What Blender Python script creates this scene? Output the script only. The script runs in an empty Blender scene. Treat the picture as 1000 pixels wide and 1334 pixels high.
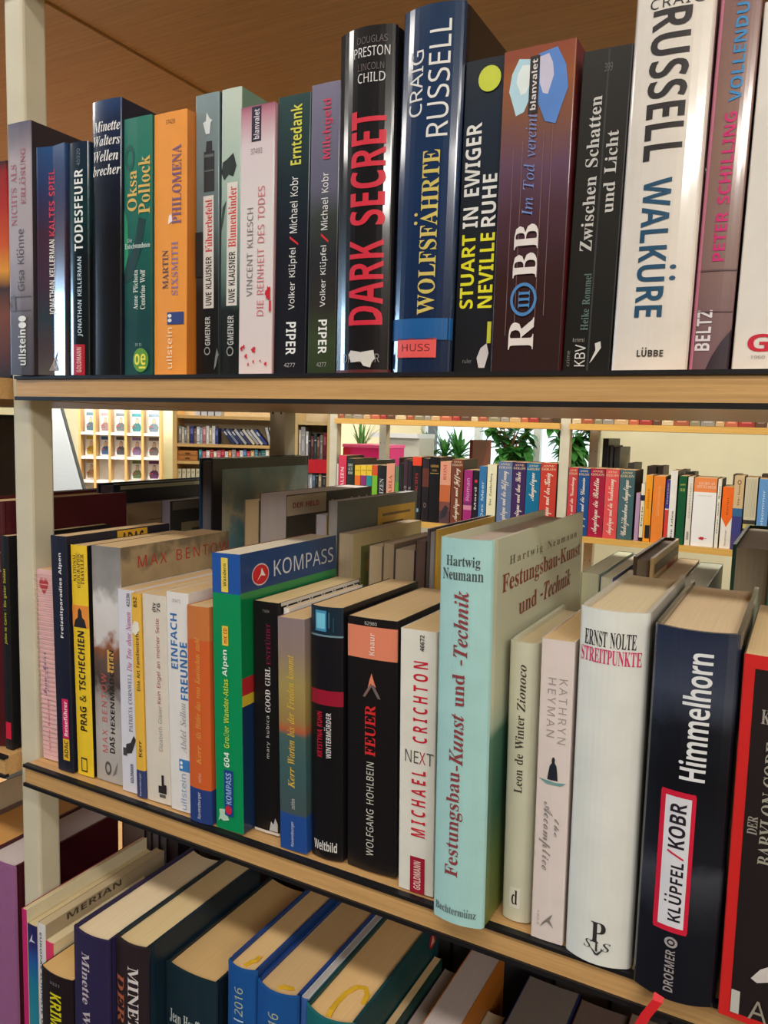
import bpy, bmesh, math, random
from mathutils import Vector, Matrix
from mathutils.geometry import tessellate_polygon

random.seed(7)
SC = bpy.context.scene
COL = SC.collection

# ---------------------------------------------------------------- camera
# world frame: x along the near bookcase (right +), y away from the viewer, z up;
# z = 0 is the top face of the eye-level board, y = 0 its front edge
CAM = Vector((0.60783, -0.44797, -0.03510))
YAW, PITCH, ROLL, FPX = 0.494755, 0.108107, 0.0280656, 1016.727
_f = Vector((-math.sin(YAW)*math.cos(PITCH), math.cos(YAW)*math.cos(PITCH), -math.sin(PITCH)))
_r0 = Vector((math.cos(YAW), math.sin(YAW), 0)); _u0 = _r0.cross(_f)
_r = _r0*math.cos(ROLL) + _u0*math.sin(ROLL); _u = -_r0*math.sin(ROLL) + _u0*math.cos(ROLL)
cd = bpy.data.cameras.new('camera'); cam = bpy.data.objects.new('camera', cd); COL.objects.link(cam)
m = Matrix((( _r.x, _u.x, -_f.x, CAM.x), (_r.y, _u.y, -_f.y, CAM.y), (_r.z, _u.z, -_f.z, CAM.z), (0, 0, 0, 1)))
cam.matrix_world = m
cd.sensor_fit = 'VERTICAL'; cd.sensor_height = 36.0; cd.lens = FPX*36.0/1334.0
cd.clip_start = 0.02; cd.clip_end = 60
SC.camera = cam

def at(px, py, Y):
    """pixel of the 1000x1334 frame -> point on the plane y = Y"""
    d = _f + _r*((px-500)/FPX) - _u*((py-667)/FPX)
    return CAM + d*((Y-CAM.y)/d.y)

def on(px, py, org, ang):
    """pixel -> (distance along, height) on the upright plane through org whose face is turned by ang"""
    d = _f + _r*((px-500)/FPX) - _u*((py-667)/FPX); n = Vector((math.sin(ang), -math.cos(ang), 0))
    p = CAM + d*((org-CAM).dot(n)/d.dot(n))
    return (p-org).dot(Vector((math.cos(ang), math.sin(ang), 0))), p.z

# ---------------------------------------------------------------- world, lamps, exposure
SC.view_settings.view_transform = 'Standard'; SC.view_settings.look = 'None'
SC.view_settings.gamma = 1.0; SC.view_settings.use_curve_mapping = False
SC.view_settings.exposure = -0.22
W = bpy.data.worlds.new('room_ambience'); W.use_nodes = True; SC.world = W
W.node_tree.nodes['Background'].inputs[0].default_value = (0.95, 0.97, 1.0, 1)
W.node_tree.nodes['Background'].inputs[1].default_value = 0.22

def area(name, loc, target, sx, sy, power, color):
    l = bpy.data.lights.new(name, 'AREA'); l.shape = 'RECTANGLE'; l.size = sx; l.size_y = sy
    l.energy = power; l.color = color
    o = bpy.data.objects.new(name, l); COL.objects.link(o)
    o.location = loc; o.rotation_euler = (Vector(target)-Vector(loc)).to_track_quat('-Z', 'Y').to_euler()
    return o
WARM = (1.0, 0.95, 0.88); DAY = (0.46, 0.70, 1.0)
area('aisle_and_fill_lamp', (0.15, -0.95, 1.10), (0.15, -0.95, 0), 1.5, 0.16, 19, WARM)
area('aisle_and_fill_lamp', (-1.75, -0.95, 1.10), (-1.75, -0.95, 0), 1.5, 0.16, 15, WARM)
area('aisle_and_fill_lamp', (1.95, -1.0, 1.10), (1.95, -1.0, 0), 1.5, 0.16, 17, WARM)
area('aisle_and_fill_lamp', (2.0, -2.5, 1.10), (1.2, -1.6, 0), 1.7, 0.3, 52, WARM)  # extra unseen lamp, added to brighten the rear row of books
area('aisle_and_fill_lamp', (-0.6, 1.15, 1.10), (-0.6, 1.15, 0), 2.6, 0.16, 58, WARM)
area('aisle_and_fill_lamp', (-3.8, 1.6, 1.10), (-3.8, 1.6, 0), 2.6, 0.16, 40, WARM)
area('aisle_and_fill_lamp', (0.2, 3.3, 1.10), (0.2, 3.3, 0), 2.6, 0.16, 50, WARM)
area('aisle_and_fill_lamp', (-4.2, 3.4, 1.10), (-4.4, 4.4, -0.3), 2.6, 0.16, 95, (1.0, 0.97, 0.92))
area('window_daylight', (-7.1, -1.85, 0.76), (0.3, 0, 0.0), 2.2, 0.8, 170, DAY)

# ---------------------------------------------------------------- colours and materials
def lin(c):
    return tuple(((v/255.0)/12.92 if v/255.0 <= 0.04045 else ((v/255.0+0.055)/1.055)**2.4) for v in c[:3]) + (1.0,)

_M = {}
def _new(name):
    mt = bpy.data.materials.new(name); mt.use_nodes = True
    nt = mt.node_tree; b = nt.nodes['Principled BSDF']
    return mt, nt, b

def _coords(nt, scale=(1, 1, 1), kind='Object'):
    tc = nt.nodes.new('ShaderNodeTexCoord'); mp = nt.nodes.new('ShaderNodeMapping')
    mp.inputs['Scale'].default_value = scale
    nt.links.new(tc.outputs[kind], mp.inputs['Vector']); return mp

def paint(c, rough=0.45, var=0.06, coat=0.0, scale=60, metal=0.0):
    """plain coloured surface with a slight mottling"""
    k = ('paint', tuple(c), rough, var, coat, scale, metal)
    if k in _M: return _M[k]
    mt, nt, b = _new('paint')
    mp = _coords(nt); n = nt.nodes.new('ShaderNodeTexNoise'); n.inputs['Scale'].default_value = scale
    n.inputs['Detail'].default_value = 3
    r = nt.nodes.new('ShaderNodeValToRGB'); L = lin(c)
    r.color_ramp.elements[0].position = 0.25; r.color_ramp.elements[1].position = 0.75
    r.color_ramp.elements[0].color = tuple(v*(1-var*2) for v in L[:3]) + (1,)
    r.color_ramp.elements[1].color = tuple(min(1, v*(1+var*2)) for v in L[:3]) + (1,)
    nt.links.new(mp.outputs[0], n.inputs['Vector']); nt.links.new(n.outputs['Fac'], r.inputs['Fac'])
    nt.links.new(r.outputs['Color'], b.inputs['Base Color'])
    b.inputs['Roughness'].default_value = rough; b.inputs['Coat Weight'].default_value = coat
    b.inputs['Specular IOR Level'].default_value = 0.35; b.inputs['Coat Roughness'].default_value = 0.08; b.inputs['Metallic'].default_value = metal
    _M[k] = mt; return mt

def ramp(stops, h, rough=0.4, coat=0.0, const=False, noise=0.0, nscale=45, axis='Z'):
    """printed jacket whose colours change along the height of the spine"""
    k = ('ramp', tuple((p, tuple(c)) for p, c in stops), round(h, 4), rough, coat, const, noise, nscale, axis)
    if k in _M: return _M[k]
    mt, nt, b = _new('printed_jacket')
    tc = nt.nodes.new('ShaderNodeTexCoord'); sp = nt.nodes.new('ShaderNodeSeparateXYZ')
    nt.links.new(tc.outputs['Object'], sp.inputs[0])
    mu = nt.nodes.new('ShaderNodeMath'); mu.operation = 'MULTIPLY'; mu.inputs[1].default_value = 1.0/h
    nt.links.new(sp.outputs[axis], mu.inputs[0]); fac = mu.outputs[0]
    if noise:
        n = nt.nodes.new('ShaderNodeTexNoise'); n.inputs['Scale'].default_value = nscale; n.inputs['Detail'].default_value = 4
        nt.links.new(tc.outputs['Object'], n.inputs['Vector'])
        s = nt.nodes.new('ShaderNodeMath'); s.operation = 'MULTIPLY_ADD'; s.inputs[1].default_value = noise
        s.inputs[2].default_value = -noise/2
        nt.links.new(n.outputs['Fac'], s.inputs[0])
        a = nt.nodes.new('ShaderNodeMath'); a.operation = 'ADD'
        nt.links.new(fac, a.inputs[0]); nt.links.new(s.outputs[0], a.inputs[1]); fac = a.outputs[0]
    r = nt.nodes.new('ShaderNodeValToRGB'); cr = r.color_ramp
    cr.interpolation = 'CONSTANT' if const else 'LINEAR'
    while len(cr.elements) < len(stops): cr.elements.new(0.5)
    for e, (p, c) in zip(cr.elements, sorted(stops)):
        e.position = p; e.color = lin(c)
    nt.links.new(fac, r.inputs['Fac']); nt.links.new(r.outputs['Color'], b.inputs['Base Color'])
    b.inputs['Roughness'].default_value = rough; b.inputs['Coat Weight'].default_value = coat
    b.inputs['Specular IOR Level'].default_value = 0.35; b.inputs['Coat Roughness'].default_value = 0.08
    _M[k] = mt; return mt

def pages(c):
    """cut paper: fine leaf lines running along the block"""
    k = ('pages', tuple(c))
    if k in _M: return _M[k]
    mt, nt, b = _new('cut_paper')
    mp = _coords(nt, (1400, 14, 14)); n = nt.nodes.new('ShaderNodeTexNoise'); n.inputs['Scale'].default_value = 1.0
    n.inputs['Detail'].default_value = 2
    r = nt.nodes.new('ShaderNodeValToRGB'); L = lin(c)
    r.color_ramp.elements[0].position = 0.3; r.color_ramp.elements[1].position = 0.65
    r.color_ramp.elements[0].color = tuple(v*0.9 for v in L[:3]) + (1,)
    r.color_ramp.elements[1].color = L
    nt.links.new(mp.outputs[0], n.inputs['Vector']); nt.links.new(n.outputs['Fac'], r.inputs['Fac'])
    nt.links.new(r.outputs['Color'], b.inputs['Base Color']); b.inputs['Roughness'].default_value = 0.85
    _M[k] = mt; return mt

def wood(c, rough=0.38, grain=0.24):
    k = ('wood', tuple(c), rough, grain)
    if k in _M: return _M[k]
    mt, nt, b = _new('beech_veneer')
    mp = _coords(nt, (3.5, 150, 150)); n = nt.nodes.new('ShaderNodeTexNoise'); n.inputs['Scale'].default_value = 3.0
    n.inputs['Detail'].default_value = 6; n.inputs['Distortion'].default_value = 0.6
    mp2 = _coords(nt, (20, 340, 340)); n2 = nt.nodes.new('ShaderNodeTexNoise'); n2.inputs['Scale'].default_value = 5.0
    ad = nt.nodes.new('ShaderNodeMath'); ad.operation = 'MULTIPLY_ADD'; ad.inputs[1].default_value = 0.35
    r = nt.nodes.new('ShaderNodeValToRGB'); L = lin(c)
    r.color_ramp.elements[0].position = 0.4; r.color_ramp.elements[1].position = 0.95
    r.color_ramp.elements[0].color = (L[0]*(1-grain), L[1]*(1-grain*1.15), L[2]*(1-grain*1.4), 1)
    r.color_ramp.elements[1].color = (min(1, L[0]*(1+grain*.35)), min(1, L[1]*(1+grain*.35)), min(1, L[2]*(1+grain*.35)), 1)
    nt.links.new(mp.outputs[0], n.inputs['Vector']); nt.links.new(mp2.outputs[0], n2.inputs['Vector'])
    nt.links.new(n2.outputs['Fac'], ad.inputs[0]); nt.links.new(n.outputs['Fac'], ad.inputs[2])
    nt.links.new(ad.outputs[0], r.inputs['Fac']); nt.links.new(r.outputs['Color'], b.inputs['Base Color'])
    b.inputs['Roughness'].default_value = rough
    _M[k] = mt; return mt

def glow(c, s):
    k = ('glow', tuple(c), s)
    if k in _M: return _M[k]
    mt, nt, b = _new('daylit_sky')
    b.inputs['Base Color'].default_value = lin(c); b.inputs['Emission Color'].default_value = lin(c)
    b.inputs['Emission Strength'].default_value = s
    _M[k] = mt; return mt

# ---------------------------------------------------------------- lettering outlines
# per glyph: style, character code, advance, contours; per contour: point count, the x values, the y values (1/250 em, shifted)
GLYPHS = [
0,65,107,2,8,60,107,120,167,152,137,90,75,80,200,200,80,80,117,117,80,5,95,133,118,113,111,131,131,169,185,175,
0,66,109,3,20,76,76,111,130,145,153,156,155,150,143,133,133,147,152,157,160,157,149,136,118,80,200,200,198,193,184,170,160,153,147,144,143,138,135,129,114,100,89,82,80,9,91,127,135,139,140,139,133,124,91,149,150,154,160,168,177,183,186,187,9,91,129,138,142,144,142,137,128,91,93,94,99,106,115,124,130,135,136,
0,67,106,1,30,125,109,95,84,76,72,70,72,77,85,96,111,128,146,161,155,135,128,110,97,89,86,89,97,109,127,135,156,156,142,78,80,86,95,107,123,140,157,172,184,194,200,202,200,195,182,188,188,185,175,160,140,120,105,95,92,92,96,83,79,
0,68,123,2,13,76,76,113,130,145,156,165,171,172,168,156,136,110,80,200,200,198,193,185,173,159,141,114,95,84,80,9,91,108,144,156,153,145,130,111,91,93,93,105,141,161,176,184,187,187,
0,69,93,1,12,76,76,143,143,91,91,140,140,91,91,143,143,80,200,200,187,187,149,149,136,136,93,93,80,
0,70,87,1,10,76,76,143,143,91,91,140,140,91,91,80,200,200,187,187,144,144,131,131,80,
0,71,122,1,36,128,110,96,85,77,72,70,72,78,87,99,114,132,151,168,162,156,140,132,112,98,89,86,87,91,97,105,117,131,155,155,128,128,170,170,150,78,80,86,95,107,122,140,157,173,185,194,200,202,200,195,181,184,188,188,185,175,160,140,126,115,105,98,93,91,94,130,130,143,143,85,80,
0,72,124,1,12,76,76,91,91,153,153,168,168,153,153,91,91,80,200,200,149,149,200,200,80,80,136,136,80,
0,73,57,1,12,67,67,81,81,67,67,110,110,96,96,110,110,80,89,92,188,191,200,200,191,188,92,89,80,
0,75,104,1,13,76,76,91,91,97,144,162,115,164,146,104,91,91,80,200,200,141,146,200,200,148,80,80,137,127,80,
0,76,88,1,6,76,76,91,91,144,144,80,200,200,93,93,80,
0,77,152,1,16,76,76,99,136,174,196,196,181,181,182,142,129,90,89,90,90,80,200,200,102,200,200,80,80,171,185,80,80,185,185,179,80,
0,78,128,1,13,76,76,94,158,157,157,171,171,154,90,89,90,90,80,200,200,101,120,200,200,80,80,180,180,165,80,
0,79,131,2,24,126,109,95,84,76,72,70,72,76,84,95,109,126,142,156,167,175,179,181,179,175,167,156,142,78,80,86,95,108,123,140,158,173,185,194,200,202,200,194,185,173,158,140,123,108,95,86,80,16,126,143,156,163,165,163,156,143,126,108,96,89,86,89,96,108,91,95,104,120,140,160,176,185,188,185,176,160,140,120,104,95,
0,80,102,2,14,76,76,108,128,142,150,153,152,149,143,134,121,91,91,80,200,200,198,191,180,165,155,146,138,132,128,127,80,9,91,118,129,135,137,136,130,120,91,140,141,145,153,164,174,181,186,187,
0,82,104,2,16,76,76,109,129,142,150,153,152,145,135,129,162,144,115,91,91,80,200,200,198,191,181,166,157,144,136,134,80,80,130,130,80,10,91,109,122,131,136,137,136,130,121,91,142,142,144,148,155,165,175,182,186,187,
0,83,92,1,40,101,83,69,69,93,102,114,122,127,129,127,123,111,101,78,72,70,71,75,88,98,108,126,141,137,116,98,91,87,85,86,91,103,121,136,141,144,141,133,119,78,80,84,98,92,91,93,97,103,116,121,125,132,135,149,159,171,180,187,198,201,202,200,195,182,188,187,184,178,171,165,157,150,143,133,128,112,98,87,81,
0,84,93,1,8,99,99,62,62,152,152,114,114,80,187,187,200,200,187,187,80,
0,85,123,1,24,121,101,87,78,75,75,90,90,92,98,108,122,136,145,151,153,153,167,167,166,162,156,147,135,78,81,90,105,123,200,200,122,109,99,93,91,94,100,110,122,200,200,122,110,100,91,84,80,
0,86,101,1,9,103,60,76,103,110,115,145,161,118,80,200,200,123,97,116,200,200,80,
0,87,156,1,19,94,62,78,100,102,106,130,145,167,174,176,198,214,182,167,137,136,132,109,80,200,200,112,98,120,200,200,127,98,112,200,200,80,80,182,173,158,80,
0,88,98,1,12,61,100,63,80,109,139,155,118,158,141,109,77,80,142,200,200,153,200,200,143,80,80,132,80,
0,89,95,1,9,100,100,60,76,108,139,155,115,115,80,126,200,200,141,200,200,127,80,
0,97,94,2,30,96,85,76,70,68,70,78,92,111,126,125,121,108,101,82,78,84,100,108,123,133,139,141,141,130,127,126,120,114,106,78,80,85,93,105,117,126,131,134,134,149,155,160,159,153,164,167,171,172,170,164,155,141,80,80,93,93,86,82,79,12,99,110,118,124,126,126,99,89,85,83,84,93,90,92,97,105,116,124,122,118,112,105,98,91,
0,98,103,2,21,117,107,100,89,88,85,74,74,89,89,88,100,107,117,132,144,151,154,151,144,132,78,79,82,91,91,80,80,208,208,161,158,168,171,172,169,160,145,125,105,90,81,14,115,125,133,137,139,133,114,102,95,90,89,90,95,102,91,93,99,110,125,151,159,157,151,141,125,110,99,93,
0,99,81,1,24,110,89,81,75,71,69,71,75,81,90,111,130,135,131,111,91,85,86,91,99,117,134,134,129,78,83,89,98,110,124,140,152,161,167,172,169,167,155,159,150,125,110,100,93,91,96,83,81,
0,101,95,2,28,113,101,90,81,75,71,69,70,74,80,88,98,109,129,136,142,145,146,146,85,87,92,101,121,135,142,142,129,78,80,84,90,99,111,124,138,150,159,166,170,172,167,161,152,143,131,122,122,109,99,93,91,94,97,84,80,9,85,131,129,125,119,109,99,92,87,134,134,144,152,158,160,158,153,145,
0,102,58,1,21,78,78,63,63,78,80,86,95,108,121,125,121,115,101,97,94,93,116,116,93,93,80,159,159,165,170,191,201,207,208,207,205,194,196,195,191,185,170,170,159,159,80,
0,103,103,2,29,109,91,76,76,91,110,120,128,133,135,123,106,91,79,72,69,72,79,91,106,115,129,135,137,149,149,147,139,127,40,41,45,59,54,52,54,59,67,92,82,78,81,91,105,125,144,159,169,172,171,164,158,170,170,78,62,49,42,16,109,120,128,133,135,133,128,120,108,98,91,86,85,86,91,98,90,92,98,107,125,141,151,157,159,157,150,139,125,110,99,93,
0,104,104,1,22,74,74,89,89,88,94,101,109,117,132,142,148,150,150,136,136,131,115,103,95,90,89,80,208,208,164,158,164,168,171,172,170,164,154,139,80,80,138,154,159,157,151,140,80,
0,105,43,2,9,82,76,73,74,78,82,90,90,88,185,187,194,199,203,204,199,190,187,4,74,74,89,89,80,170,170,80,
0,107,90,1,13,74,74,89,89,88,128,146,109,148,130,99,89,89,80,208,208,130,126,170,170,132,80,80,122,113,80,
0,108,43,1,4,74,74,89,89,80,208,208,80,
0,109,157,1,36,74,74,86,88,94,101,108,116,133,143,156,164,173,186,196,201,203,203,189,189,184,170,159,152,148,146,146,132,132,127,113,102,94,90,89,89,80,170,170,158,164,168,171,172,168,157,168,171,172,170,164,154,139,80,80,138,154,159,157,152,142,130,80,80,138,154,159,157,151,141,127,80,
0,110,104,1,20,74,74,86,88,94,109,118,132,142,148,150,150,136,136,131,115,103,95,90,89,80,170,170,158,164,171,172,170,164,154,139,80,80,138,154,159,157,151,141,80,
0,111,102,2,20,111,99,89,81,75,71,69,72,80,94,111,123,133,141,147,151,153,150,141,128,78,80,84,90,100,111,125,145,160,169,172,170,166,160,150,139,125,105,91,81,16,111,123,131,136,137,136,131,123,111,99,91,86,85,86,91,99,91,93,100,111,125,139,150,157,159,157,150,139,125,111,100,93,
0,112,103,2,20,74,74,86,88,100,107,117,132,144,151,154,151,144,132,117,107,100,88,89,89,40,170,170,158,168,171,172,169,160,146,125,105,90,81,78,79,82,91,84,40,17,115,122,128,133,136,139,137,133,125,114,103,95,91,89,90,95,102,91,92,95,100,107,125,139,150,157,159,157,152,142,125,110,100,93,
0,114,69,1,18,74,74,86,88,89,100,107,116,127,125,123,109,102,97,93,90,89,89,80,170,170,154,154,166,170,172,171,157,158,157,154,150,144,137,128,80,
0,115,80,1,39,97,81,69,69,89,97,107,114,117,119,117,110,88,76,69,69,71,78,89,102,118,131,126,114,101,87,84,83,83,85,92,106,120,130,132,133,130,123,112,78,80,84,97,91,90,91,94,98,104,110,115,124,131,141,148,158,165,170,172,170,166,154,158,160,157,153,149,145,142,137,132,125,117,111,105,93,85,80,
0,116,61,1,23,102,89,83,79,76,75,75,63,63,76,81,90,90,116,116,90,90,91,94,99,104,117,117,78,81,84,89,96,106,159,159,166,172,191,191,170,170,159,159,107,99,94,91,90,92,81,
0,117,104,1,22,106,92,81,75,73,73,88,88,93,108,121,129,133,135,135,149,149,137,135,129,122,114,78,80,86,96,111,170,170,112,96,91,93,99,109,123,170,170,80,80,92,86,82,79,
0,118,85,1,10,94,60,76,98,102,103,110,130,145,111,80,170,170,109,93,93,117,170,170,80,
0,121,86,1,20,74,62,62,72,79,84,92,96,60,76,98,103,104,111,130,146,107,101,95,86,40,41,53,52,53,56,68,80,170,170,112,94,94,119,170,170,68,56,47,42,
0,122,79,1,10,67,67,115,69,69,131,131,84,132,132,80,90,159,159,170,170,159,91,91,80,
0,48,96,2,20,108,90,78,71,68,69,72,77,85,95,108,125,138,145,148,147,144,139,131,121,78,82,95,114,140,158,173,186,194,200,202,198,186,166,140,122,107,95,86,80,16,108,119,127,131,133,131,127,119,108,96,89,84,83,84,89,96,91,94,103,118,140,162,177,186,189,186,177,162,140,119,103,94,
0,49,96,1,8,105,105,106,83,75,107,120,120,80,175,184,165,175,200,200,80,
0,50,96,1,25,68,68,115,120,127,126,121,115,106,98,91,77,69,77,95,106,121,133,140,142,139,128,87,147,147,80,92,140,147,161,178,184,188,189,188,186,178,187,193,201,202,199,193,183,170,152,136,93,93,80,
0,51,96,1,50,100,83,68,68,75,92,115,124,129,131,129,122,112,97,86,86,98,111,120,126,128,126,122,115,106,89,76,68,75,84,94,106,122,134,140,143,141,136,128,118,118,131,139,145,146,145,142,135,127,115,78,80,85,99,95,91,92,97,105,114,124,131,134,136,136,148,148,150,154,162,171,179,184,188,189,186,179,189,194,198,201,202,199,193,184,172,161,153,147,143,142,139,133,125,114,104,96,88,83,79,
0,52,96,2,11,121,121,64,64,120,135,135,153,153,135,135,80,107,107,120,201,201,120,120,107,107,80,6,78,121,121,122,121,116,120,120,179,185,185,174,
0,53,96,1,29,102,84,71,71,85,94,114,123,129,131,130,124,115,96,81,73,78,138,138,91,88,106,123,136,144,146,144,135,120,78,80,85,99,93,91,92,97,105,117,127,135,140,141,139,143,200,200,186,186,152,154,151,144,133,118,102,89,81,
0,54,96,2,35,110,99,89,81,75,71,69,72,75,80,87,96,109,124,136,139,139,132,114,105,98,89,85,84,85,96,104,113,127,139,146,148,146,138,126,78,80,84,91,101,115,131,157,169,179,188,196,200,202,201,200,187,189,189,186,181,168,151,141,141,151,154,155,153,146,134,119,102,89,81,15,110,119,127,132,134,132,128,121,103,91,87,84,87,96,102,91,92,98,106,119,129,137,142,143,136,132,121,107,95,92,
0,55,96,1,7,83,132,67,67,148,148,99,80,186,186,200,200,188,80,
0,56,96,3,32,108,91,79,71,68,69,72,81,93,85,78,74,72,73,77,82,98,108,122,134,141,144,141,137,121,128,140,147,148,145,137,124,78,80,87,97,111,118,125,135,143,148,155,163,173,182,189,194,201,202,200,194,185,173,160,155,143,140,131,119,111,98,87,81,14,109,117,128,129,128,123,116,108,99,92,88,87,89,93,149,153,164,172,180,185,189,190,189,185,180,167,162,158,15,108,119,127,132,133,131,126,118,105,88,84,83,84,89,97,90,92,96,103,111,119,125,131,137,126,119,110,102,96,92,
0,57,96,2,34,92,77,77,92,103,111,118,123,130,132,132,127,121,113,103,89,78,71,68,73,79,87,107,118,127,136,142,146,147,142,137,130,120,108,78,80,93,90,91,94,99,105,120,129,139,133,129,126,125,127,134,146,161,183,191,197,202,200,196,189,178,165,136,111,101,91,84,80,16,106,114,125,132,132,130,126,115,107,97,90,85,83,84,89,96,136,137,143,153,166,173,179,188,189,187,182,174,161,151,143,138,
0,47,62,1,4,62,106,121,76,80,200,200,80,
0,58,45,2,11,82,78,75,72,75,78,86,90,93,90,86,150,150,152,161,170,172,172,170,161,152,150,11,82,78,75,72,75,78,86,90,93,90,86,78,78,80,89,98,100,100,98,89,80,78,
0,223,101,2,4,76,76,145,145,80,200,200,80,4,85,136,136,85,89,89,191,191,
1,65,116,2,8,60,102,133,176,148,140,96,87,80,200,200,80,80,109,109,80,4,102,134,121,118,130,130,169,182,
1,66,113,3,20,75,75,112,133,149,158,161,160,156,150,142,142,153,158,161,164,161,152,138,120,80,200,200,198,193,184,169,160,152,147,144,143,139,135,130,115,100,89,82,80,9,100,125,131,134,135,134,130,123,100,152,153,156,160,166,172,176,178,179,7,100,127,133,138,133,126,100,101,102,105,117,128,131,132,
1,67,107,1,29,124,107,93,83,75,71,70,71,76,84,95,109,126,153,161,153,133,113,104,98,96,98,103,112,126,141,157,157,141,78,80,86,95,107,122,140,157,172,184,194,200,202,197,193,173,180,178,169,157,140,123,110,102,99,101,106,85,80,
1,68,124,2,13,75,75,113,130,145,158,167,173,175,170,157,137,109,80,200,200,198,193,185,173,159,141,114,95,84,80,9,100,111,139,148,146,139,129,114,100,101,101,111,140,158,170,177,179,179,
1,69,94,1,12,75,75,144,144,100,100,141,141,100,100,144,144,80,200,200,179,179,153,153,132,132,101,101,80,
1,70,92,1,10,75,75,144,144,100,100,141,141,100,100,80,200,200,179,179,148,148,127,127,80,
1,71,122,1,35,125,102,84,73,70,72,77,86,98,114,132,151,168,160,147,140,122,113,106,100,97,96,97,99,103,109,117,127,143,143,121,121,168,168,149,78,82,94,113,140,158,173,185,194,200,202,200,194,174,179,180,179,175,169,161,151,140,129,119,111,105,101,99,101,126,126,147,147,85,80,
1,72,128,1,12,75,75,100,100,148,148,173,173,148,148,100,100,80,200,200,153,153,200,200,80,80,132,132,80,
1,73,65,1,12,65,65,80,80,65,65,120,120,105,105,120,120,80,94,101,179,185,200,200,185,179,101,94,80,
1,74,56,1,16,63,54,48,48,56,64,71,75,75,100,100,99,96,90,82,73,45,45,47,68,66,66,70,80,200,200,88,74,63,55,49,46,
1,75,111,1,12,75,75,100,100,143,171,129,171,143,111,100,100,80,200,200,145,200,200,147,80,80,131,123,80,
1,76,95,1,6,75,75,100,100,149,149,80,200,200,101,101,80,
1,77,158,1,18,75,75,110,138,139,169,203,203,180,180,181,180,149,126,97,96,98,98,80,200,200,108,108,200,200,80,80,164,174,174,80,80,174,174,150,80,
1,78,137,1,14,75,75,107,159,160,159,159,181,181,149,97,96,98,98,80,200,200,110,110,118,200,200,80,80,171,171,145,80,
1,79,134,2,24,127,109,95,84,76,71,70,71,76,84,95,109,127,145,159,170,178,182,184,182,178,170,159,145,78,80,86,95,108,123,140,158,173,185,194,200,202,200,194,185,173,158,140,123,108,95,86,80,16,127,141,150,155,157,155,150,141,127,113,104,98,96,98,104,113,100,102,110,123,140,157,170,178,181,178,170,157,140,123,110,102,
1,80,105,2,14,75,75,113,133,147,155,158,157,154,148,139,127,100,100,80,200,200,197,190,178,162,152,143,135,128,124,123,80,9,100,109,118,126,131,132,127,112,100,143,143,145,148,153,162,175,179,179,
1,82,111,2,16,75,75,110,131,146,155,158,157,155,147,136,171,143,114,100,100,80,200,200,198,191,180,164,156,150,139,132,80,80,126,126,80,9,100,119,127,131,132,131,126,119,100,147,148,151,156,163,171,175,178,179,
1,83,93,1,36,102,84,68,68,85,104,112,117,120,121,119,114,89,79,72,69,72,80,93,110,136,145,137,122,102,95,94,95,100,125,138,145,146,143,134,120,78,80,86,109,102,99,100,103,107,112,118,123,136,143,153,167,182,193,199,202,197,193,173,179,180,173,168,163,158,145,135,122,113,99,88,81,
1,84,97,1,8,96,96,63,63,154,154,121,121,80,179,179,200,200,179,179,80,
1,85,127,1,24,123,102,87,77,74,74,100,100,101,106,113,124,134,142,146,147,147,173,173,171,167,160,151,138,78,81,90,105,123,200,200,127,114,106,101,100,101,106,115,127,200,200,122,110,100,91,84,80,
1,86,109,1,10,101,60,86,109,115,116,120,143,169,128,80,200,200,126,102,111,126,200,200,80,
1,87,162,1,19,91,60,85,104,106,111,129,153,172,176,181,197,222,192,163,145,141,136,119,80,200,200,119,103,129,200,200,129,103,130,200,200,80,80,149,171,143,80,
1,88,112,1,12,60,100,63,91,116,142,169,132,172,143,115,87,80,142,200,200,157,200,200,140,80,80,125,80,
1,89,105,1,9,100,100,60,88,112,137,165,125,125,80,126,200,200,151,200,200,127,80,
1,90,97,1,10,64,64,121,66,66,152,152,94,153,153,80,96,179,179,200,200,183,101,101,80,
1,97,101,2,29,95,84,75,69,67,70,77,90,108,124,123,120,110,103,84,76,83,101,111,127,139,146,149,149,131,126,120,113,106,78,80,85,95,107,120,129,134,137,137,147,152,155,155,148,165,169,173,174,172,166,155,141,80,80,92,86,82,79,12,105,112,118,123,124,104,97,94,93,94,96,100,97,98,101,107,122,121,118,113,107,102,99,97,
1,98,106,2,21,123,114,102,98,96,92,73,73,98,98,97,102,115,124,138,149,156,159,156,149,138,78,79,86,90,90,80,80,208,208,168,160,165,172,173,170,161,147,126,105,90,81,16,116,123,129,132,133,132,129,123,116,108,102,99,98,99,102,108,99,100,106,114,126,138,147,152,153,152,147,140,129,114,106,100,
1,99,86,1,26,110,92,79,70,68,69,73,80,89,100,113,129,141,134,123,113,98,93,94,98,104,120,132,138,138,126,78,81,90,104,125,141,153,162,168,172,173,172,167,148,152,153,146,126,114,105,100,99,103,107,85,80,
1,100,106,2,21,102,88,77,70,68,70,77,89,103,112,119,130,128,128,153,153,134,129,128,118,111,78,81,90,105,126,146,161,170,173,172,169,160,173,208,208,80,80,92,92,82,79,16,111,120,125,129,130,129,126,120,111,103,98,94,93,94,98,103,98,100,104,112,123,137,146,151,153,151,146,137,125,114,105,100,
1,101,99,2,25,115,90,81,74,69,68,69,73,80,88,99,111,128,141,149,152,152,93,95,99,106,124,147,147,133,78,83,90,99,111,125,140,152,161,168,172,173,171,163,149,132,120,120,110,103,98,97,104,85,80,9,93,129,127,124,119,111,104,99,95,136,136,144,150,154,156,154,151,145,
1,102,65,1,20,77,77,63,63,77,78,81,92,100,117,133,126,112,108,103,102,124,124,102,102,80,153,153,165,172,189,197,206,208,208,205,186,189,188,182,172,172,153,153,80,
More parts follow.
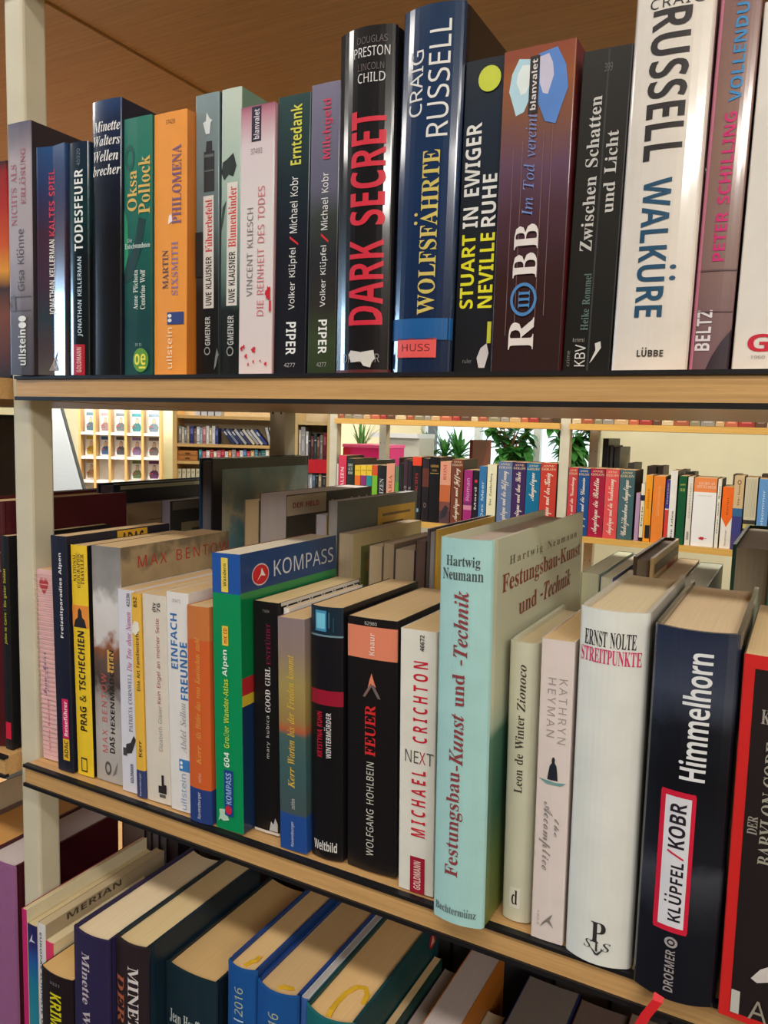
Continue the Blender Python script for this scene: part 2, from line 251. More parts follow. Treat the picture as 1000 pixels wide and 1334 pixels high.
1,103,106,2,28,107,89,73,73,91,109,123,128,129,117,110,102,88,77,70,68,70,77,88,103,118,130,132,153,153,150,142,127,40,41,45,65,60,58,63,79,92,82,79,78,81,91,106,126,146,161,170,173,170,160,172,172,80,63,50,42,12,111,119,125,129,130,129,125,119,111,97,93,98,98,99,103,111,122,138,147,151,153,146,125,105,
1,104,110,1,22,73,73,98,98,97,103,110,117,125,138,149,155,158,158,133,133,129,118,108,102,99,98,80,208,208,169,160,166,170,173,173,171,165,155,140,80,80,134,148,153,151,146,136,80,
1,105,51,2,12,86,76,73,72,73,76,86,95,98,99,98,95,183,186,190,195,201,205,208,205,201,195,190,186,4,73,73,98,98,80,172,172,80,
1,107,104,1,14,73,73,98,98,97,105,134,162,125,164,135,109,98,98,80,208,208,140,130,141,172,172,132,80,80,117,109,80,
1,108,51,1,4,73,73,98,98,80,208,208,80,
1,109,165,1,38,73,73,92,96,97,102,108,116,133,141,147,152,154,159,165,173,181,194,204,210,212,212,187,187,184,173,165,159,156,155,130,130,127,116,108,102,99,98,80,172,172,160,160,166,170,173,173,170,166,160,160,166,170,173,173,171,165,155,140,80,80,134,148,153,152,146,138,80,80,134,148,153,151,146,136,80,
1,110,110,1,21,73,73,92,96,102,117,138,149,155,158,158,133,133,132,129,125,118,108,102,99,98,80,172,172,160,166,173,171,165,155,140,80,80,134,142,148,152,153,151,146,136,80,
1,111,104,2,20,112,100,89,80,73,69,68,71,79,94,112,124,135,144,151,155,156,153,144,130,78,80,84,91,100,112,126,146,161,170,173,172,168,161,152,140,126,106,91,81,16,112,121,126,130,131,130,126,121,112,103,98,94,93,94,98,103,98,100,105,114,126,138,146,152,153,152,146,138,126,114,105,100,
1,112,106,2,20,73,73,93,97,102,115,124,138,149,156,159,156,149,138,123,115,108,97,98,98,40,172,172,160,165,172,173,170,161,147,126,105,90,81,78,79,82,90,83,40,14,116,124,129,132,133,129,116,108,102,99,98,99,102,108,99,100,106,114,126,147,153,152,147,140,129,114,106,100,
1,114,76,1,16,73,73,92,96,97,102,108,116,133,131,123,111,106,99,98,98,80,172,172,156,156,163,168,172,173,149,150,148,145,134,127,80,
1,115,83,1,31,98,75,68,68,75,92,105,112,112,109,78,70,68,70,77,89,104,120,136,129,116,103,95,92,96,125,134,137,135,127,115,78,81,84,104,101,97,97,101,107,111,126,135,141,159,167,172,173,172,166,148,153,155,153,149,143,129,121,107,95,86,80,
1,116,73,1,23,104,90,84,80,77,76,76,64,64,78,85,101,101,126,126,101,101,102,107,112,127,127,123,78,81,85,90,98,109,153,153,163,172,191,191,172,172,153,153,109,104,99,98,101,83,81,
1,117,110,1,22,105,92,81,75,73,73,98,98,101,112,122,128,131,132,157,157,138,135,133,128,121,113,78,80,86,97,112,172,172,110,103,98,100,106,116,172,172,80,80,92,92,86,82,79,
1,118,96,1,10,95,60,86,104,107,108,109,129,156,121,80,172,172,119,101,101,110,172,172,80,
1,122,82,1,10,65,65,107,67,67,135,135,94,137,137,80,95,153,153,172,172,155,99,99,80,
1,48,96,2,20,108,89,76,69,66,67,70,75,83,94,108,127,140,147,150,149,146,140,132,122,78,82,95,114,140,158,173,185,194,200,202,198,185,166,140,122,107,95,86,80,16,108,116,121,124,125,124,121,116,108,100,95,92,91,92,95,100,99,101,109,122,140,158,171,179,181,179,171,158,140,122,109,101,
1,50,96,1,28,67,67,97,116,121,122,121,118,113,101,94,80,66,77,91,99,109,129,137,143,146,147,146,143,132,98,150,150,80,98,128,150,160,166,172,177,180,180,177,168,184,193,199,201,202,197,192,186,178,169,160,151,135,101,101,80,
1,51,96,1,45,101,83,66,66,83,98,110,117,121,123,120,117,111,85,85,111,116,119,121,120,117,112,104,89,78,67,83,93,106,122,135,143,146,144,138,130,120,133,142,147,149,148,144,138,128,78,80,85,106,100,98,100,103,109,116,125,128,130,132,151,153,156,159,167,173,177,180,181,178,172,190,198,201,202,200,194,185,173,162,153,147,143,140,134,126,115,105,96,89,83,
1,52,96,2,11,114,114,63,63,115,139,139,153,153,139,139,80,105,105,122,200,200,124,124,105,105,80,5,85,114,115,114,111,124,124,171,171,164,
1,53,96,1,29,100,83,68,68,83,100,110,117,121,123,117,99,94,81,71,75,140,140,97,95,110,121,138,143,147,148,145,136,121,78,80,85,107,101,99,100,104,109,118,132,136,136,133,139,200,200,178,178,155,157,156,147,140,131,120,103,89,81,
1,54,96,2,33,110,98,88,79,72,67,66,66,69,77,91,112,139,142,142,135,114,105,98,93,90,89,90,100,107,116,130,141,148,150,148,139,127,78,80,84,91,101,114,131,141,161,179,193,200,201,200,180,181,180,177,171,164,154,144,144,154,157,158,155,148,136,120,103,89,81,13,109,116,121,125,126,125,122,117,104,93,91,93,99,99,100,104,110,120,127,133,137,138,130,122,111,102,
1,55,96,1,7,79,124,65,65,150,150,105,80,179,179,200,200,184,80,
1,56,96,3,36,108,90,77,69,66,68,73,80,89,81,75,71,70,71,75,81,98,118,135,141,145,146,145,140,133,125,131,142,146,149,150,149,145,138,130,120,78,80,87,97,110,122,130,137,143,148,155,163,173,181,189,194,201,201,194,189,181,173,163,155,148,143,140,131,125,119,111,102,94,87,82,79,12,108,118,121,122,121,118,108,98,94,93,95,98,154,160,165,171,176,180,183,180,176,171,165,161,11,108,116,122,125,126,121,107,94,89,94,100,97,98,101,106,116,123,132,124,112,101,98,
1,38,123,3,35,107,91,79,71,69,71,76,84,95,85,81,80,82,88,98,111,123,132,138,140,138,133,126,116,148,156,160,175,164,158,183,163,148,140,120,78,80,87,97,111,123,132,139,146,159,167,176,187,195,200,202,200,195,187,176,166,158,151,144,113,125,140,140,111,104,80,80,94,88,79,13,107,116,121,124,125,124,121,117,111,104,99,96,95,153,159,164,170,176,181,186,189,190,189,186,182,170,11,107,117,126,139,104,89,86,84,86,91,98,91,92,95,103,137,126,120,112,103,97,93,
1,45,54,1,4,67,67,107,107,118,132,132,118,
2,65,109,2,22,58,58,62,69,112,116,156,163,166,171,171,117,117,127,131,123,86,79,79,82,92,92,80,85,85,92,197,196,102,89,86,85,80,80,85,86,91,113,113,96,92,86,85,80,3,88,120,104,120,120,160,
2,66,111,3,22,64,64,71,76,79,79,78,77,73,64,64,115,148,159,152,132,156,165,162,153,139,119,80,84,85,88,100,172,179,183,188,190,194,194,187,168,151,142,131,113,99,89,82,80,11,106,118,126,130,131,130,127,122,109,107,106,143,144,148,155,166,176,183,187,188,186,183,11,115,125,131,134,135,134,129,121,106,106,108,86,88,92,100,112,124,132,136,138,91,88,
2,67,117,1,35,124,108,94,83,74,68,67,68,74,83,95,109,125,137,154,157,162,165,169,169,165,158,149,138,126,104,96,104,130,140,149,159,167,172,151,77,79,85,94,106,121,137,153,168,180,189,194,196,195,189,189,191,196,196,157,157,171,182,189,191,177,137,99,86,87,91,98,107,102,84,
2,68,124,2,17,65,65,72,76,78,78,75,71,64,64,115,142,161,173,177,162,117,80,84,85,87,92,182,187,189,190,194,194,190,179,161,137,94,80,12,116,130,140,146,148,140,116,110,107,106,106,107,86,89,99,115,137,176,188,188,186,182,92,88,
2,69,110,1,41,64,64,76,79,79,78,76,71,64,64,160,160,156,152,145,134,118,108,106,106,118,125,129,132,136,136,132,131,125,114,106,106,108,112,118,129,146,153,163,167,161,80,84,87,99,172,181,186,189,190,194,194,160,160,173,182,186,188,186,181,141,143,147,155,166,166,110,110,119,130,135,136,92,89,87,87,88,93,99,116,116,80,
2,70,101,1,36,64,64,76,78,79,79,78,75,64,64,158,158,154,149,144,129,117,108,106,106,117,124,128,131,136,136,131,129,124,117,106,106,107,112,124,124,80,84,88,93,101,174,181,186,190,194,194,160,160,176,182,187,188,187,185,142,143,148,155,167,167,110,110,122,130,134,136,95,91,86,84,80,
2,71,127,1,46,127,110,95,83,74,69,67,69,74,83,95,109,124,138,155,159,165,169,169,165,156,142,135,127,104,96,99,105,115,129,137,142,145,146,145,142,137,129,129,185,185,178,174,172,171,149,77,79,85,94,106,120,137,154,168,180,189,194,196,195,189,189,196,196,157,157,175,187,190,191,177,137,114,97,87,83,84,87,91,98,119,123,125,126,130,130,126,125,123,119,87,80,
2,72,131,1,44,64,64,71,76,79,79,78,76,64,64,120,120,111,107,106,106,145,145,144,140,131,131,187,187,175,173,172,172,173,175,180,187,187,131,131,138,145,145,106,106,109,113,120,120,80,84,85,88,100,175,182,186,190,194,194,190,188,184,180,143,143,180,184,188,190,194,194,190,186,182,175,100,93,88,85,84,80,80,84,85,92,135,135,93,88,85,84,80,
2,73,65,1,19,63,63,75,78,79,79,78,76,71,63,63,121,121,109,106,106,109,121,121,80,84,88,92,99,177,183,187,189,190,194,194,190,187,183,95,88,84,80,
2,74,83,1,33,87,80,67,63,60,59,60,63,67,71,76,82,83,79,81,86,91,95,96,97,97,96,91,80,80,139,139,129,127,125,124,124,115,64,64,70,74,80,86,91,95,98,99,98,92,83,75,71,70,71,74,79,85,178,182,188,190,194,194,190,188,186,183,178,102,73,
2,75,128,1,44,64,64,71,76,79,79,78,76,71,64,64,121,121,111,107,106,106,140,145,147,144,133,133,181,181,164,146,128,179,182,190,190,130,130,140,143,142,110,106,106,109,113,121,121,80,84,85,88,100,175,182,186,189,190,194,194,190,188,184,180,138,173,180,185,188,190,194,194,190,185,170,151,88,86,84,80,80,84,85,87,92,133,130,93,88,85,84,80,
2,76,107,1,26,64,64,71,76,79,79,78,76,71,64,64,122,122,109,106,106,108,113,130,139,146,152,158,162,167,160,80,84,85,88,100,175,182,186,189,190,194,194,190,187,180,92,89,87,88,90,94,100,108,119,119,80,
2,77,158,1,38,64,64,71,75,78,79,79,78,76,73,64,64,106,139,172,214,214,203,200,200,201,205,214,214,159,159,168,171,174,174,132,127,86,86,87,90,102,102,80,84,85,88,92,100,180,184,186,188,190,194,194,116,194,194,190,186,175,95,91,86,84,80,80,84,86,88,101,180,80,80,177,100,92,87,84,80,
2,78,123,1,29,161,87,87,94,102,102,65,65,74,78,79,79,69,65,65,99,158,158,157,152,143,143,180,180,173,168,166,165,165,77,167,92,85,84,80,80,84,86,90,94,177,188,190,194,194,122,174,184,188,190,194,194,190,189,186,182,174,77,
2,79,131,2,26,125,113,102,92,84,71,68,67,68,71,84,92,103,126,149,159,168,175,180,185,180,175,168,159,149,137,77,78,82,87,94,113,125,137,149,160,179,187,192,197,192,187,180,171,161,137,113,103,94,87,82,78,12,126,148,155,153,147,137,125,103,96,98,104,114,83,96,137,160,177,187,191,177,137,114,97,86,
2,80,104,2,25,64,64,71,76,79,79,78,76,64,64,132,144,152,161,162,160,152,139,120,106,106,109,113,120,120,80,84,85,88,100,175,182,186,190,194,193,190,185,172,163,150,140,134,131,131,93,88,85,84,80,11,106,121,128,132,133,132,129,123,114,107,106,137,139,143,151,162,174,182,186,188,186,183,
2,82,118,2,28,64,64,71,76,79,79,78,76,64,64,114,136,152,161,164,158,139,173,180,180,145,110,106,106,109,113,120,120,80,84,85,88,100,175,182,186,190,194,194,192,186,177,164,146,136,86,84,80,80,133,133,93,88,85,84,80,9,106,122,130,134,136,131,116,107,106,138,140,145,152,164,182,188,186,182,
2,83,98,1,52,71,71,76,81,88,97,109,118,124,128,130,126,116,88,79,74,72,77,82,89,97,106,135,138,140,145,145,141,138,128,122,115,109,101,95,91,90,91,94,132,144,149,150,149,145,139,130,120,108,79,77,75,77,119,119,104,92,86,84,85,89,95,102,112,120,135,143,152,163,181,187,192,195,197,191,192,197,197,160,160,169,182,187,190,191,190,187,181,175,169,164,143,133,121,113,103,94,87,82,79,77,83,82,77,
2,84,106,1,24,83,83,91,96,98,99,99,85,76,70,67,63,63,163,163,158,149,126,126,127,129,134,142,142,80,84,85,88,93,100,188,186,181,172,159,159,194,194,159,159,181,188,100,92,88,85,84,80,
2,85,123,1,35,122,102,89,81,78,78,75,64,64,120,120,111,106,105,105,107,111,118,129,151,158,158,157,155,142,142,179,179,172,168,166,166,163,155,141,77,79,87,100,119,182,186,190,194,194,190,188,184,180,115,102,93,87,86,94,120,175,181,186,190,194,194,190,188,185,181,125,103,88,80,
2,86,107,1,23,113,71,66,62,56,56,113,113,102,99,98,125,147,149,148,145,135,135,170,170,162,159,117,77,175,185,188,190,194,194,190,188,186,182,116,174,182,186,188,190,194,194,190,187,183,77,
2,87,153,1,36,103,66,64,61,56,56,105,105,97,95,97,116,135,132,129,123,117,117,170,170,161,158,179,197,197,194,186,186,216,216,212,206,171,167,139,108,77,183,187,189,190,194,194,190,188,183,173,118,168,180,185,189,190,194,194,190,188,183,121,178,185,188,190,194,194,190,188,181,77,77,157,77,
2,88,118,1,42,63,63,73,82,108,79,72,68,64,64,121,121,110,108,108,126,144,145,142,133,133,175,175,167,161,155,130,163,169,176,176,120,120,130,133,129,112,94,91,94,103,103,80,84,87,97,132,177,186,189,190,194,194,190,188,184,181,152,179,183,188,190,194,194,190,189,186,181,146,94,87,84,80,80,84,86,90,100,126,100,91,86,84,80,
2,89,106,1,33,85,85,93,97,99,100,72,64,60,57,57,112,112,102,99,99,122,146,147,144,134,134,170,170,162,159,127,127,128,130,135,142,142,80,84,85,88,93,125,177,187,189,189,194,194,189,188,184,181,136,177,182,188,189,194,194,189,186,183,131,100,93,88,85,84,80,
2,90,110,1,21,65,65,129,103,95,89,84,79,75,71,74,162,162,98,120,135,147,156,162,166,162,80,83,187,187,185,182,176,169,159,159,194,194,191,87,87,89,95,106,121,121,80,
2,97,86,2,40,124,114,110,98,84,76,70,66,65,68,76,90,110,110,107,97,89,86,91,90,87,84,75,71,69,68,69,72,77,91,100,116,126,131,133,133,135,140,142,133,77,80,89,81,78,79,83,89,96,106,114,121,128,140,151,154,153,149,138,134,130,128,128,131,134,139,145,150,154,159,160,158,153,145,133,92,89,90,87,80,7,98,103,110,110,95,90,92,88,90,96,122,115,101,92,
2,98,90,2,23,71,71,69,67,62,62,95,95,104,115,131,137,142,145,144,141,135,127,118,108,97,86,73,77,177,187,189,190,194,194,150,157,160,155,149,141,121,109,99,90,83,79,77,80,87,77,12,106,113,118,121,118,113,106,99,96,95,95,97,84,86,92,120,143,148,150,147,144,140,97,87,
2,99,73,1,32,99,90,82,75,69,66,65,66,70,76,84,93,104,123,128,129,127,119,112,109,108,102,92,88,90,94,102,111,120,128,131,117,77,79,83,89,97,107,117,129,139,148,154,158,160,155,149,137,134,131,134,143,153,154,147,127,111,99,92,90,92,98,95,82,
2,100,93,2,28,95,87,79,73,69,66,65,66,69,74,80,88,96,107,116,116,115,113,104,104,140,140,141,148,148,116,116,107,77,79,83,89,97,106,117,129,139,148,154,158,160,157,150,180,185,188,190,194,194,94,90,87,83,77,90,81,14,103,110,114,116,116,112,103,97,93,90,89,90,92,97,87,90,94,99,140,147,150,148,142,132,118,104,95,89,
2,101,75,2,24,98,89,81,74,69,66,65,66,69,75,82,90,99,112,122,129,131,89,95,110,119,127,131,117,77,79,83,89,97,107,119,130,140,148,154,158,160,157,150,139,121,121,98,91,93,101,98,83,7,89,110,110,108,105,100,92,128,128,143,149,153,154,148,
2,102,53,1,37,64,64,70,73,73,64,64,73,73,75,81,91,103,113,120,124,126,125,123,116,112,109,106,109,108,105,101,98,97,97,111,111,97,97,99,110,110,80,84,85,92,149,149,158,158,168,180,189,194,196,195,191,186,180,175,172,169,169,171,178,186,190,191,190,187,183,158,158,149,149,96,86,84,80,
2,103,82,3,44,96,82,72,66,64,67,77,69,66,67,77,86,71,66,67,70,75,90,99,109,118,139,139,127,131,133,132,129,124,111,95,88,85,88,95,116,125,131,136,138,139,136,128,115,45,46,50,55,61,69,74,80,88,93,103,108,118,133,140,147,152,159,160,159,156,156,147,147,139,131,124,118,113,106,106,104,98,94,92,92,90,87,83,78,71,60,52,47,13,99,104,108,110,108,104,99,94,91,89,89,91,94,111,112,116,133,149,153,154,153,149,142,123,116,112,12,100,119,126,125,122,118,84,80,78,80,84,90,51,54,64,67,70,71,71,67,62,58,54,52,
2,104,95,1,32,65,65,71,73,73,69,65,65,97,97,108,121,137,143,143,144,151,151,111,111,117,119,119,117,115,111,103,97,97,99,105,105,80,84,86,89,184,189,190,194,194,147,156,160,153,133,89,86,84,80,80,84,87,94,134,144,147,148,146,139,89,86,84,80,
2,105,50,2,13,85,80,73,73,80,85,90,94,97,98,97,94,90,170,171,178,188,195,196,195,192,188,183,178,174,171,14,65,65,71,73,73,72,69,65,65,97,97,101,105,105,80,84,86,89,148,151,153,153,158,158,89,85,84,80,
2,107,90,1,34,64,64,71,73,73,72,65,65,97,97,120,121,119,111,111,146,146,137,129,116,146,150,154,154,113,113,118,120,101,97,97,101,105,105,80,84,86,89,184,187,190,194,194,122,146,150,152,153,158,158,153,151,145,132,89,85,84,80,80,84,85,88,117,114,89,85,84,80,
2,108,50,1,13,65,65,71,73,73,72,65,65,97,97,101,105,105,80,84,86,89,184,187,190,194,194,89,85,84,80,
2,109,139,1,48,65,65,71,73,73,69,65,65,97,97,107,119,133,140,151,164,181,186,186,188,194,194,154,154,161,162,162,159,154,147,141,141,145,149,149,110,110,114,118,118,114,110,103,97,97,100,104,104,80,84,86,89,148,153,154,158,158,146,156,160,156,145,156,160,153,133,89,86,84,80,80,84,87,90,140,147,148,146,139,90,85,84,80,80,84,85,90,140,147,148,146,139,90,85,84,80,
2,110,95,1,32,65,65,71,73,73,69,65,65,97,97,108,121,137,143,143,144,151,151,111,111,117,119,119,117,115,111,103,97,97,99,105,105,80,84,86,89,148,153,154,158,158,147,156,160,153,133,89,86,84,80,80,84,87,94,134,144,147,148,146,139,89,86,84,80,
2,111,84,2,24,102,92,83,75,69,66,65,66,69,75,83,92,102,112,121,129,134,138,139,138,134,129,121,112,77,79,83,89,98,107,118,130,140,148,154,158,160,158,154,148,140,130,118,107,97,89,83,79,15,102,108,112,115,114,112,108,102,96,92,90,89,89,92,96,83,85,90,108,137,148,153,155,153,148,137,119,109,90,85,
2,114,72,1,31,65,65,71,73,73,72,69,65,65,96,96,101,113,118,124,129,131,132,126,118,110,107,104,100,98,97,97,98,100,109,109,80,84,86,89,148,151,153,153,158,158,143,150,159,160,159,156,152,142,136,136,144,145,144,140,135,128,94,89,86,84,80,
2,115,72,1,45,98,90,82,78,75,73,69,69,73,77,82,88,101,107,108,106,79,74,70,69,71,76,84,98,113,116,118,121,121,117,114,104,97,93,89,86,87,92,115,120,123,124,122,117,109,77,78,82,82,81,78,78,106,106,97,90,85,84,90,95,101,117,122,128,135,145,153,158,160,156,157,160,160,135,135,143,153,154,153,151,145,141,135,123,118,112,104,93,85,79,
2,116,57,1,22,91,82,76,73,72,72,65,65,82,92,96,96,112,112,96,96,97,102,107,112,116,106,78,79,83,89,98,150,150,155,172,186,186,158,158,150,150,96,93,90,92,99,96,82,
2,117,94,1,30,93,83,76,71,71,70,63,63,95,95,98,100,104,111,117,117,115,112,107,107,141,141,143,150,150,135,117,117,107,100,77,79,84,104,147,151,154,158,158,98,92,90,89,91,96,147,151,153,154,158,158,93,90,87,83,82,77,90,81,78,
2,119,109,1,33,91,63,60,57,57,95,95,92,89,89,102,113,109,102,102,141,141,136,134,134,144,156,157,155,149,149,171,171,166,136,132,116,95,77,149,153,153,158,158,153,153,151,145,112,139,150,154,158,158,153,152,149,145,115,144,149,152,154,158,158,154,151,77,77,129,77,
2,122,73,1,18,63,63,102,84,78,74,71,67,68,129,129,91,108,116,121,125,129,127,80,84,152,151,148,142,134,134,158,158,153,86,87,91,97,107,107,80,
2,50,94,1,35,66,66,107,114,117,116,113,109,103,96,91,88,79,73,68,67,68,76,92,103,120,132,139,142,140,137,120,82,121,126,130,133,136,146,145,80,97,141,157,173,181,187,190,191,189,184,162,163,166,171,179,185,195,201,202,200,194,185,174,162,156,135,98,98,99,101,105,115,115,80,
2,53,94,1,41,101,81,74,70,68,67,68,70,75,80,82,88,92,99,109,113,119,118,113,106,96,91,78,70,75,139,140,130,128,125,86,84,97,120,133,142,145,144,141,131,116,78,81,85,89,94,99,104,107,110,110,101,93,91,90,93,96,108,128,136,140,142,142,139,142,200,200,169,169,178,181,181,150,153,151,144,133,117,107,99,87,80,
2,45,54,1,4,67,67,107,107,118,132,132,118,
3,65,116,2,24,39,40,50,60,149,152,148,149,151,163,162,115,116,124,128,130,132,91,76,70,68,71,80,79,80,83,86,94,199,199,94,89,86,83,80,80,83,84,87,91,119,119,102,94,89,84,83,80,3,96,132,134,126,126,172,
3,69,113,1,42,52,52,60,65,68,93,93,90,80,81,170,165,162,162,158,153,147,115,113,110,100,125,132,137,140,143,132,129,129,126,119,98,86,87,89,93,110,130,145,157,160,148,80,83,84,86,91,181,185,191,193,196,196,171,171,178,187,189,190,190,189,183,145,146,149,154,161,161,120,120,132,137,139,139,93,89,87,86,86,88,97,112,112,80,
3,73,61,1,20,52,53,65,68,92,94,93,91,81,82,129,128,120,116,110,89,88,90,100,99,80,83,86,89,176,185,188,191,193,196,196,193,192,190,178,100,88,85,83,80,
3,78,125,1,30,144,98,77,78,80,90,90,52,52,64,68,93,92,90,86,80,81,106,148,169,168,166,155,156,194,193,188,181,177,148,77,173,95,87,85,83,80,80,83,86,91,179,186,189,192,193,196,196,107,184,189,191,193,196,196,193,193,190,183,77,
3,80,101,2,25,52,52,60,65,68,93,93,90,80,81,127,153,162,161,156,149,140,129,100,97,86,87,90,101,100,80,83,84,86,91,181,185,191,193,196,196,190,170,161,152,145,140,137,136,134,91,87,85,83,80,12,108,123,134,141,143,142,138,131,117,112,100,101,141,143,149,158,171,180,186,190,191,186,146,141,
3,82,113,2,29,52,52,60,65,71,93,92,90,80,81,146,157,164,166,157,132,152,159,165,164,138,115,101,98,87,87,89,100,99,80,83,84,87,98,181,189,191,193,196,195,190,182,171,151,139,93,84,83,80,80,137,137,138,96,87,85,83,80,11,111,126,137,144,147,141,123,116,112,109,99,142,144,150,159,171,186,191,190,187,180,143,
3,83,92,1,50,98,87,74,66,64,61,66,70,72,77,86,102,113,118,119,115,109,98,86,83,82,83,86,91,98,106,115,127,137,142,145,148,142,140,138,134,127,118,110,104,100,99,106,126,133,135,134,125,117,108,78,79,83,82,78,78,116,117,102,91,85,83,89,100,106,119,127,138,154,161,168,177,184,190,195,198,199,198,194,195,198,198,164,164,177,186,191,193,192,188,182,169,158,136,125,112,102,87,82,79,
3,84,105,1,27,72,73,84,88,93,118,113,99,91,81,75,71,78,175,170,167,166,163,156,146,138,135,110,110,113,126,125,80,83,85,87,95,187,190,190,188,181,168,168,196,196,167,167,181,186,189,190,190,188,96,87,85,83,80,
3,89,103,1,32,72,73,87,91,93,102,80,73,63,64,115,113,103,101,100,116,143,154,154,149,141,141,181,180,171,158,119,108,109,112,124,123,80,83,86,92,96,130,185,191,193,196,196,193,191,189,182,139,169,184,189,192,193,196,196,192,188,176,131,90,86,84,83,80,
3,100,89,2,34,75,68,62,59,58,61,71,85,96,102,116,121,129,127,118,119,129,145,146,118,119,122,128,137,139,132,120,114,108,106,110,102,93,85,78,79,83,90,98,116,134,150,157,159,158,153,189,193,194,197,198,202,197,91,88,88,91,100,98,89,79,78,80,87,108,95,85,80,17,83,87,97,106,110,116,118,116,113,110,101,93,85,79,74,73,75,87,88,95,108,116,131,145,152,154,155,153,147,137,124,111,94,90,
3,101,72,2,28,82,73,65,61,59,62,66,72,85,97,109,116,120,123,124,121,112,97,75,74,78,90,102,115,118,110,101,92,78,80,85,94,105,121,130,138,151,157,159,158,156,152,146,136,127,120,116,105,91,86,90,100,98,89,83,79,10,76,91,102,109,111,110,105,94,84,79,119,123,130,138,148,153,155,150,138,129,
3,105,44,2,10,91,87,82,85,87,91,97,99,99,97,178,179,187,193,195,196,193,190,184,181,16,68,62,60,75,72,64,65,92,93,74,75,78,84,92,95,81,78,80,90,146,151,152,155,159,156,93,89,88,91,101,98,83,
3,109,138,1,47,162,156,154,168,163,158,147,135,126,117,104,121,120,117,109,104,88,79,70,57,75,75,64,65,84,88,92,93,83,106,126,133,136,135,131,153,172,180,182,182,168,171,174,181,185,187,175,78,81,88,144,149,148,139,124,106,80,80,138,148,149,146,142,125,105,80,80,141,149,152,155,157,159,159,157,124,150,159,156,149,140,126,151,159,156,149,143,92,89,90,96,102,99,83,
3,110,91,1,34,116,112,109,107,121,120,116,109,95,83,77,71,57,75,75,70,64,65,93,83,96,107,117,126,133,136,135,121,122,125,131,138,141,128,78,78,80,87,143,147,149,146,133,115,101,80,80,141,148,151,151,154,159,124,140,150,157,159,156,150,143,92,89,88,92,103,101,84,
3,111,88,2,20,86,75,66,61,59,60,63,75,83,92,101,110,122,131,137,138,131,125,111,99,78,80,85,94,106,115,125,142,149,154,158,159,157,152,143,123,106,98,86,80,17,88,95,107,113,121,124,120,109,101,93,86,79,75,74,75,78,82,83,84,94,101,119,137,150,155,153,147,138,126,113,101,93,87,84,
3,114,56,1,18,57,74,72,63,64,91,82,100,112,115,119,119,117,110,105,102,84,70,80,145,150,151,154,159,125,151,159,159,154,147,143,140,142,147,119,80,
3,116,47,1,20,68,62,60,76,65,66,80,94,98,91,106,104,90,75,75,78,83,91,94,81,78,80,89,151,151,154,162,178,178,156,156,151,151,95,91,88,91,100,97,83,
3,118,74,1,24,75,73,70,69,65,58,59,80,83,86,87,101,118,120,118,112,114,117,123,128,128,121,100,79,78,123,143,146,150,152,155,159,151,127,95,109,133,142,143,152,157,159,159,153,149,129,101,78,
4,65,105,2,22,43,43,50,57,141,145,142,145,157,157,104,104,112,116,118,120,84,67,67,70,78,78,80,84,86,92,195,195,100,88,84,80,80,84,86,90,95,115,115,92,90,86,84,80,3,90,120,122,122,122,162,
4,68,121,2,21,52,52,60,66,70,89,90,89,84,78,78,123,163,176,175,171,164,155,140,132,112,80,84,85,90,101,172,177,184,188,189,193,193,181,146,133,120,108,98,87,84,80,15,102,113,122,131,138,144,151,152,145,125,118,114,92,92,94,85,87,91,97,106,117,141,155,179,188,185,178,96,92,87,
4,70,103,1,37,52,52,60,66,70,89,90,89,87,78,78,167,160,155,154,148,139,121,118,115,105,120,128,134,138,142,131,127,127,122,118,104,92,93,95,104,104,80,84,85,90,101,172,177,184,187,189,193,193,161,161,174,181,186,187,185,179,142,143,146,152,160,160,114,114,126,133,135,137,92,88,86,84,80,
4,72,127,1,42,52,52,60,66,70,89,90,89,87,78,78,131,131,122,117,105,145,155,152,143,143,195,195,187,184,180,158,157,158,160,169,169,116,116,125,130,143,103,92,95,104,104,80,84,85,90,101,172,177,184,187,189,193,193,189,187,182,143,143,181,187,189,193,193,189,188,186,178,100,95,88,86,84,80,80,84,85,90,135,135,92,86,84,80,
4,75,107,1,44,52,52,60,66,70,89,90,89,84,78,78,131,131,122,119,115,105,107,146,149,147,140,140,175,175,173,163,124,148,153,156,161,161,114,114,124,124,104,103,92,93,95,104,104,80,84,85,90,101,172,177,184,188,189,193,193,189,187,185,178,140,140,177,183,187,189,193,193,189,189,183,147,94,87,85,84,80,80,84,87,94,135,135,92,88,86,84,80,
4,77,147,1,38,107,96,76,76,78,87,87,51,51,60,65,69,88,90,89,87,78,78,116,126,177,215,215,207,204,199,177,177,180,189,189,136,136,145,148,152,173,112,77,171,95,88,86,84,80,80,84,85,90,101,172,181,184,187,189,193,193,113,193,193,189,187,185,178,96,92,86,84,80,80,84,85,87,94,174,77,
4,78,117,1,28,137,95,75,78,87,87,51,51,60,65,69,89,88,86,76,76,109,145,162,161,159,150,150,186,186,175,170,142,77,168,92,86,84,80,80,84,85,90,101,175,183,186,189,193,193,114,177,184,187,189,193,193,189,186,178,77,
4,83,92,1,48,98,88,70,64,62,58,67,71,73,78,86,96,107,114,116,117,115,96,89,81,77,82,87,94,103,112,122,138,145,150,142,137,137,131,127,116,109,103,100,98,101,128,133,137,138,135,128,115,77,78,84,81,78,78,116,116,101,91,85,83,86,94,99,104,114,134,139,149,164,180,187,192,195,196,195,190,195,195,161,161,171,183,187,190,189,185,179,172,163,136,129,121,111,97,86,79,
4,84,101,1,22,71,71,81,85,87,111,99,90,82,76,72,78,169,164,160,153,137,111,112,114,123,123,80,84,87,90,95,187,185,180,173,163,163,193,193,160,160,180,187,94,88,86,84,80,
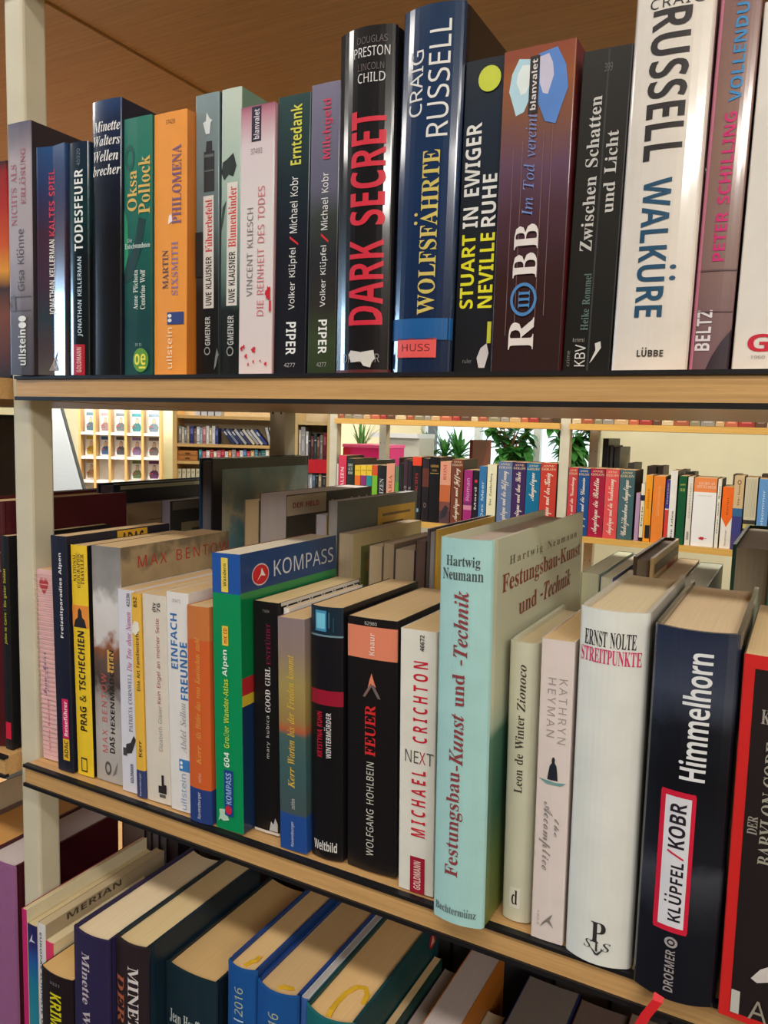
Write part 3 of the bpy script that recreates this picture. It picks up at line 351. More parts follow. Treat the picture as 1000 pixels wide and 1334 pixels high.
4,87,137,1,36,80,80,78,74,68,68,113,113,108,105,103,103,134,134,132,128,122,122,168,168,163,160,157,156,190,191,189,181,181,212,212,202,137,132,134,85,77,178,184,187,188,193,193,188,187,184,173,120,172,183,186,188,188,193,193,189,188,186,177,121,178,183,187,189,193,193,189,184,77,77,159,77,
4,90,100,1,21,58,58,132,112,103,96,89,82,76,72,81,158,158,87,100,115,128,139,147,152,142,80,85,186,186,184,181,176,170,162,162,193,193,186,86,86,88,92,101,113,113,80,
4,97,84,2,28,73,66,60,55,56,59,68,74,81,92,101,109,114,116,134,117,118,120,125,131,135,122,109,101,99,100,88,81,78,79,83,98,107,117,135,143,149,155,157,155,146,156,156,94,91,90,93,102,99,83,78,81,89,99,83,79,14,83,87,95,104,108,110,108,103,99,95,87,77,76,78,90,91,98,117,130,142,148,150,149,146,135,109,100,93,
4,98,81,2,23,79,74,64,60,57,83,81,72,72,107,92,103,115,122,128,131,133,132,125,119,112,105,93,78,78,81,83,88,183,187,188,193,198,144,154,157,156,152,145,135,126,108,99,92,86,80,15,83,92,96,100,109,112,112,108,105,99,93,91,84,77,79,84,87,91,96,116,130,140,145,146,144,138,134,115,88,85,
4,99,69,1,37,83,72,64,59,58,59,64,72,82,93,105,113,119,123,124,121,118,110,107,104,104,107,106,103,99,95,87,81,79,79,82,86,91,101,111,116,101,78,79,85,93,104,117,129,140,149,155,157,156,153,148,142,134,132,131,133,139,142,147,151,152,151,148,136,120,112,98,93,90,89,92,104,101,83,
4,100,84,2,31,74,66,61,57,56,57,59,67,79,90,101,113,121,119,111,111,146,117,119,124,130,134,121,116,110,102,99,101,95,88,81,78,79,84,91,100,109,117,134,148,155,157,154,183,187,188,193,198,92,90,93,102,99,83,79,78,80,89,99,90,83,79,15,84,88,92,99,105,109,110,109,104,97,90,83,78,77,81,90,91,94,105,118,132,142,149,151,147,138,125,112,96,91,
4,101,67,2,27,82,72,64,59,57,58,61,72,87,96,104,112,117,121,122,120,112,98,80,79,82,85,91,100,109,114,100,78,79,85,93,105,114,123,140,153,156,157,156,153,148,142,132,123,116,111,97,92,90,89,93,104,101,83,9,81,88,95,105,108,107,103,97,91,117,119,123,133,145,150,152,150,143,
4,104,89,1,31,112,104,101,103,116,113,103,93,83,76,55,82,81,72,72,87,107,89,98,106,114,123,133,136,131,121,124,129,136,140,126,78,81,90,101,142,145,140,126,105,80,80,180,187,188,193,194,198,129,142,151,156,157,154,145,122,94,91,94,105,102,84,
4,105,49,2,8,93,85,82,85,93,101,104,101,173,176,184,192,195,192,184,176,15,72,63,60,73,72,65,65,97,81,82,84,89,95,99,86,78,81,90,139,147,148,152,157,94,91,91,94,102,100,84,
4,107,81,1,31,111,104,98,94,90,84,76,55,82,81,72,72,87,107,87,108,112,113,105,105,139,139,128,107,110,116,120,125,129,133,122,78,79,85,96,116,111,80,80,180,187,188,193,194,198,121,138,143,149,152,156,156,152,147,130,112,93,90,93,101,99,83,
4,108,43,1,19,70,65,61,58,57,59,82,80,73,73,106,78,79,81,86,93,96,83,77,78,78,81,85,90,101,184,187,188,192,198,95,91,90,93,102,100,83,79,
4,109,131,1,47,155,147,144,144,158,158,155,148,140,131,117,98,116,116,113,104,94,84,76,56,73,71,65,64,98,89,98,115,124,133,137,135,143,150,158,166,175,178,177,164,164,167,169,178,182,175,162,78,81,90,95,139,142,145,142,133,118,80,80,139,144,145,141,128,107,80,80,142,147,148,152,157,128,141,156,157,154,145,134,145,152,156,157,154,145,136,97,94,91,92,103,100,90,79,
4,110,89,1,32,113,105,102,102,116,116,113,104,94,84,76,56,73,71,65,64,98,89,98,115,124,133,137,134,122,125,130,136,140,133,126,120,78,81,90,95,139,144,145,141,128,107,80,80,142,147,148,152,157,128,141,156,157,154,145,130,94,91,94,102,100,90,83,79,
4,111,79,2,20,84,73,65,59,57,58,61,72,87,95,104,115,124,129,131,130,127,117,110,93,78,79,85,93,105,114,123,140,153,156,157,156,150,142,131,122,112,95,88,79,14,86,90,97,106,110,111,109,103,99,95,88,80,77,79,83,84,92,113,128,140,149,152,151,148,137,115,95,86,
4,114,65,1,20,56,73,71,65,64,98,89,92,106,112,123,125,124,119,115,110,106,99,88,76,80,142,147,148,152,157,127,135,153,157,155,146,141,135,134,136,140,136,115,80,
4,115,63,1,37,83,65,61,58,54,58,63,68,80,87,90,90,87,77,70,67,69,73,80,96,105,111,113,117,114,109,104,93,87,85,84,86,104,108,107,101,89,78,82,81,78,79,107,106,89,84,86,93,96,103,115,126,137,145,152,156,157,154,154,157,157,131,132,147,152,150,147,144,138,113,100,94,84,78,
4,116,46,1,22,68,59,56,71,63,63,80,94,100,93,107,105,92,77,77,79,84,92,96,89,82,75,78,81,90,148,148,154,164,179,179,155,155,148,148,99,91,90,94,104,101,91,84,79,
4,117,89,1,32,72,62,59,60,72,70,63,63,96,79,79,82,91,102,111,119,139,123,124,128,137,140,127,121,114,109,105,102,105,97,89,80,78,81,90,99,143,147,148,152,157,96,93,90,95,108,129,155,155,92,91,92,103,100,83,79,78,78,81,90,106,93,85,79,
4,45,54,1,4,67,67,107,107,118,132,132,118,
5,65,124,4,51,73,64,58,54,53,54,58,63,70,78,81,81,79,75,67,64,65,70,90,110,104,102,103,107,113,120,129,136,147,178,194,206,209,172,162,172,202,209,213,201,184,170,160,158,132,136,124,114,103,93,83,76,78,81,87,94,100,106,109,111,108,105,99,96,93,91,88,85,81,86,104,113,123,129,135,139,140,138,133,145,173,184,188,186,114,90,94,122,126,125,116,98,88,85,82,78,87,92,99,89,82,78,5,147,194,172,141,146,108,178,160,129,118,6,114,132,129,123,117,113,109,128,130,131,126,116,6,137,140,139,136,118,128,92,108,117,124,104,96,
5,68,126,3,69,98,88,82,78,77,80,85,91,103,117,125,141,148,162,171,158,142,130,118,107,98,93,91,91,94,97,102,113,123,131,135,137,139,141,142,140,136,130,121,112,95,84,80,77,76,77,86,93,111,133,160,176,181,186,189,188,179,187,190,189,187,179,173,166,154,142,131,122,110,79,80,82,85,89,96,98,98,97,93,103,134,145,163,171,178,181,179,174,166,154,142,131,126,122,120,119,122,129,140,150,164,165,164,161,150,138,129,121,116,115,121,126,132,138,146,161,168,179,185,182,174,177,178,177,175,170,156,139,129,119,101,93,87,81,79,80,84,80,13,144,154,164,172,179,183,184,182,176,170,157,146,132,85,87,92,101,113,126,139,155,166,154,114,99,88,9,97,105,113,102,92,85,82,83,90,83,84,88,93,94,93,89,87,84,
5,70,123,3,44,118,111,105,102,101,103,109,119,133,148,163,183,198,208,213,213,215,214,210,197,184,165,149,142,127,120,110,107,106,106,108,114,118,126,136,138,138,139,144,148,147,144,140,126,123,124,128,133,140,150,160,170,178,183,185,182,178,179,181,182,181,178,174,167,168,175,178,177,170,165,153,146,140,136,132,129,130,135,151,157,168,170,169,162,147,139,133,124,53,106,93,83,77,75,76,80,85,91,100,102,103,102,100,88,87,92,97,105,116,126,142,131,116,114,117,129,144,152,162,176,178,180,181,174,170,176,182,186,190,194,196,195,192,181,179,166,174,170,168,159,146,128,79,80,84,90,98,104,109,112,113,110,107,104,100,98,94,91,86,84,84,86,92,119,116,107,109,112,119,124,141,154,166,167,166,165,151,128,128,140,143,144,143,139,135,131,123,109,107,124,124,123,104,90,82,5,182,188,191,189,185,129,133,140,140,137,
5,72,142,2,95,88,76,66,61,59,60,64,69,75,84,87,86,80,72,71,74,79,94,101,108,115,101,101,97,96,102,119,140,128,119,112,110,111,119,120,116,103,92,89,86,85,94,106,116,126,129,132,128,161,169,170,169,163,154,146,158,168,179,199,208,216,222,227,229,230,227,217,210,181,169,163,164,166,174,182,190,222,227,231,218,206,190,181,171,162,155,150,147,146,148,155,144,134,121,105,78,79,83,89,97,104,109,112,113,110,103,100,95,93,90,85,83,85,90,100,114,108,107,107,109,114,121,152,144,141,143,146,153,163,166,165,156,144,142,142,144,154,164,169,170,168,162,150,174,177,176,174,167,152,128,132,147,160,178,183,184,184,181,178,173,164,153,148,133,109,91,87,86,88,91,96,123,126,125,115,102,89,84,81,80,81,85,91,103,112,126,123,104,90,81,9,184,194,209,217,218,215,209,202,193,140,145,157,169,178,180,177,170,158,
5,74,89,2,66,60,47,43,45,52,62,76,101,110,141,159,169,158,137,127,111,104,101,103,108,118,119,116,112,101,95,91,90,92,97,104,127,141,162,183,187,188,177,171,168,160,134,140,144,147,148,147,144,139,132,117,112,113,123,129,139,142,143,142,139,131,124,115,96,77,68,37,40,52,61,71,80,88,97,98,154,174,180,178,169,163,147,135,126,120,118,119,117,115,114,115,119,125,132,141,150,158,173,178,183,185,184,182,179,175,171,157,98,97,94,89,85,78,73,68,64,61,63,65,66,68,75,79,85,88,92,95,83,72,53,41,38,11,60,69,80,93,108,95,83,71,55,53,55,41,44,54,71,94,90,84,76,56,49,43,
5,75,128,2,34,163,157,150,149,150,155,161,160,151,150,153,166,170,184,190,197,206,214,222,222,215,208,189,175,167,175,175,170,172,178,204,211,217,173,79,80,87,92,100,108,124,127,128,131,133,134,138,161,168,174,179,183,184,182,179,173,145,133,130,119,111,89,89,93,121,125,125,82,52,85,73,63,57,54,59,64,71,76,82,82,80,69,67,68,76,82,91,98,106,122,137,126,118,110,107,108,117,116,106,98,87,85,82,85,100,110,119,126,129,122,123,138,167,173,162,157,148,142,129,118,103,77,79,83,89,96,107,111,112,111,107,99,96,93,90,87,83,82,84,88,98,126,149,142,140,142,148,151,163,164,159,153,142,141,143,147,160,166,168,166,160,146,145,153,178,179,166,156,129,116,97,88,80,
5,76,107,3,62,91,76,72,71,72,75,80,88,99,112,119,126,114,104,98,96,98,103,111,123,136,157,161,156,136,121,112,109,110,114,120,128,136,145,155,165,175,185,191,196,199,200,197,186,179,152,140,124,136,146,170,184,193,196,194,187,165,148,136,127,118,105,79,82,86,90,94,98,100,101,99,94,105,120,123,128,137,146,156,165,173,180,184,185,182,180,177,167,155,142,135,129,126,124,141,156,168,177,183,185,184,181,177,171,158,145,139,124,103,88,85,88,107,121,126,125,123,118,96,83,80,81,85,80,11,154,162,169,175,185,190,189,185,178,170,162,130,133,138,143,155,168,179,181,177,168,152,9,90,100,109,99,83,77,76,77,80,83,85,90,95,96,92,90,88,85,
5,77,136,1,69,70,63,58,55,53,56,62,70,77,80,78,65,63,66,71,77,84,103,125,136,146,160,163,164,162,138,132,150,177,194,200,204,182,176,170,166,168,172,198,215,221,225,218,192,181,171,163,158,153,151,150,154,168,188,173,157,148,134,126,122,118,115,112,113,121,145,132,88,80,79,80,83,88,95,104,110,112,110,104,98,93,89,85,83,85,90,116,150,164,175,185,184,182,175,119,99,131,167,182,185,183,132,114,102,87,85,86,107,123,126,125,120,95,86,81,79,80,83,88,102,113,140,171,155,133,119,90,80,79,80,84,96,104,125,166,151,87,81,
5,82,145,1,109,103,90,81,75,73,78,84,90,99,101,102,99,97,90,86,86,87,90,95,101,107,119,125,135,146,157,172,188,172,148,136,115,106,97,95,101,106,112,118,128,135,139,141,143,145,144,140,135,119,109,101,94,90,89,90,101,120,132,152,172,196,203,212,213,204,212,218,223,220,213,202,186,191,192,185,188,215,227,231,235,219,191,180,174,169,166,164,165,179,179,178,174,171,170,172,182,193,199,203,204,202,195,182,171,166,152,136,125,114,79,80,84,90,98,109,113,114,111,109,105,99,97,96,94,92,89,86,84,83,84,92,99,114,136,154,169,179,181,178,175,165,158,148,133,128,127,128,131,141,154,169,170,169,165,147,139,131,122,121,122,125,130,137,145,160,173,178,183,185,182,184,184,182,179,176,171,160,151,143,136,131,125,113,89,87,115,124,126,125,112,82,79,80,83,87,93,98,124,129,130,129,130,132,135,134,139,147,157,162,171,176,165,142,128,103,88,83,80,
5,85,151,1,80,139,132,127,124,123,125,133,149,156,160,159,156,152,147,140,132,116,102,94,92,98,105,117,126,130,130,131,134,138,137,133,128,121,113,103,96,91,88,87,88,95,101,116,124,140,148,160,169,175,177,176,173,169,141,138,139,142,155,169,198,209,234,185,182,188,195,232,236,240,229,207,201,189,180,170,167,166,167,153,147,79,80,83,88,101,108,121,142,154,164,173,177,179,180,179,176,167,152,141,126,120,120,130,146,157,169,170,168,158,141,132,125,119,115,114,115,118,124,130,137,152,159,172,177,184,185,183,178,170,160,153,145,137,95,87,84,83,90,109,157,178,181,97,85,86,91,124,126,125,116,94,89,82,79,82,87,92,97,83,80,
5,86,101,1,44,109,106,111,116,121,136,122,112,105,103,104,111,110,99,80,78,78,83,105,109,117,121,124,122,117,133,156,160,163,152,137,120,134,147,184,195,202,203,191,179,164,147,132,115,79,80,94,123,135,159,150,147,149,154,159,170,172,165,146,147,150,156,174,176,176,174,167,160,153,162,182,184,182,162,115,90,101,115,173,183,185,183,172,156,130,108,93,81,
5,97,89,2,29,113,108,105,103,102,92,81,74,69,65,64,65,68,72,78,92,100,107,115,119,122,141,120,121,126,138,141,125,119,79,80,82,85,90,82,79,80,83,88,94,101,107,114,119,128,131,132,130,124,131,132,89,88,89,99,95,83,80,14,84,90,96,109,114,115,115,111,106,99,91,85,81,80,83,85,90,107,116,121,123,127,126,121,111,101,91,87,
5,98,81,2,35,135,130,121,113,98,83,73,70,69,70,75,80,71,68,75,83,115,137,100,85,86,90,109,106,105,108,115,122,129,131,130,127,117,125,133,100,96,92,92,82,79,82,86,91,95,108,116,108,112,117,125,176,178,118,89,86,84,94,100,108,119,129,132,130,122,115,108,96,98,104,8,113,121,123,122,117,113,111,111,97,108,115,119,120,116,110,101,
5,99,65,1,32,84,76,70,66,65,66,69,79,93,106,117,120,121,121,119,117,113,108,107,112,110,107,94,88,84,85,91,101,113,116,100,92,79,80,84,89,96,103,109,121,129,132,129,126,121,118,115,113,112,114,120,125,127,126,111,101,91,85,84,89,99,95,83,80,
5,100,101,2,29,82,75,69,65,64,65,68,73,86,93,100,107,116,120,149,169,120,120,122,129,140,143,129,123,117,107,104,103,93,79,80,83,88,95,102,108,114,125,129,131,132,130,125,177,178,89,86,85,89,99,95,83,80,79,82,85,91,82,13,86,90,94,107,115,116,115,112,109,101,85,81,82,83,84,87,101,116,122,126,127,126,121,99,88,84,
5,101,69,2,26,85,76,69,64,63,67,84,99,106,116,119,120,119,110,94,84,81,83,87,94,101,117,120,111,102,93,79,80,84,90,97,108,125,131,132,129,125,120,115,106,99,97,87,85,84,85,87,99,95,88,83,80,9,86,97,105,108,109,108,106,103,96,101,105,113,117,121,125,127,126,119,
5,102,89,2,29,114,98,83,57,36,68,66,67,69,75,88,75,72,87,115,125,134,142,152,155,153,149,142,132,108,86,97,103,110,95,81,78,34,32,86,88,94,97,99,120,108,112,125,163,174,180,182,179,172,164,156,147,138,122,84,87,91,99,8,108,124,135,142,144,140,134,127,128,138,150,161,174,177,173,164,
5,103,88,3,33,138,126,112,100,88,75,62,55,49,46,45,56,92,96,88,80,73,68,64,63,64,67,77,84,99,106,114,118,121,142,117,126,135,95,86,80,59,43,34,30,31,34,38,43,62,79,86,81,79,80,83,88,95,101,108,120,125,131,132,130,125,131,133,87,92,99,13,83,87,91,100,112,114,113,110,104,88,81,79,80,83,84,87,96,117,123,126,127,124,104,93,86,84,9,61,66,76,89,75,64,57,55,57,35,38,49,73,67,59,51,42,37,
5,104,95,1,35,146,135,127,120,115,111,109,108,115,129,128,123,111,102,85,64,85,74,71,86,95,115,136,101,117,130,134,141,141,134,125,124,125,127,142,95,85,81,79,80,83,87,97,109,125,126,125,116,105,80,79,120,108,112,127,140,176,178,113,127,132,131,124,113,102,91,86,85,86,99,
5,105,58,2,10,106,103,98,97,98,104,111,116,116,110,141,141,145,148,152,157,157,153,147,141,16,109,99,87,81,72,69,69,81,72,69,87,110,86,87,94,105,95,86,80,79,82,90,94,117,108,112,130,132,87,85,88,99,
5,108,70,1,21,111,97,91,84,78,74,71,70,72,80,72,69,80,90,115,135,99,87,90,96,108,95,83,80,79,80,82,86,91,99,115,108,111,122,135,176,178,113,88,85,88,99,
5,109,134,1,50,60,86,86,84,81,73,70,77,84,91,97,102,104,103,118,130,137,139,138,154,166,171,178,179,178,175,164,163,164,170,181,185,176,165,162,155,148,147,148,164,165,158,144,123,98,124,126,125,110,85,79,118,119,119,117,108,112,120,126,130,131,129,121,113,127,132,129,125,113,127,132,131,124,118,112,105,90,86,85,88,99,95,87,80,79,80,87,93,100,122,126,123,109,80,79,117,122,125,113,80,
5,110,97,1,38,60,86,86,84,81,73,70,84,91,97,102,104,103,118,131,136,140,143,141,126,125,126,132,144,147,130,124,117,113,110,111,114,130,130,129,123,107,85,79,118,119,119,117,108,112,126,130,131,129,120,113,127,132,131,128,118,110,90,87,85,88,99,95,81,79,80,83,93,101,106,124,126,126,123,109,80,
5,111,75,2,26,83,75,69,66,64,65,68,78,85,92,100,107,114,120,123,124,123,121,113,118,124,128,116,110,104,94,79,80,84,89,96,102,108,120,125,128,131,132,131,128,123,116,111,105,94,96,101,97,89,87,87,81,14,87,95,94,97,104,112,115,114,111,107,102,93,84,85,84,88,91,95,98,111,121,125,126,125,121,109,91,85,
5,112,91,1,34,69,83,91,108,129,103,112,122,126,133,133,127,118,117,126,138,141,132,120,115,109,105,102,101,102,120,121,115,105,94,56,35,79,72,112,126,138,169,171,122,129,132,131,124,113,102,90,85,88,99,95,87,80,79,80,83,87,92,98,122,126,125,117,104,34,32,115,108,
5,113,87,2,38,88,81,74,73,90,80,73,68,65,64,67,77,84,98,106,112,115,119,140,97,90,91,94,98,108,114,115,113,129,133,137,119,120,119,116,111,104,96,29,30,38,50,82,79,80,83,88,95,107,119,124,131,132,130,124,130,132,57,40,36,35,36,46,61,71,82,94,99,95,81,74,58,49,41,35,31,8,82,95,111,110,106,88,80,80,84,92,118,124,125,104,90,85,
5,114,69,1,26,119,106,99,94,81,78,77,77,79,86,97,85,72,69,80,84,89,89,91,108,113,114,96,98,101,116,95,83,80,79,82,86,92,96,101,112,121,121,108,112,122,134,135,130,128,125,121,117,87,85,86,99,
5,115,59,1,32,112,104,97,92,82,70,65,62,61,63,66,72,76,76,74,69,70,79,85,87,87,72,69,95,98,95,95,102,104,103,100,108,98,90,85,82,79,80,82,86,91,96,98,98,94,92,87,86,84,86,97,109,122,108,112,137,134,129,126,114,105,98,94,101,
5,116,74,1,24,69,87,114,135,123,134,132,119,86,86,88,101,108,111,96,89,82,77,73,70,70,72,81,72,112,131,174,175,154,154,148,148,90,86,85,92,99,95,83,80,79,80,82,86,94,101,117,108,
5,117,99,1,32,150,141,129,123,112,109,109,103,96,89,82,77,73,70,69,75,80,72,69,87,112,94,89,90,92,107,117,127,151,127,129,146,95,87,80,79,82,86,95,88,83,80,79,80,82,86,91,107,116,108,112,130,132,101,89,87,87,99,113,130,132,87,85,99,
5,119,127,2,46,88,74,70,73,86,85,82,74,71,91,116,90,89,94,106,115,130,155,136,133,132,138,147,158,155,153,156,163,167,171,178,180,177,167,174,180,184,174,163,156,149,134,119,114,102,99,79,82,93,103,118,119,118,111,115,130,132,92,85,85,96,107,130,132,101,94,87,84,87,94,98,107,118,128,131,132,129,121,109,97,99,104,101,94,92,86,82,79,83,97,84,82,8,162,170,173,172,170,167,160,159,98,107,117,120,121,120,113,103,
5,121,97,2,39,146,134,122,114,93,81,69,62,57,54,53,56,64,76,101,109,97,88,78,75,74,78,86,79,72,69,90,97,104,106,103,90,92,97,111,129,152,126,143,95,86,80,66,39,32,29,30,33,38,43,52,61,69,79,94,83,79,82,86,96,106,119,115,108,112,130,132,129,121,109,86,84,87,103,130,132,87,99,10,69,75,82,94,98,83,72,64,62,66,34,36,44,64,74,66,58,50,39,34,
5,122,73,2,56,61,56,50,49,52,60,75,97,98,97,95,88,80,73,71,72,75,88,94,102,96,87,84,86,85,74,70,83,90,96,102,104,104,97,97,102,105,115,119,122,127,128,123,106,99,107,109,121,124,111,112,111,103,97,82,71,29,30,36,40,49,60,71,82,84,89,91,86,85,86,89,92,94,96,95,105,104,107,114,119,120,108,112,125,130,132,130,127,120,110,109,109,110,126,130,132,131,128,119,104,94,90,87,99,95,84,76,70,55,48,37,31,10,60,66,74,84,95,86,65,57,54,56,34,37,45,58,76,72,58,48,40,36,
]
STYLES = 'RBFIJC'
_G = {}
def _load():
    d = GLYPHS; i = 0
    while i < len(d):
        key = STYLES[d[i]]+chr(d[i+1]); adv = d[i+2]; nc = d[i+3]; i += 4
        cs = []
        for _ in range(nc):
            n = d[i]; i += 1
            xs = d[i:i+n]; i += n
            ys = d[i:i+n]; i += n
            cs.append([((x-60)/250.0, (y-80)/250.0) for x, y in zip(xs, ys)])
        _G[key] = (adv/250.0, cs)
_load()
_UML = {'Ä': 'A', 'Ö': 'O', 'Ü': 'U', 'ä': 'a', 'ö': 'o', 'ü': 'u'}
_TRI = {}
def _inside(p, poly):
    r = False
    for (x0, y0), (x1, y1) in zip(poly, poly[1:]+poly[:1]):
        if (y0 > p[1]) != (y1 > p[1]) and p[0] < (x1-x0)*(p[1]-y0)/(y1-y0)+x0: r = not r
    return r
def fill(cs):
    """contours -> vertices, triangles; every outer contour is filled with its own holes"""
    depth = [sum(_inside(c[0], o) for o in cs if o is not c) for c in cs]
    vs, tr = [], []
    for c, dpt in zip(cs, depth):
        if dpt % 2: continue
        grp = [c]+[h for h, dh in zip(cs, depth) if dh == dpt+1 and _inside(h[0], c)]
        o = len(vs); vs += [p for g in grp for p in g]
        tr += [tuple(o+i for i in t) for t in tessellate_polygon([[Vector((p[0], p[1], 0)) for p in g] for g in grp])]
    return vs, tr
def glyph(st, ch):
    """-> advance, vertices, triangles"""
    k = st+ch
    if k in _TRI: return _TRI[k]
    base = _UML.get(ch, ch)
    adv, cs = _G.get(st+base) or _G.get(('B' if st in 'BF' else 'R')+base) or _G.get('R'+base) or (0.28, [])
    cs = [list(c) for c in cs]
    if ch in _UML:
        xs = [p[0] for c in cs for p in c]; ys = [p[1] for c in cs for p in c]
        mx, ty = (min(xs)+max(xs))/2, max(ys); q = 0.055
        for sx in (-1, 1):
            x, y = mx+sx*0.13, ty+0.13
            cs.append([(x+q*math.cos(a*math.pi/4), y+q*math.sin(a*math.pi/4)) for a in range(8)])
    vs, tr = fill(cs)
    _TRI[k] = (adv, vs, tr); return _TRI[k]

def typeset(s, st, track=0.0):
    vs, ts, x = [], [], 0.0
    for ch in s:
        if ch == ' ': x += 0.27+track; continue
        adv, v, t = glyph(st, ch); o = len(vs)
        vs += [(x+p[0], p[1]) for p in v]; ts += [tuple(o+i for i in q) for q in t]
        x += adv+track
    return vs, ts

# a printed mark is (kind, data, (a0,a1,b0,b1), colour); a runs across the panel, b up it, both 0..1
def T(s, rect, col, st='R', track=0.0, d='up', rough=0.45): return ('text', (s, st, d, track), rect, col, rough)
def H(s, rect, col, st='R', track=0.0): return T(s, rect, col, st, track, 'h')
def D(s, rect, col, st='R', track=0.0): return T(s, rect, col, st, track, 'down')
def R(rect, col): return ('poly', [[(0, 0), (1, 0), (1, 1), (0, 1)]], rect, col, 0.45)
def O(rect, col, n=24): return ('poly', [[(0.5+0.5*math.cos(2*math.pi*i/n), 0.5+0.5*math.sin(2*math.pi*i/n)) for i in range(n)]], rect, col, 0.45)
def RING(rect, col, t=0.2, n=24):
    o = [(0.5+0.5*math.cos(2*math.pi*i/n), 0.5+0.5*math.sin(2*math.pi*i/n)) for i in range(n)]
    return ('poly', [o, [(0.5+(p[0]-.5)*(1-t*2), 0.5+(p[1]-.5)*(1-t*2)) for p in o]], rect, col, 0.45)
def FRAME(rect, col, tx=0.12, ty=0.1):
    return ('poly', [[(0, 0), (1, 0), (1, 1), (0, 1)], [(tx, ty), (1-tx, ty), (1-tx, 1-ty), (tx, 1-ty)]], rect, col, 0.45)
def POLY(pts, rect, col): return ('poly', [pts], rect, col, 0.45)

def mark_mesh(mk):
    """-> vertices in 0..1 x 0..1 panel units, triangles"""
    kind, data, (a0, a1, b0, b1), col, rough = mk
    if kind == 'text':
        s, st, d, track = data; vs, ts = typeset(s, st, track)
        if not vs: return [], []
        xs = [v[0] for v in vs]; ys = [v[1] for v in vs]
        x0, x1, y0, y1 = min(xs), max(xs), min(ys), max(ys)
        n = [((v[0]-x0)/(x1-x0), (v[1]-y0)/(y1-y0)) for v in vs]
        if d == 'up': n = [(1-q, p) for p, q in n]
        elif d == 'down': n = [(q, 1-p) for p, q in n]
    else:
        n, ts = fill(data)
    return [(a0+(a1-a0)*p, b0+(b1-b0)*q) for p, q in n], ts

# ---------------------------------------------------------------- mesh helpers
class MB:
    """collects faces with materials and links them as one mesh object"""
    def __init__(s): s.v = []; s.f = []; s.mi = []; s.m = []
    def mat(s, mt):
        if mt not in s.m: s.m.append(mt)
        return s.m.index(mt)
    def add(s, vs, fs, mt):
        o = len(s.v); s.v += [tuple(v) for v in vs]; k = s.mat(mt)
        for f in fs: s.f.append(tuple(o+i for i in f)); s.mi.append(k)
    def box(s, x0, x1, y0, y1, z0, z1, mt):
        s.add([(x0, y0, z0), (x1, y0, z0), (x1, y1, z0), (x0, y1, z0), (x0, y0, z1), (x1, y0, z1), (x1, y1, z1), (x0, y1, z1)],
              [(0, 3, 2, 1), (4, 5, 6, 7), (0, 1, 5, 4), (1, 2, 6, 5), (2, 3, 7, 6), (3, 0, 4, 7)], mt)
    def prism(s, poly, z0, z1, mt):
        """plan outline (counter-clockwise) raised from z0 to z1"""
        n = len(poly)
        s.add([(p[0], p[1], z0) for p in poly] + [(p[0], p[1], z1) for p in poly],
              [tuple(range(n-1, -1, -1)), tuple(range(n, 2*n))] + [(i, (i+1) % n, n+(i+1) % n, n+i) for i in range(n)], mt)
    def tube(s, pts, rad, mt, n=8):
        vs = []; fs = []
        for i, p in enumerate(pts):
            p = Vector(p); a = Vector(pts[max(0, i-1)]); b = Vector(pts[min(len(pts)-1, i+1)])
            t = (b-a).normalized(); e = t.cross(Vector((0.3, 0.2, 1))).normalized(); g = t.cross(e)
            rr = rad[i] if isinstance(rad, (list, tuple)) else rad
            vs += [p + (e*math.cos(2*math.pi*k/n) + g*math.sin(2*math.pi*k/n))*rr for k in range(n)]
        for i in range(len(pts)-1):
            for k in range(n): fs.append((i*n+k, i*n+(k+1) % n, (i+1)*n+(k+1) % n, (i+1)*n+k))
        fs.append(tuple(range(n-1, -1, -1))); fs.append(tuple((len(pts)-1)*n+k for k in range(n)))
        s.add(vs, fs, mt)
    def build(s, name, parent=None, bevel=0.0, smooth=False):
        me = bpy.data.meshes.new(name); me.from_pydata(s.v, [], s.f)
        for mt in s.m: me.materials.append(mt)
        me.polygons.foreach_set('material_index', s.mi)
        if smooth: me.polygons.foreach_set('use_smooth', [True]*len(s.f))
        me.update()
        o = bpy.data.objects.new(name, me); COL.objects.link(o)
        if parent: o.parent = parent
        if bevel:
            b = o.modifiers.new('soft_edges', 'BEVEL'); b.width = bevel; b.segments = 2; b.limit_method = 'ANGLE'
        return o

def tag(o, label, cat, group=None, kind=None):
    o['label'] = label; o['category'] = cat
    if group: o['group'] = group
    if kind: o['kind'] = kind
    return o
def thing(name, label, cat, loc=(0, 0, 0), group=None, rot=(0, 0, 0)):
    o = bpy.data.objects.new(name, None); COL.objects.link(o); o.empty_display_size = 0.02
    o.location = loc; o.rotation_euler = rot
    return tag(o, label, cat, group)
def structure(o):
    o['kind'] = 'structure'; return o

# ---------------------------------------------------------------- books
PAPER = (212, 180, 132); GREY = (176, 164, 150)

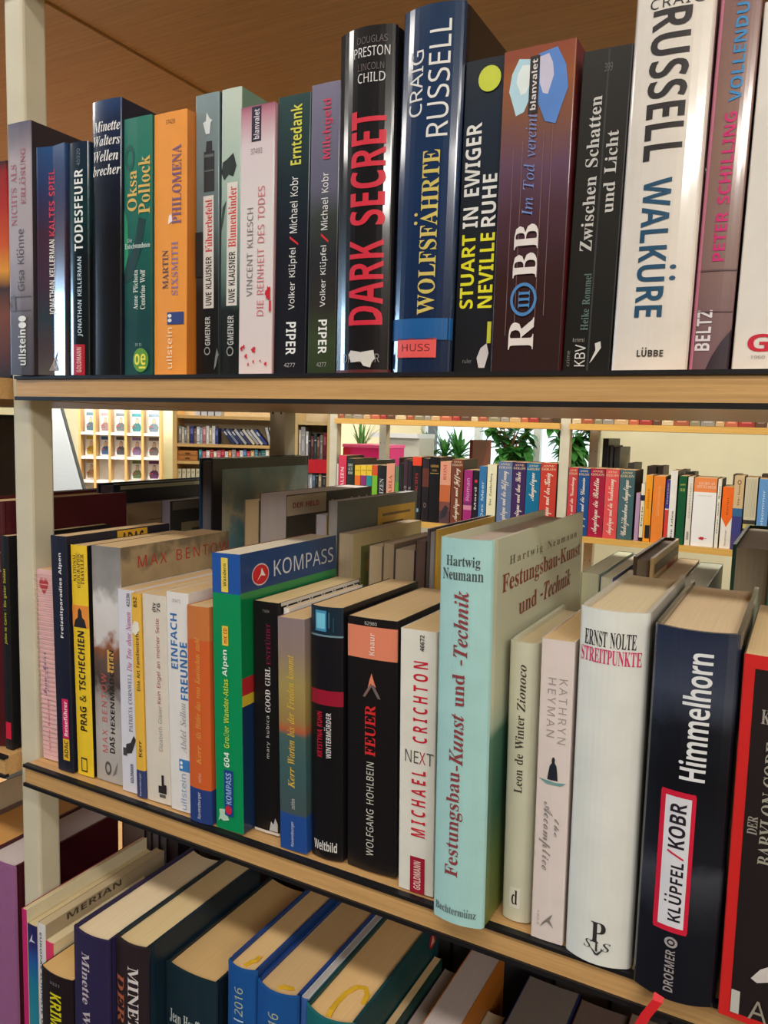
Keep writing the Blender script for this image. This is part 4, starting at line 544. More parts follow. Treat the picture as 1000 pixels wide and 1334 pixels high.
def print_panel(mb, marks, place, cuts=None, flip=False):
    """lay printed marks on a panel; place(a, b, lift) -> local point"""
    for i, mk in enumerate(marks):
        vs, ts = mark_mesh(mk)
        if not vs: continue
        mt = mk[3] if isinstance(mk[3], bpy.types.Material) else paint(mk[3], mk[4], 0.03)
        if cuts:
            bm = bmesh.new(); bv = [bm.verts.new((p, q, 0)) for p, q in vs]
            for t in ts:
                try: bm.faces.new([bv[k] for k in t])
                except ValueError: pass
            for c in cuts:
                bmesh.ops.bisect_plane(bm, geom=bm.verts[:]+bm.edges[:]+bm.faces[:], plane_co=(c, 0, 0), plane_no=(1, 0, 0), dist=1e-5)
            bm.verts.index_update(); vs = [(v.co.x, v.co.y) for v in bm.verts]; ts = [[v.index for v in f.verts] for f in bm.faces]
            bm.free()
        P = [place(p, q, 0.00022+0.00006*i) for p, q in vs]
        # turn every triangle to face outwards
        out = place(0.5, 0.5, 0.01)-place(0.5, 0.5, 0.0); fs = []
        for t in ts:
            nrm = (P[t[1]]-P[t[0]]).cross(P[t[2]]-P[t[0]])
            fs.append(tuple(t) if nrm.dot(out) > 0 else tuple(reversed(t)))
        mb.add(P, fs, mt)

_ROW = {}
def book(label, x0, x1, y, z, h, d, spine, cover=None, back=None, lean=0.0, hc=False, bulge=None, page=PAPER,
         marks=(), fmarks=(), bmarks=(), group=None, gloss=0.0, rough=0.42, rear=False, cat='book', name='book',
         low=0.0, rot=0.0, frame=None, trim=None):
    """upright book; local x = thickness, local y = 0 at the spine, z up. rear=True turns its fore-edge to the viewer.
    lean = sideways offset of the top edge in metres"""
    th = math.asin(max(-0.9, min(0.9, lean/h)))
    if trim:       # stand clear of the neighbour already on the left
        if trim in _ROW:
            px1, pth, ph = _ROW[trim]; zz = min(ph, h)
            x0 = max(x0, px1+0.0002, px1+(pth-th)*zz+0.0002)
        _ROW[trim] = (x1, th, h)
    w = x1-x0
    lift = w*math.sin(th) if th > 0 else 0.0
    if rear: loc, rt = (x1, y+d, z), (0, 0, math.pi)
    else: loc, rt = (x0, y, z+lift+0.0003), (0, th, rot)
    if frame:      # furniture turned about the vertical: (origin, angle)
        loc = frame[0]+Matrix.Rotation(frame[1], 3, 'Z') @ Vector((loc[0], loc[1], 0))+Vector((0, 0, loc[2])); rt = (rt[0], rt[1], rt[2]+frame[1])
    root = thing(name, label, cat, loc, group, rt)
    b = (w*0.16 if hc else 0.0004) if bulge is None else bulge
    e = 0.0022 if hc else 0.0009
    c = 0.0026 if hc else 0.0006
    e = min(e, w*0.25); c = min(c, w*0.2)
    sq = 0.003 if hc else 0.0004
    mk = lambda v: v if isinstance(v, bpy.types.Material) else paint(v, rough, 0.022, gloss)
    sm = mk(spine); cm = mk(cover if cover is not None else spine); bm_ = mk(back if back is not None else (cover if cover is not None else spine))
    # spine profile
    us = [0.0]; n = 10 if (hc or b > 0.001) else 2
    for q in (0.35, 0.7, 1.0): us.append(e*q/w)
    us += [e/w+(1-2*e/w)*i/n for i in range(1, n)]
    us += [1-e*q/w for q in (1.0, 0.7, 0.35)] + [1.0]
    def raw(u):
        x = u*w; yy = -b*(1-(2*u-1)**2); t = min(x, w-x)
        if t < e: yy += e-math.sqrt(max(0, e*e-(e-t)**2))
        return yy
    pr = [(u*w, raw(u)) for u in us]
    def prof(u):
        u = max(0.0, min(1.0, u))
        for i in range(len(us)-1):
            if u <= us[i+1]+1e-9:
                k = (u-us[i])/max(1e-9, us[i+1]-us[i]); return pr[i][1]+(pr[i+1][1]-pr[i][1])*k
        return pr[-1][1]
    mb = MB()
    inner = [(max(c*.6, min(w-c*.6, p[0])), p[1]+c*0.9+0.0002) for p in reversed(pr)]
    nP = len(pr)
    # closed strip: outer profile + inner profile
    vs = []; fs = []
    for zz in (0.0, h): vs += [(p[0], p[1], zz) for p in pr] + [(p[0], p[1], zz) for p in reversed(inner)]
    K = 2*nP
    for i in range(nP-1):
        fs.append((i, i+1, K+i+1, K+i)); fs.append((nP+i+1, nP+i, K+nP+i, K+nP+i+1))
        fs.append((i+1, i, nP+i, nP+i+1)); fs.append((K+i, K+i+1, K+nP+i+1, K+nP+i))
    mb.add(vs, fs, sm)
    cuts = us[1:-1] if marks else None
    print_panel(mb, marks, lambda a, v, l: Vector((a*w, prof(a)-l, v*h)), cuts)
    so = mb.build('spine', root)
    # covers
    y0 = e*0.98
    for nm, xa, xb, mt, mks, sgn in (('back_cover', 0.0, c, bm_, bmarks, -1), ('front_cover', w-c, w, cm, fmarks, 1)):
        mb = MB()
        if hc:
            j = 0.008
            pl = [(xa, y0), (xb, y0), (xb-0.0006 if sgn > 0 else xb, j*.5), (xb, j), (xb, d), (xa, d), (xa, j), (xa+0.0006 if sgn < 0 else xa, j*.5)]
            mb.prism(pl, 0.0, h, mt)
        else: mb.box(xa, xb, y0, d, 0.0, h, mt)
        if mks:
            X = w if sgn > 0 else 0.0
            if rear: print_panel(mb, mks, lambda a, v, l: Vector((X+sgn*l, d*(1-a), v*h)))
            else: print_panel(mb, mks, lambda a, v, l: Vector((X+sgn*l, d*a, v*h)))
        mb.build(nm, root)
    # page block
    mb = MB(); cut = 0.003 if hc else 0.0006
    inn = [(max(c+0.0001, min(w-c-0.0001, u*w)), raw(u)+c*0.9+0.0008) for u in us]
    fe = d-cut; cc = min(0.004, w*0.13) if hc else min(0.0008, w*.05)
    xs0, xs1 = inn[0][0], inn[-1][0]
    arc = [(xs1+(xs0-xs1)*i/6, fe-cc*(1-(2*i/6-1)**2)) for i in range(7)]
    mb.prism(inn+arc, sq if hc else 0.0005, h-sq-low, pages(page))
    mb.build('page_block', root)
    root['w'] = w; root['h'] = h; root['d'] = d
    return root

def sticker(root, rect, col, name='sticker', marks=(), pts=None, label=None, lift=0.0006):
    """paper label stuck on a spine (a part of the book)"""
    w, h = root['w'], root['h']; mb = MB(); a0, a1, b0, b1 = rect
    # follow the bulge of the spine with a thin curved sheet
    sp = [c for c in root.children if c.name.startswith('spine')][0]
    ys = {}
    for v in sp.data.vertices:
        if abs(v.co.z) < 1e-6: ys[round(v.co.x, 5)] = min(v.co.y, ys.get(round(v.co.x, 5), 9))
    xs = sorted(ys)
    def prof(x):
        for p, q in zip(xs, xs[1:]):
            if x <= q: return ys[p]+(ys[q]-ys[p])*((x-p)/max(1e-9, q-p))
        return ys[xs[-1]]
    place = lambda a, v, l: Vector(((a0+(a1-a0)*a)*w, prof((a0+(a1-a0)*a)*w)-lift-l, (b0+(b1-b0)*v)*h))
    cut = sorted({(x/w-a0)/(a1-a0) for x in xs if a0*w < x < a1*w})
    sh = POLY(pts or [(0, 0), (1, 0), (1, 1), (0, 1)], (0, 1, 0, 1), col)
    print_panel(mb, [sh]+list(marks), place, cut)
    o = mb.build(name, root)
    s = o.modifiers.new('paper', 'SOLIDIFY'); s.thickness = 0.0003; s.offset = -1
    if label: o['label'] = label
    return o

# ---------------------------------------------------------------- room shell
FLOOR_Z, CEIL_Z = -1.44, 1.20
XL, XR, YF, YB = -7.2, 3.4, -3.2, 4.9
CREAM_WALL = paint((238, 228, 190), 0.8, 0.02, scale=4)
mb = MB(); mb.box(XL, XR, YF, YB, FLOOR_Z-.05, FLOOR_Z, paint((46, 43, 41), 0.7, 0.05, scale=20)); structure(mb.build('floor'))
mb = MB(); mb.box(XL, XR, YF, YB, CEIL_Z, CEIL_Z+.05, paint((235, 232, 224), 0.9, 0.02, scale=6)); structure(mb.build('ceiling'))
mb = MB(); mb.box(XR, XR+.1, YF, YB, FLOOR_Z, CEIL_Z, CREAM_WALL); structure(mb.build('wall_right'))
mb = MB(); mb.box(XL-.1, XL, YF, YB, FLOOR_Z, CEIL_Z, CREAM_WALL); structure(mb.build('wall_left'))
mb = MB(); mb.box(XL-.1, XR+.1, YF-.1, YF, FLOOR_Z, CEIL_Z, paint((116, 104, 92), .8, .04, scale=8)); structure(mb.build('wall_front'))
# back wall with a window opening behind the plants
wa, wb = at(548, 570, YB), at(782, 570, YB); WZ0, WZ1 = -0.34, 0.86
mb = MB()
mb.box(XL, wa.x, YB, YB+.12, FLOOR_Z, CEIL_Z, CREAM_WALL); mb.box(wb.x, XR+.1, YB, YB+.12, FLOOR_Z, CEIL_Z, CREAM_WALL)
mb.box(wa.x, wb.x, YB, YB+.12, FLOOR_Z, WZ0, CREAM_WALL); mb.box(wa.x, wb.x, YB, YB+.12, WZ1, CEIL_Z, CREAM_WALL)
structure(mb.build('wall_back'))
mb = MB(); WHITE = paint((236, 236, 232), 0.4, 0.02)
for i in range(4):
    x = wa.x+(wb.x-wa.x)*i/3; mb.box(x-.025, x+.025, YB+.02, YB+.07, WZ0, WZ1, WHITE)
for zz in (WZ0+.02, WZ1-.02): mb.box(wa.x, wb.x, YB+.02, YB+.07, zz-.02, zz+.02, WHITE)
structure(mb.build('window_1'))
mb = MB(); mb.box(wa.x, wb.x, YB+.3, YB+.31, WZ0-.2, WZ1+.2, glow((214, 232, 240), 1.5)); o = mb.build('daylit_sky'); structure(o)
mb = MB(); mb.box(wa.x-.1, wb.x+.1, YB-.28, YB+.02, WZ0-.06, WZ0-.02, WHITE); o = mb.build('trim_1'); structure(o)

# ---------------------------------------------------------------- bookcases
BEECH = (204, 160, 104); BLACK = paint((24, 22, 24), 0.45, 0.03); POST = paint((206, 197, 172), 0.42, 0.03, 0.1, 25)
def bookcase(name, label, posts, y0, depth, tops, spans, wood_c=BEECH, t=0.02, lip=0.0026, strips=True, group=None, cat='bookcase', pw=0.024, extra=()):
    root = thing(name, label, cat, (posts[0], y0, FLOOR_Z), group)
    org = Vector((posts[0], y0, FLOOR_Z))
    wm = wood(wood_c)
    def put(o, c):
        o.location = Vector(c)-org
    for x in posts:
        for yy in (y0+.016, y0+depth-.04):
            mb = MB(); mb.box(-pw/2, pw/2, 0, pw, 0, 1.95, POST)
            if yy > y0+.1:          # shelf-pin holes down its front
                for k in range(24):
                    for xh in (-pw*.3, pw*.25):
                        ring = [(xh+.0014*math.cos(a*.7854), -.0002, .06+k*.08+.0022*math.sin(a*.7854)) for a in range(8)]
                        mb.add(ring, [tuple(range(8))], BLACK)
            o = mb.build('upright_post', root, bevel=0.0025 if yy < y0+.1 else 0); put(o, (x, yy, FLOOR_Z))
    for (xa, xb, zt) in [(a, b, z) for (a, b) in spans for z in tops]+[(a, b, z) for (z, a, b) in extra]:
        if True:
            mb = MB(); mb.box(0, xb-xa, 0.0012, depth, -t+.0006, -.0006, wm)
            o = mb.build('shelf_board', root); put(o, (xa, y0, zt))
            if strips:
                for za, zb in ((-t-.0006, -t+lip), (-lip, .0)):
                    mb = MB(); mb.box(-.0004, xb-xa+.0004, -.0008, 0.0045, za, zb, BLACK); mb.build('edge_strip', o)
    if extra:      # joining strip between the two top boards
        mb = MB(); mb.box(-.0168, -.0042, .045, depth-.045, -.017, -.003, wm); o = mb.build('joining_strip', root); put(o, (0, y0, extra[0][0]))
    return root

# the near case: two bays, the post between them just left of the books; z = 0 board at eye level
bookcase('bookcase', 'near beech and cream steel bookcase holding the three rows of books in front', [-0.014, 0.855, -0.883], 0.0, 0.44,
         [0.0, -0.35, -0.70, -1.05], [(0.0, 0.842), (-0.87, -0.028)], extra=[(0.35, -0.0035, 0.845), (0.35, -0.873, -0.0175)])
NEXT_Y = 2.0
bookcase('bookcase', 'second beech and cream bookcase across the aisle carrying a long row of paperback spines', [-0.944, -0.076, 0.792], NEXT_Y, 0.44,
         [-0.006, -0.36, -0.71, -1.06], [(-0.929, -0.091), (-0.061, 0.777)], wood_c=(228, 178, 92), strips=False, pw=0.032)

# ---------------------------------------------------------------- top row, eye level
G1 = 'books on the eye-level shelf'
WHT = (228, 226, 222); BLK = (22, 20, 24)
owl = lambda r, c: RING(r, c, .25)
book('greyish mauve book at the left end of the top row, overhanging the post', 0.0, 0.0290, -0.004, 0, 0.205, 0.125,
     ramp([(0, (70, 62, 66)), (.22, (92, 84, 88)), (.33, (126, 118, 124)), (.5, (168, 158, 164)), (.85, (172, 160, 166)), (.95, (120, 110, 122)), (1, (92, 88, 110))], .205, .35, .3, noise=.06),
     cover=(48, 40, 46), lean=.003, group=G1, trim='top', gloss=.4, page=GREY,
     marks=[T('NICHTS ALS', (.14, .40, .60, .84), (160, 96, 106), 'F'), T('ERLÖSUNG', (.50, .78, .68, .90), (160, 96, 106), 'F'),
            T('Gisa Klönne', (.36, .68, .34, .585), (84, 74, 80), 'R'), R((.05, .95, .315, .32), (96, 88, 94)), R((.05, .95, .26, .265), (96, 88, 94)),
            POLY([(0, 0), (.2, .9), (.25, .2), (.6, .3), (.62, 1), (.9, .8), (1, 0)], (.02, .3, .26, .33), (100, 92, 98)),
            T('ullstein', (.40, .72, .04, .185), WHT, 'B'), O((.42, .75, .19, .215), WHT), O((.42, .75, .217, .24), WHT)])
book('violet blue laminated book with a bright glare stripe, second in the top row', 0.0293, 0.0636, 0.0, 0, 0.184, 0.12,
     ramp([(0, (92, 86, 84)), (.12, (78, 66, 74)), (.25, (52, 66, 76)), (.4, (70, 52, 72)), (.62, (72, 48, 66)), (.8, (52, 60, 100)), (1, (46, 82, 132))], .184, .18, .9, noise=.1),
     lean=.003, group=G1, trim='top', bulge=-.003, gloss=.8,
     marks=[T('JONATHAN KELLERMAN', (.38, .60, .27, .60), WHT, 'B'), T('KALTES SPIEL', (.38, .58, .615, .90), (196, 62, 84), 'B'),
            POLY([(0, 0), (.3, .35), (.9, 1), (.55, .4), (.8, .1), (1, .3), (.8, 0)], (.35, .75, .02, .12), (150, 142, 140)), RING((.48, .66, .03, .075), (190, 184, 180), .16)])
book('near-black glossy book with white capitals and a red square at its foot', 0.0639, 0.0882, 0.003, 0, 0.1825, 0.12,
     ramp([(0, (20, 26, 30)), (.5, (14, 24, 30)), (.7, (18, 52, 56)), (1, (30, 44, 66))], .1825, .2, .8, noise=.1), lean=.0024, group=G1, trim='top', bulge=.002, gloss=.8,
     marks=[T('JONATHAN KELLERMAN', (.55, .78, .17, .515), (176, 196, 206), 'B'), T('TODESFEUER', (.42, .80, .54, .885), (232, 232, 228), 'B'),
            R((.36, .86, .0, .135), (178, 32, 48)), T('GOLDMANN', (.5, .72, .012, .122), (226, 190, 186), 'B'), T('45920', (.55, .7, .9, .97), (120, 130, 140), 'R')])
book('dark navy paperback with white italic lines across its top', 0.0885, 0.1206, 0.006, 0, 0.211, 0.125,
     ramp([(0, (20, 20, 24)), (.5, (18, 18, 24)), (.7, (22, 28, 44)), (.93, (30, 44, 76)), (1, (46, 70, 112))], .211, .22, .7, noise=.05), cover=(26, 30, 48), lean=.0035, group=G1, trim='top', gloss=.6, bulge=.0015,
     marks=[H('Minette', (.08, .97, .888, .926), WHT, 'J'), H('Walters', (.08, .97, .838, .876), WHT, 'J'), H('Wellen', (.08, .92, .782, .822), WHT, 'J'), H('brecher', (.06, .99, .732, .77), WHT, 'J')])
r = book('teal green paperback with gold title letters and a lime disc at the foot', 0.1209, 0.1520, 0.008, 0, 0.1945, 0.12,
     ramp([(0, (26, 74, 72)), (.2, (24, 66, 66)), (.5, (26, 92, 82)), (.8, (34, 116, 98)), (1, (46, 120, 104))], .1945, .3, .3, noise=.14), cover=(28, 84, 76), lean=.0014, group=G1, trim='top', gloss=.3,
     marks=[POLY([(0, 0), (.4, .1), (.8, .5), (1, .95), (.7, 1), (.5, .6), (.1, .3)], (0, .8, .36, .62), (18, 56, 56)), POLY([(0, 1), (.5, .8), (.6, .3), (0, 0)], (0, .3, .4, .66), (44, 140, 104)),
            RING((.06, .4, .8, .9), (24, 86, 78), .2),
            T('Oksa', (.14, .50, .645, .80), (214, 176, 92), 'F'), T('Pollock', (.56, .96, .63, .85), (214, 176, 92), 'F'),
            H('Die', (.16, .32, .525, .54), (200, 214, 206), 'R'), H('Entschwundenen', (.06, .96, .50, .52), (200, 214, 206), 'F'),
            T('Anne Plichota', (.36, .54, .26, .415), (206, 216, 206), 'F'), T('Cendrine Wolf', (.62, .80, .26, .415), (206, 216, 206), 'F'),
            H('10 11', (.44, .66, .115, .127), (190, 206, 200), 'R'),
            O((.36, .92, .012, .108), (96, 150, 60)), H('oe', (.42, .82, .04, .085), (238, 226, 90), 'B'), R((.58, .82, .026, .034), (238, 226, 90))])
book('orange paperback with grey and lavender vertical lettering', 0.1523, 0.1856, 0.010, 0, 0.194, 0.12, (236, 152, 62), cover=(200, 116, 40), lean=.0008, group=G1, trim='top', gloss=.25,
     marks=[H('37428', (.38, .66, .955, .972), (110, 76, 50), 'R'), T('MARTIN', (.28, .47, .335, .485), (104, 78, 70), 'F'), T('SIXSMITH', (.56, .76, .31, .515), (150, 120, 148), 'F'),
            T('PHILOMENA', (.58, .86, .58, .875), (128, 92, 124), 'F'), POLY([(0, 0), (1, .3), (.7, 1), (.2, .8)], (.46, .6, .58, .62), (240, 226, 226)),
            R((.44, .94, .198, .245), (52, 66, 122)), O((.46, .58, .206, .22), WHT), O((.46, .58, .224, .238), WHT), T('ullstein', (.42, .60, .025, .185), (250, 226, 186), 'R')])
tw = lambda x0, x1: [POLY([(0, 0), (1, 0), (1, .8), (.8, .8), (.78, 1), (.25, 1), (.2, .8), (0, .8)], (x0, x1, .66, .835), (48, 50, 52)), R((x0+.03, x1-.03, .78, .79), (96, 104, 106)), R((x0+.03, x1-.03, .73, .735), (96, 104, 106))]
book('grey blue paperback with a dark tower above a white title strip', 0.1862, 0.2102, 0.019, 0, 0.2055, 0.12,
     ramp([(0, (20, 20, 20)), (.3, (24, 26, 28)), (.42, (58, 66, 68)), (.55, (96, 110, 114)), (.8, (118, 134, 138)), (1, (130, 148, 152))], .2055, .35, .2, noise=.08), cover=(70, 80, 84), lean=-.001, group=G1, trim='top',
     marks=tw(.38, .82)+[POLY([(.3, 0), (.7, 0), (.8, .5), (1, .6), (.7, .7), (.4, 1), (.3, .6), (0, .55)], (.35, .75, .86, .935), (214, 222, 224)),
            R((.36, .80, .245, .645), (216, 208, 202)), T('UWE KLAUSNER', (.46, .72, .255, .43), (30, 26, 28), 'B'), T('Führerbefehl', (.44, .74, .445, .63), (196, 56, 58), 'F'),
            T('GMEINER', (.44, .66, .11, .215), (190, 190, 188), 'B'), RING((.4, .66, .075, .105), (150, 150, 150), .14),
            POLY([(0, 0), (.5, .2), (1, .7), (.7, 1), (.3, .6)], (.82, 1., .02, .1), (120, 122, 122)), R((.0, .34, .36, .52), (34, 38, 40))])
book('pale green paperback with dark trees above a white title strip', 0.2104, 0.2286, 0.020, 0, 0.206, 0.12,
     ramp([(0, (20, 22, 20)), (.24, (26, 32, 30)), (.3, (70, 92, 86)), (.5, (130, 154, 146)), (.7, (168, 190, 178)), (1, (196, 208, 194))], .206, .35, .2, noise=.1), cover=(110, 140, 126), lean=.0005, group=G1, trim='top',
     marks=[POLY([(0, .3), (.2, 0), (.5, .2), (.8, .1), (1, .5), (.8, 1), (.4, .8), (.1, .7)], (.02, .8, .69, .78), (40, 48, 46)), POLY([(0, 0), (.3, .8), (1, 1), (.5, .4)], (0, .3, .5, .62), (60, 72, 68)),
            R((.34, .88, .25, .68), (218, 212, 204)), T('UWE KLAUSNER', (.45, .78, .26, .44), (30, 28, 28), 'B'), T('Blumenkinder', (.42, .82, .455, .665), (206, 60, 56), 'F'),
            T('GMEINER', (.42, .74, .11, .215), (190, 190, 188), 'B'), RING((.38, .74, .07, .105), (150, 150, 150), .14)])
splat = lambda r, c: POLY([(.5+.5*(.55+.45*((i*7) % 5)/4)*math.cos(i*.4488), .5+.5*(.55+.45*((i*7) % 5)/4)*math.sin(i*.4488)) for i in range(14)], r, c)
book('white paperback with red splashes, a pink top and thin pink title letters', 0.2289, 0.2592, 0.019, 0, 0.190, 0.12,
     ramp([(0, (218, 204, 202)), (.6, (220, 212, 210)), (.86, (216, 200, 204)), (.97, (190, 132, 148)), (1, (160, 90, 112))], .19, .35, .2), cover=(200, 150, 156), lean=.0006, group=G1, trim='top',
     marks=[R((.34, .62, .87, .995), (44, 36, 54)), T('blanvalet', (.4, .57, .878, .985), (216, 206, 216), 'B'), H('37493', (.32, .66, .825, .845), (140, 128, 132), 'R'),
            T('VINCENT KLIESCH', (.24, .42, .30, .63), (132, 124, 126), 'R'), T('DIE REINHEIT DES TODES', (.56, .76, .225, .705), (206, 120, 126), 'R')]
     + [splat(q, (200, 40, 56)) for q in ((.40, .56, .082, .112), (.06, .16, .09, .115), (.2, .3, .062, .085), (.14, .22, .1, .12), (.45, .52, .045, .06), (.66, .72, .05, .06), (.3, .36, .035, .05), (.8, .9, .035, .052))]
     + [splat((.80, 1.0, .275, .34), (196, 30, 46)), R((.93, .99, .24, .28), (196, 60, 70))])
pip = [D('PIPER', (.40, .70, .075, .195), (232, 232, 230), 'B'), H('4277', (.36, .70, .03, .045), (170, 170, 170), 'R')]
book('slim dark teal paperback with a yellow-green word at the top, left of two look-alikes', 0.2595, 0.2875, 0.021, 0, 0.1925, 0.12,
     ramp([(0, (26, 26, 32)), (.45, (22, 24, 34)), (.7, (26, 40, 48)), (1, (44, 72, 72))], .1925, .3, .3, noise=.06), cover=(24, 30, 36), lean=.0015, group=G1, trim='top',
     marks=pip+[T('Volker Klüpfel', (.44, .70, .24, .462), WHT, 'R'), T('/', (.46, .72, .47, .505), (206, 40, 50), 'B'), T('Michael Kobr', (.44, .68, .515, .715), WHT, 'R'), T('Erntedank', (.42, .76, .755, .965), (206, 204, 78), 'B')])
book('slim lilac grey paperback with a landscape and a red word at the top', 0.2877, 0.3127, 0.021, 0, 0.196, 0.12,
     ramp([(0, (44, 56, 36)), (.12, (58, 70, 44)), (.25, (48, 44, 40)), (.4, (40, 40, 44)), (.55, (56, 62, 56)), (.66, (98, 96, 116)), (1, (124, 118, 140))], .196, .3, .3, noise=.09), cover=(70, 70, 80), lean=0, group=G1, trim='top',
     marks=pip+[T('Volker Klüpfel', (.42, .68, .24, .452), WHT, 'R'), T('/', (.44, .70, .46, .495), (206, 40, 50), 'B'), T('Michael Kobr', (.42, .66, .505, .70), WHT, 'R'), T('Milchgeld', (.44, .78, .745, .945), (196, 62, 92), 'B')])
r = book('thick black glossy hardback with huge red vertical capitals', 0.3130, 0.3570, 0.019, 0, 0.2215, 0.14, (24, 22, 26), lean=-.0016, hc=True, group=G1, trim='top', gloss=1.0, rough=.2, bulge=.006,
     marks=[H('DOUGLAS', (.40, .88, .952, .972), (96, 84, 84), 'R'), H('PRESTON', (.34, .92, .915, .943), (212, 208, 206), 'R'), H('LINCOLN', (.42, .84, .877, .897), (92, 84, 84), 'R'), H('CHILD', (.42, .86, .843, .87), (212, 208, 206), 'R'),
            T('DARK SECRET', (.31, .90, .145, .765), (206, 38, 58), 'B'), H('DROEMER', (.22, .86, .033, .06), (130, 126, 126), 'R'), R((0, 1, 0, .012), (84, 32, 30))])
sticker(r, (.34, .80, .018, .07), (206, 202, 196), 'torn_label', pts=[(0, .75), (.1, 1), (.5, .88), (.95, 1), (1, .5), (.9, .3), (.85, 0), (.6, .1), (.5, .35), (.12, .3)], label='white torn label remnant')
r = book('tall blue hardback with gold serif title and a coral sticker', 0.3573, 0.4004, 0.0205, 0, 0.2265, 0.145,
     ramp([(0, (18, 34, 64)), (.5, (22, 48, 86)), (1, (28, 52, 84))], .2265, .2, 1.0, noise=.06), cover=(24, 26, 34), lean=.002, hc=True, group=G1, trim='top', gloss=1.0, rough=.2, bulge=.005,
     marks=[T('CRAIG', (.19, .42, .71, .885), (222, 220, 214), 'R'), T('RUSSELL', (.50, .83, .65, .955), (222, 220, 214), 'R'), T('WOLFSFÄHRTE', (.36, .74, .165, .615), (206, 186, 96), 'F')])
sticker(r, (.0, 1., .095, .155), (22, 88, 148), 'shelf_label_band', label='bright blue band')
sticker(r, (.14, .80, .045, .100), (226, 88, 84), 'name_sticker', [H('HUSS', (.14, .86, .32, .7), (110, 34, 40), 'R')], label='coral sticker')
r = book('dark paperback with yellow and white capitals and a lime dot at the top', 0.4007, 0.4275, 0.0235, 0, 0.191, 0.13,
     ramp([(0, (26, 26, 30)), (.5, (30, 34, 42)), (.8, (28, 40, 56)), (1, (34, 40, 48))], .191, .3, .4, noise=.08), lean=.001, group=G1, trim='top',
     marks=[T('STUART', (.10, .46, .215, .455), (222, 216, 40), 'B'), T('NEVILLE', (.58, .94, .215, .455), (222, 216, 40), 'B'), T('IN EWIGER', (.10, .50, .475, .805), (222, 220, 214), 'B'), T('RUHE', (.58, .94, .475, .64), (222, 220, 214), 'B'),
            POLY([(.2, 0), (.7, 0), (1, .6), (.8, 1), (.3, .8), (0, .4)], (.62, .92, .02, .1), (196, 190, 190)), R((.86, .96, .1, .17), (196, 196, 60)), H('ruler', (.26, .5, .035, .05), (120, 116, 116), 'R')])
sticker(r, (.36, .92, .895, .975), (196, 204, 62), 'round_sticker', pts=[(.5+.5*math.cos(i*.3), .5+.5*math.sin(i*.3)) for i in range(21)], label='lime round sticker')
wing = [(0, .45), (.1, .75), (.4, 1), (1, .95), (.95, .3), (.7, .05), (.35, .0), (.2, .2)]
r = book('brown violet paperback with butterfly wings at the top and a large white word', 0.4279, 0.4722, 0.020, 0, 0.1905, 0.13,
     ramp([(0, (44, 26, 26)), (.3, (54, 30, 30)), (.5, (78, 50, 60)), (.65, (100, 72, 92)), (.78, (126, 82, 64)), (.9, (150, 86, 48)), (1, (140, 70, 48))], .1905, .3, .5, noise=.10), cover=(110, 34, 38), lean=.0005, group=G1, trim='top',
     marks=[POLY(wing, (.10, .42, .80, .97), (176, 208, 220)), POLY(wing, (.2, .4, .86, .95), (222, 230, 226)), POLY([(1-p, q) for p, q in wing], (.50, .92, .76, .985), (84, 128, 196)), POLY([(1-p, q) for p, q in wing], (.52, .72, .85, .97), (196, 190, 210)),
            R((.385, .52, .80, .97), (40, 34, 34)), T('blanvalet', (.41, .49, .81, .96), (214, 206, 202), 'B')]
     + [R((q, q+.008, .12+.02*i, .7+.02*i), (134, 100, 96)) for i, q in enumerate((.2, .33, .62, .74))]
     + [T('Im Tod vereint', (.36, .52, .49, .80), (112, 134, 190), 'I'), T('R', (.26, .62, .075, .175), (224, 214, 208), 'F'), RING((.26, .64, .18, .285), (74, 128, 182), .1), T('III', (.38, .54, .205, .26), (74, 128, 182), 'F'), T('BB', (.28, .62, .30, .465), (224, 214, 208), 'F', .02)])
r = book('charcoal paperback with two lines of pale serif lettering', 0.4733, 0.5016, 0.022, 0, 0.182, 0.12, ramp([(0, (24, 24, 22)), (.5, (34, 32, 28)), (1, (40, 36, 34))], .182, .35, .2, noise=.2), lean=.003, group=G1, trim='top',
     marks=[R((.52, .56, .0, 1), (52, 52, 52)), H('399', (.46, .62, .93, .955), (110, 104, 100), 'R'), T('Zwischen Schatten', (.20, .46, .385, .86), (196, 192, 186), 'F'), T('und Licht', (.60, .84, .50, .75), (196, 192, 186), 'F'),
            T('Heike Rommel', (.34, .50, .135, .315), (92, 112, 106), 'F'), T('KBV', (.26, .48, .02, .09), (206, 204, 200), 'R'), H('krimi', (.2, .44, .098, .112), (150, 146, 140), 'R'), T('crime', (.08, .16, .02, .07), (130, 126, 120), 'R'),
            POLY([(0, 0), (.2, .1), (1, .7), (.9, 1), (.4, .9), (.5, .6)], (.58, .8, .03, .1), (206, 204, 198))])
r = book('very tall white hardback with black and blue capitals reading downwards', 0.5020, 0.5443, 0.0205, 0, 0.215, 0.14, (226, 216, 204), cover=(196, 150, 160), lean=.0028, hc=True, group=G1, trim='top', gloss=.9, rough=.25, bulge=.004,
     marks=[H('CRAIG', (.20, .86, .905, .93), (44, 40, 42), 'R', .06), D('RUSSELL', (.24, .74, .535, .90), (44, 38, 38), 'B'), D('WALKÜRE', (.28, .78, .14, .49), (34, 76, 104), 'B'), H('LÜBBE', (.36, .70, .038, .062), (60, 54, 52), 'B')])
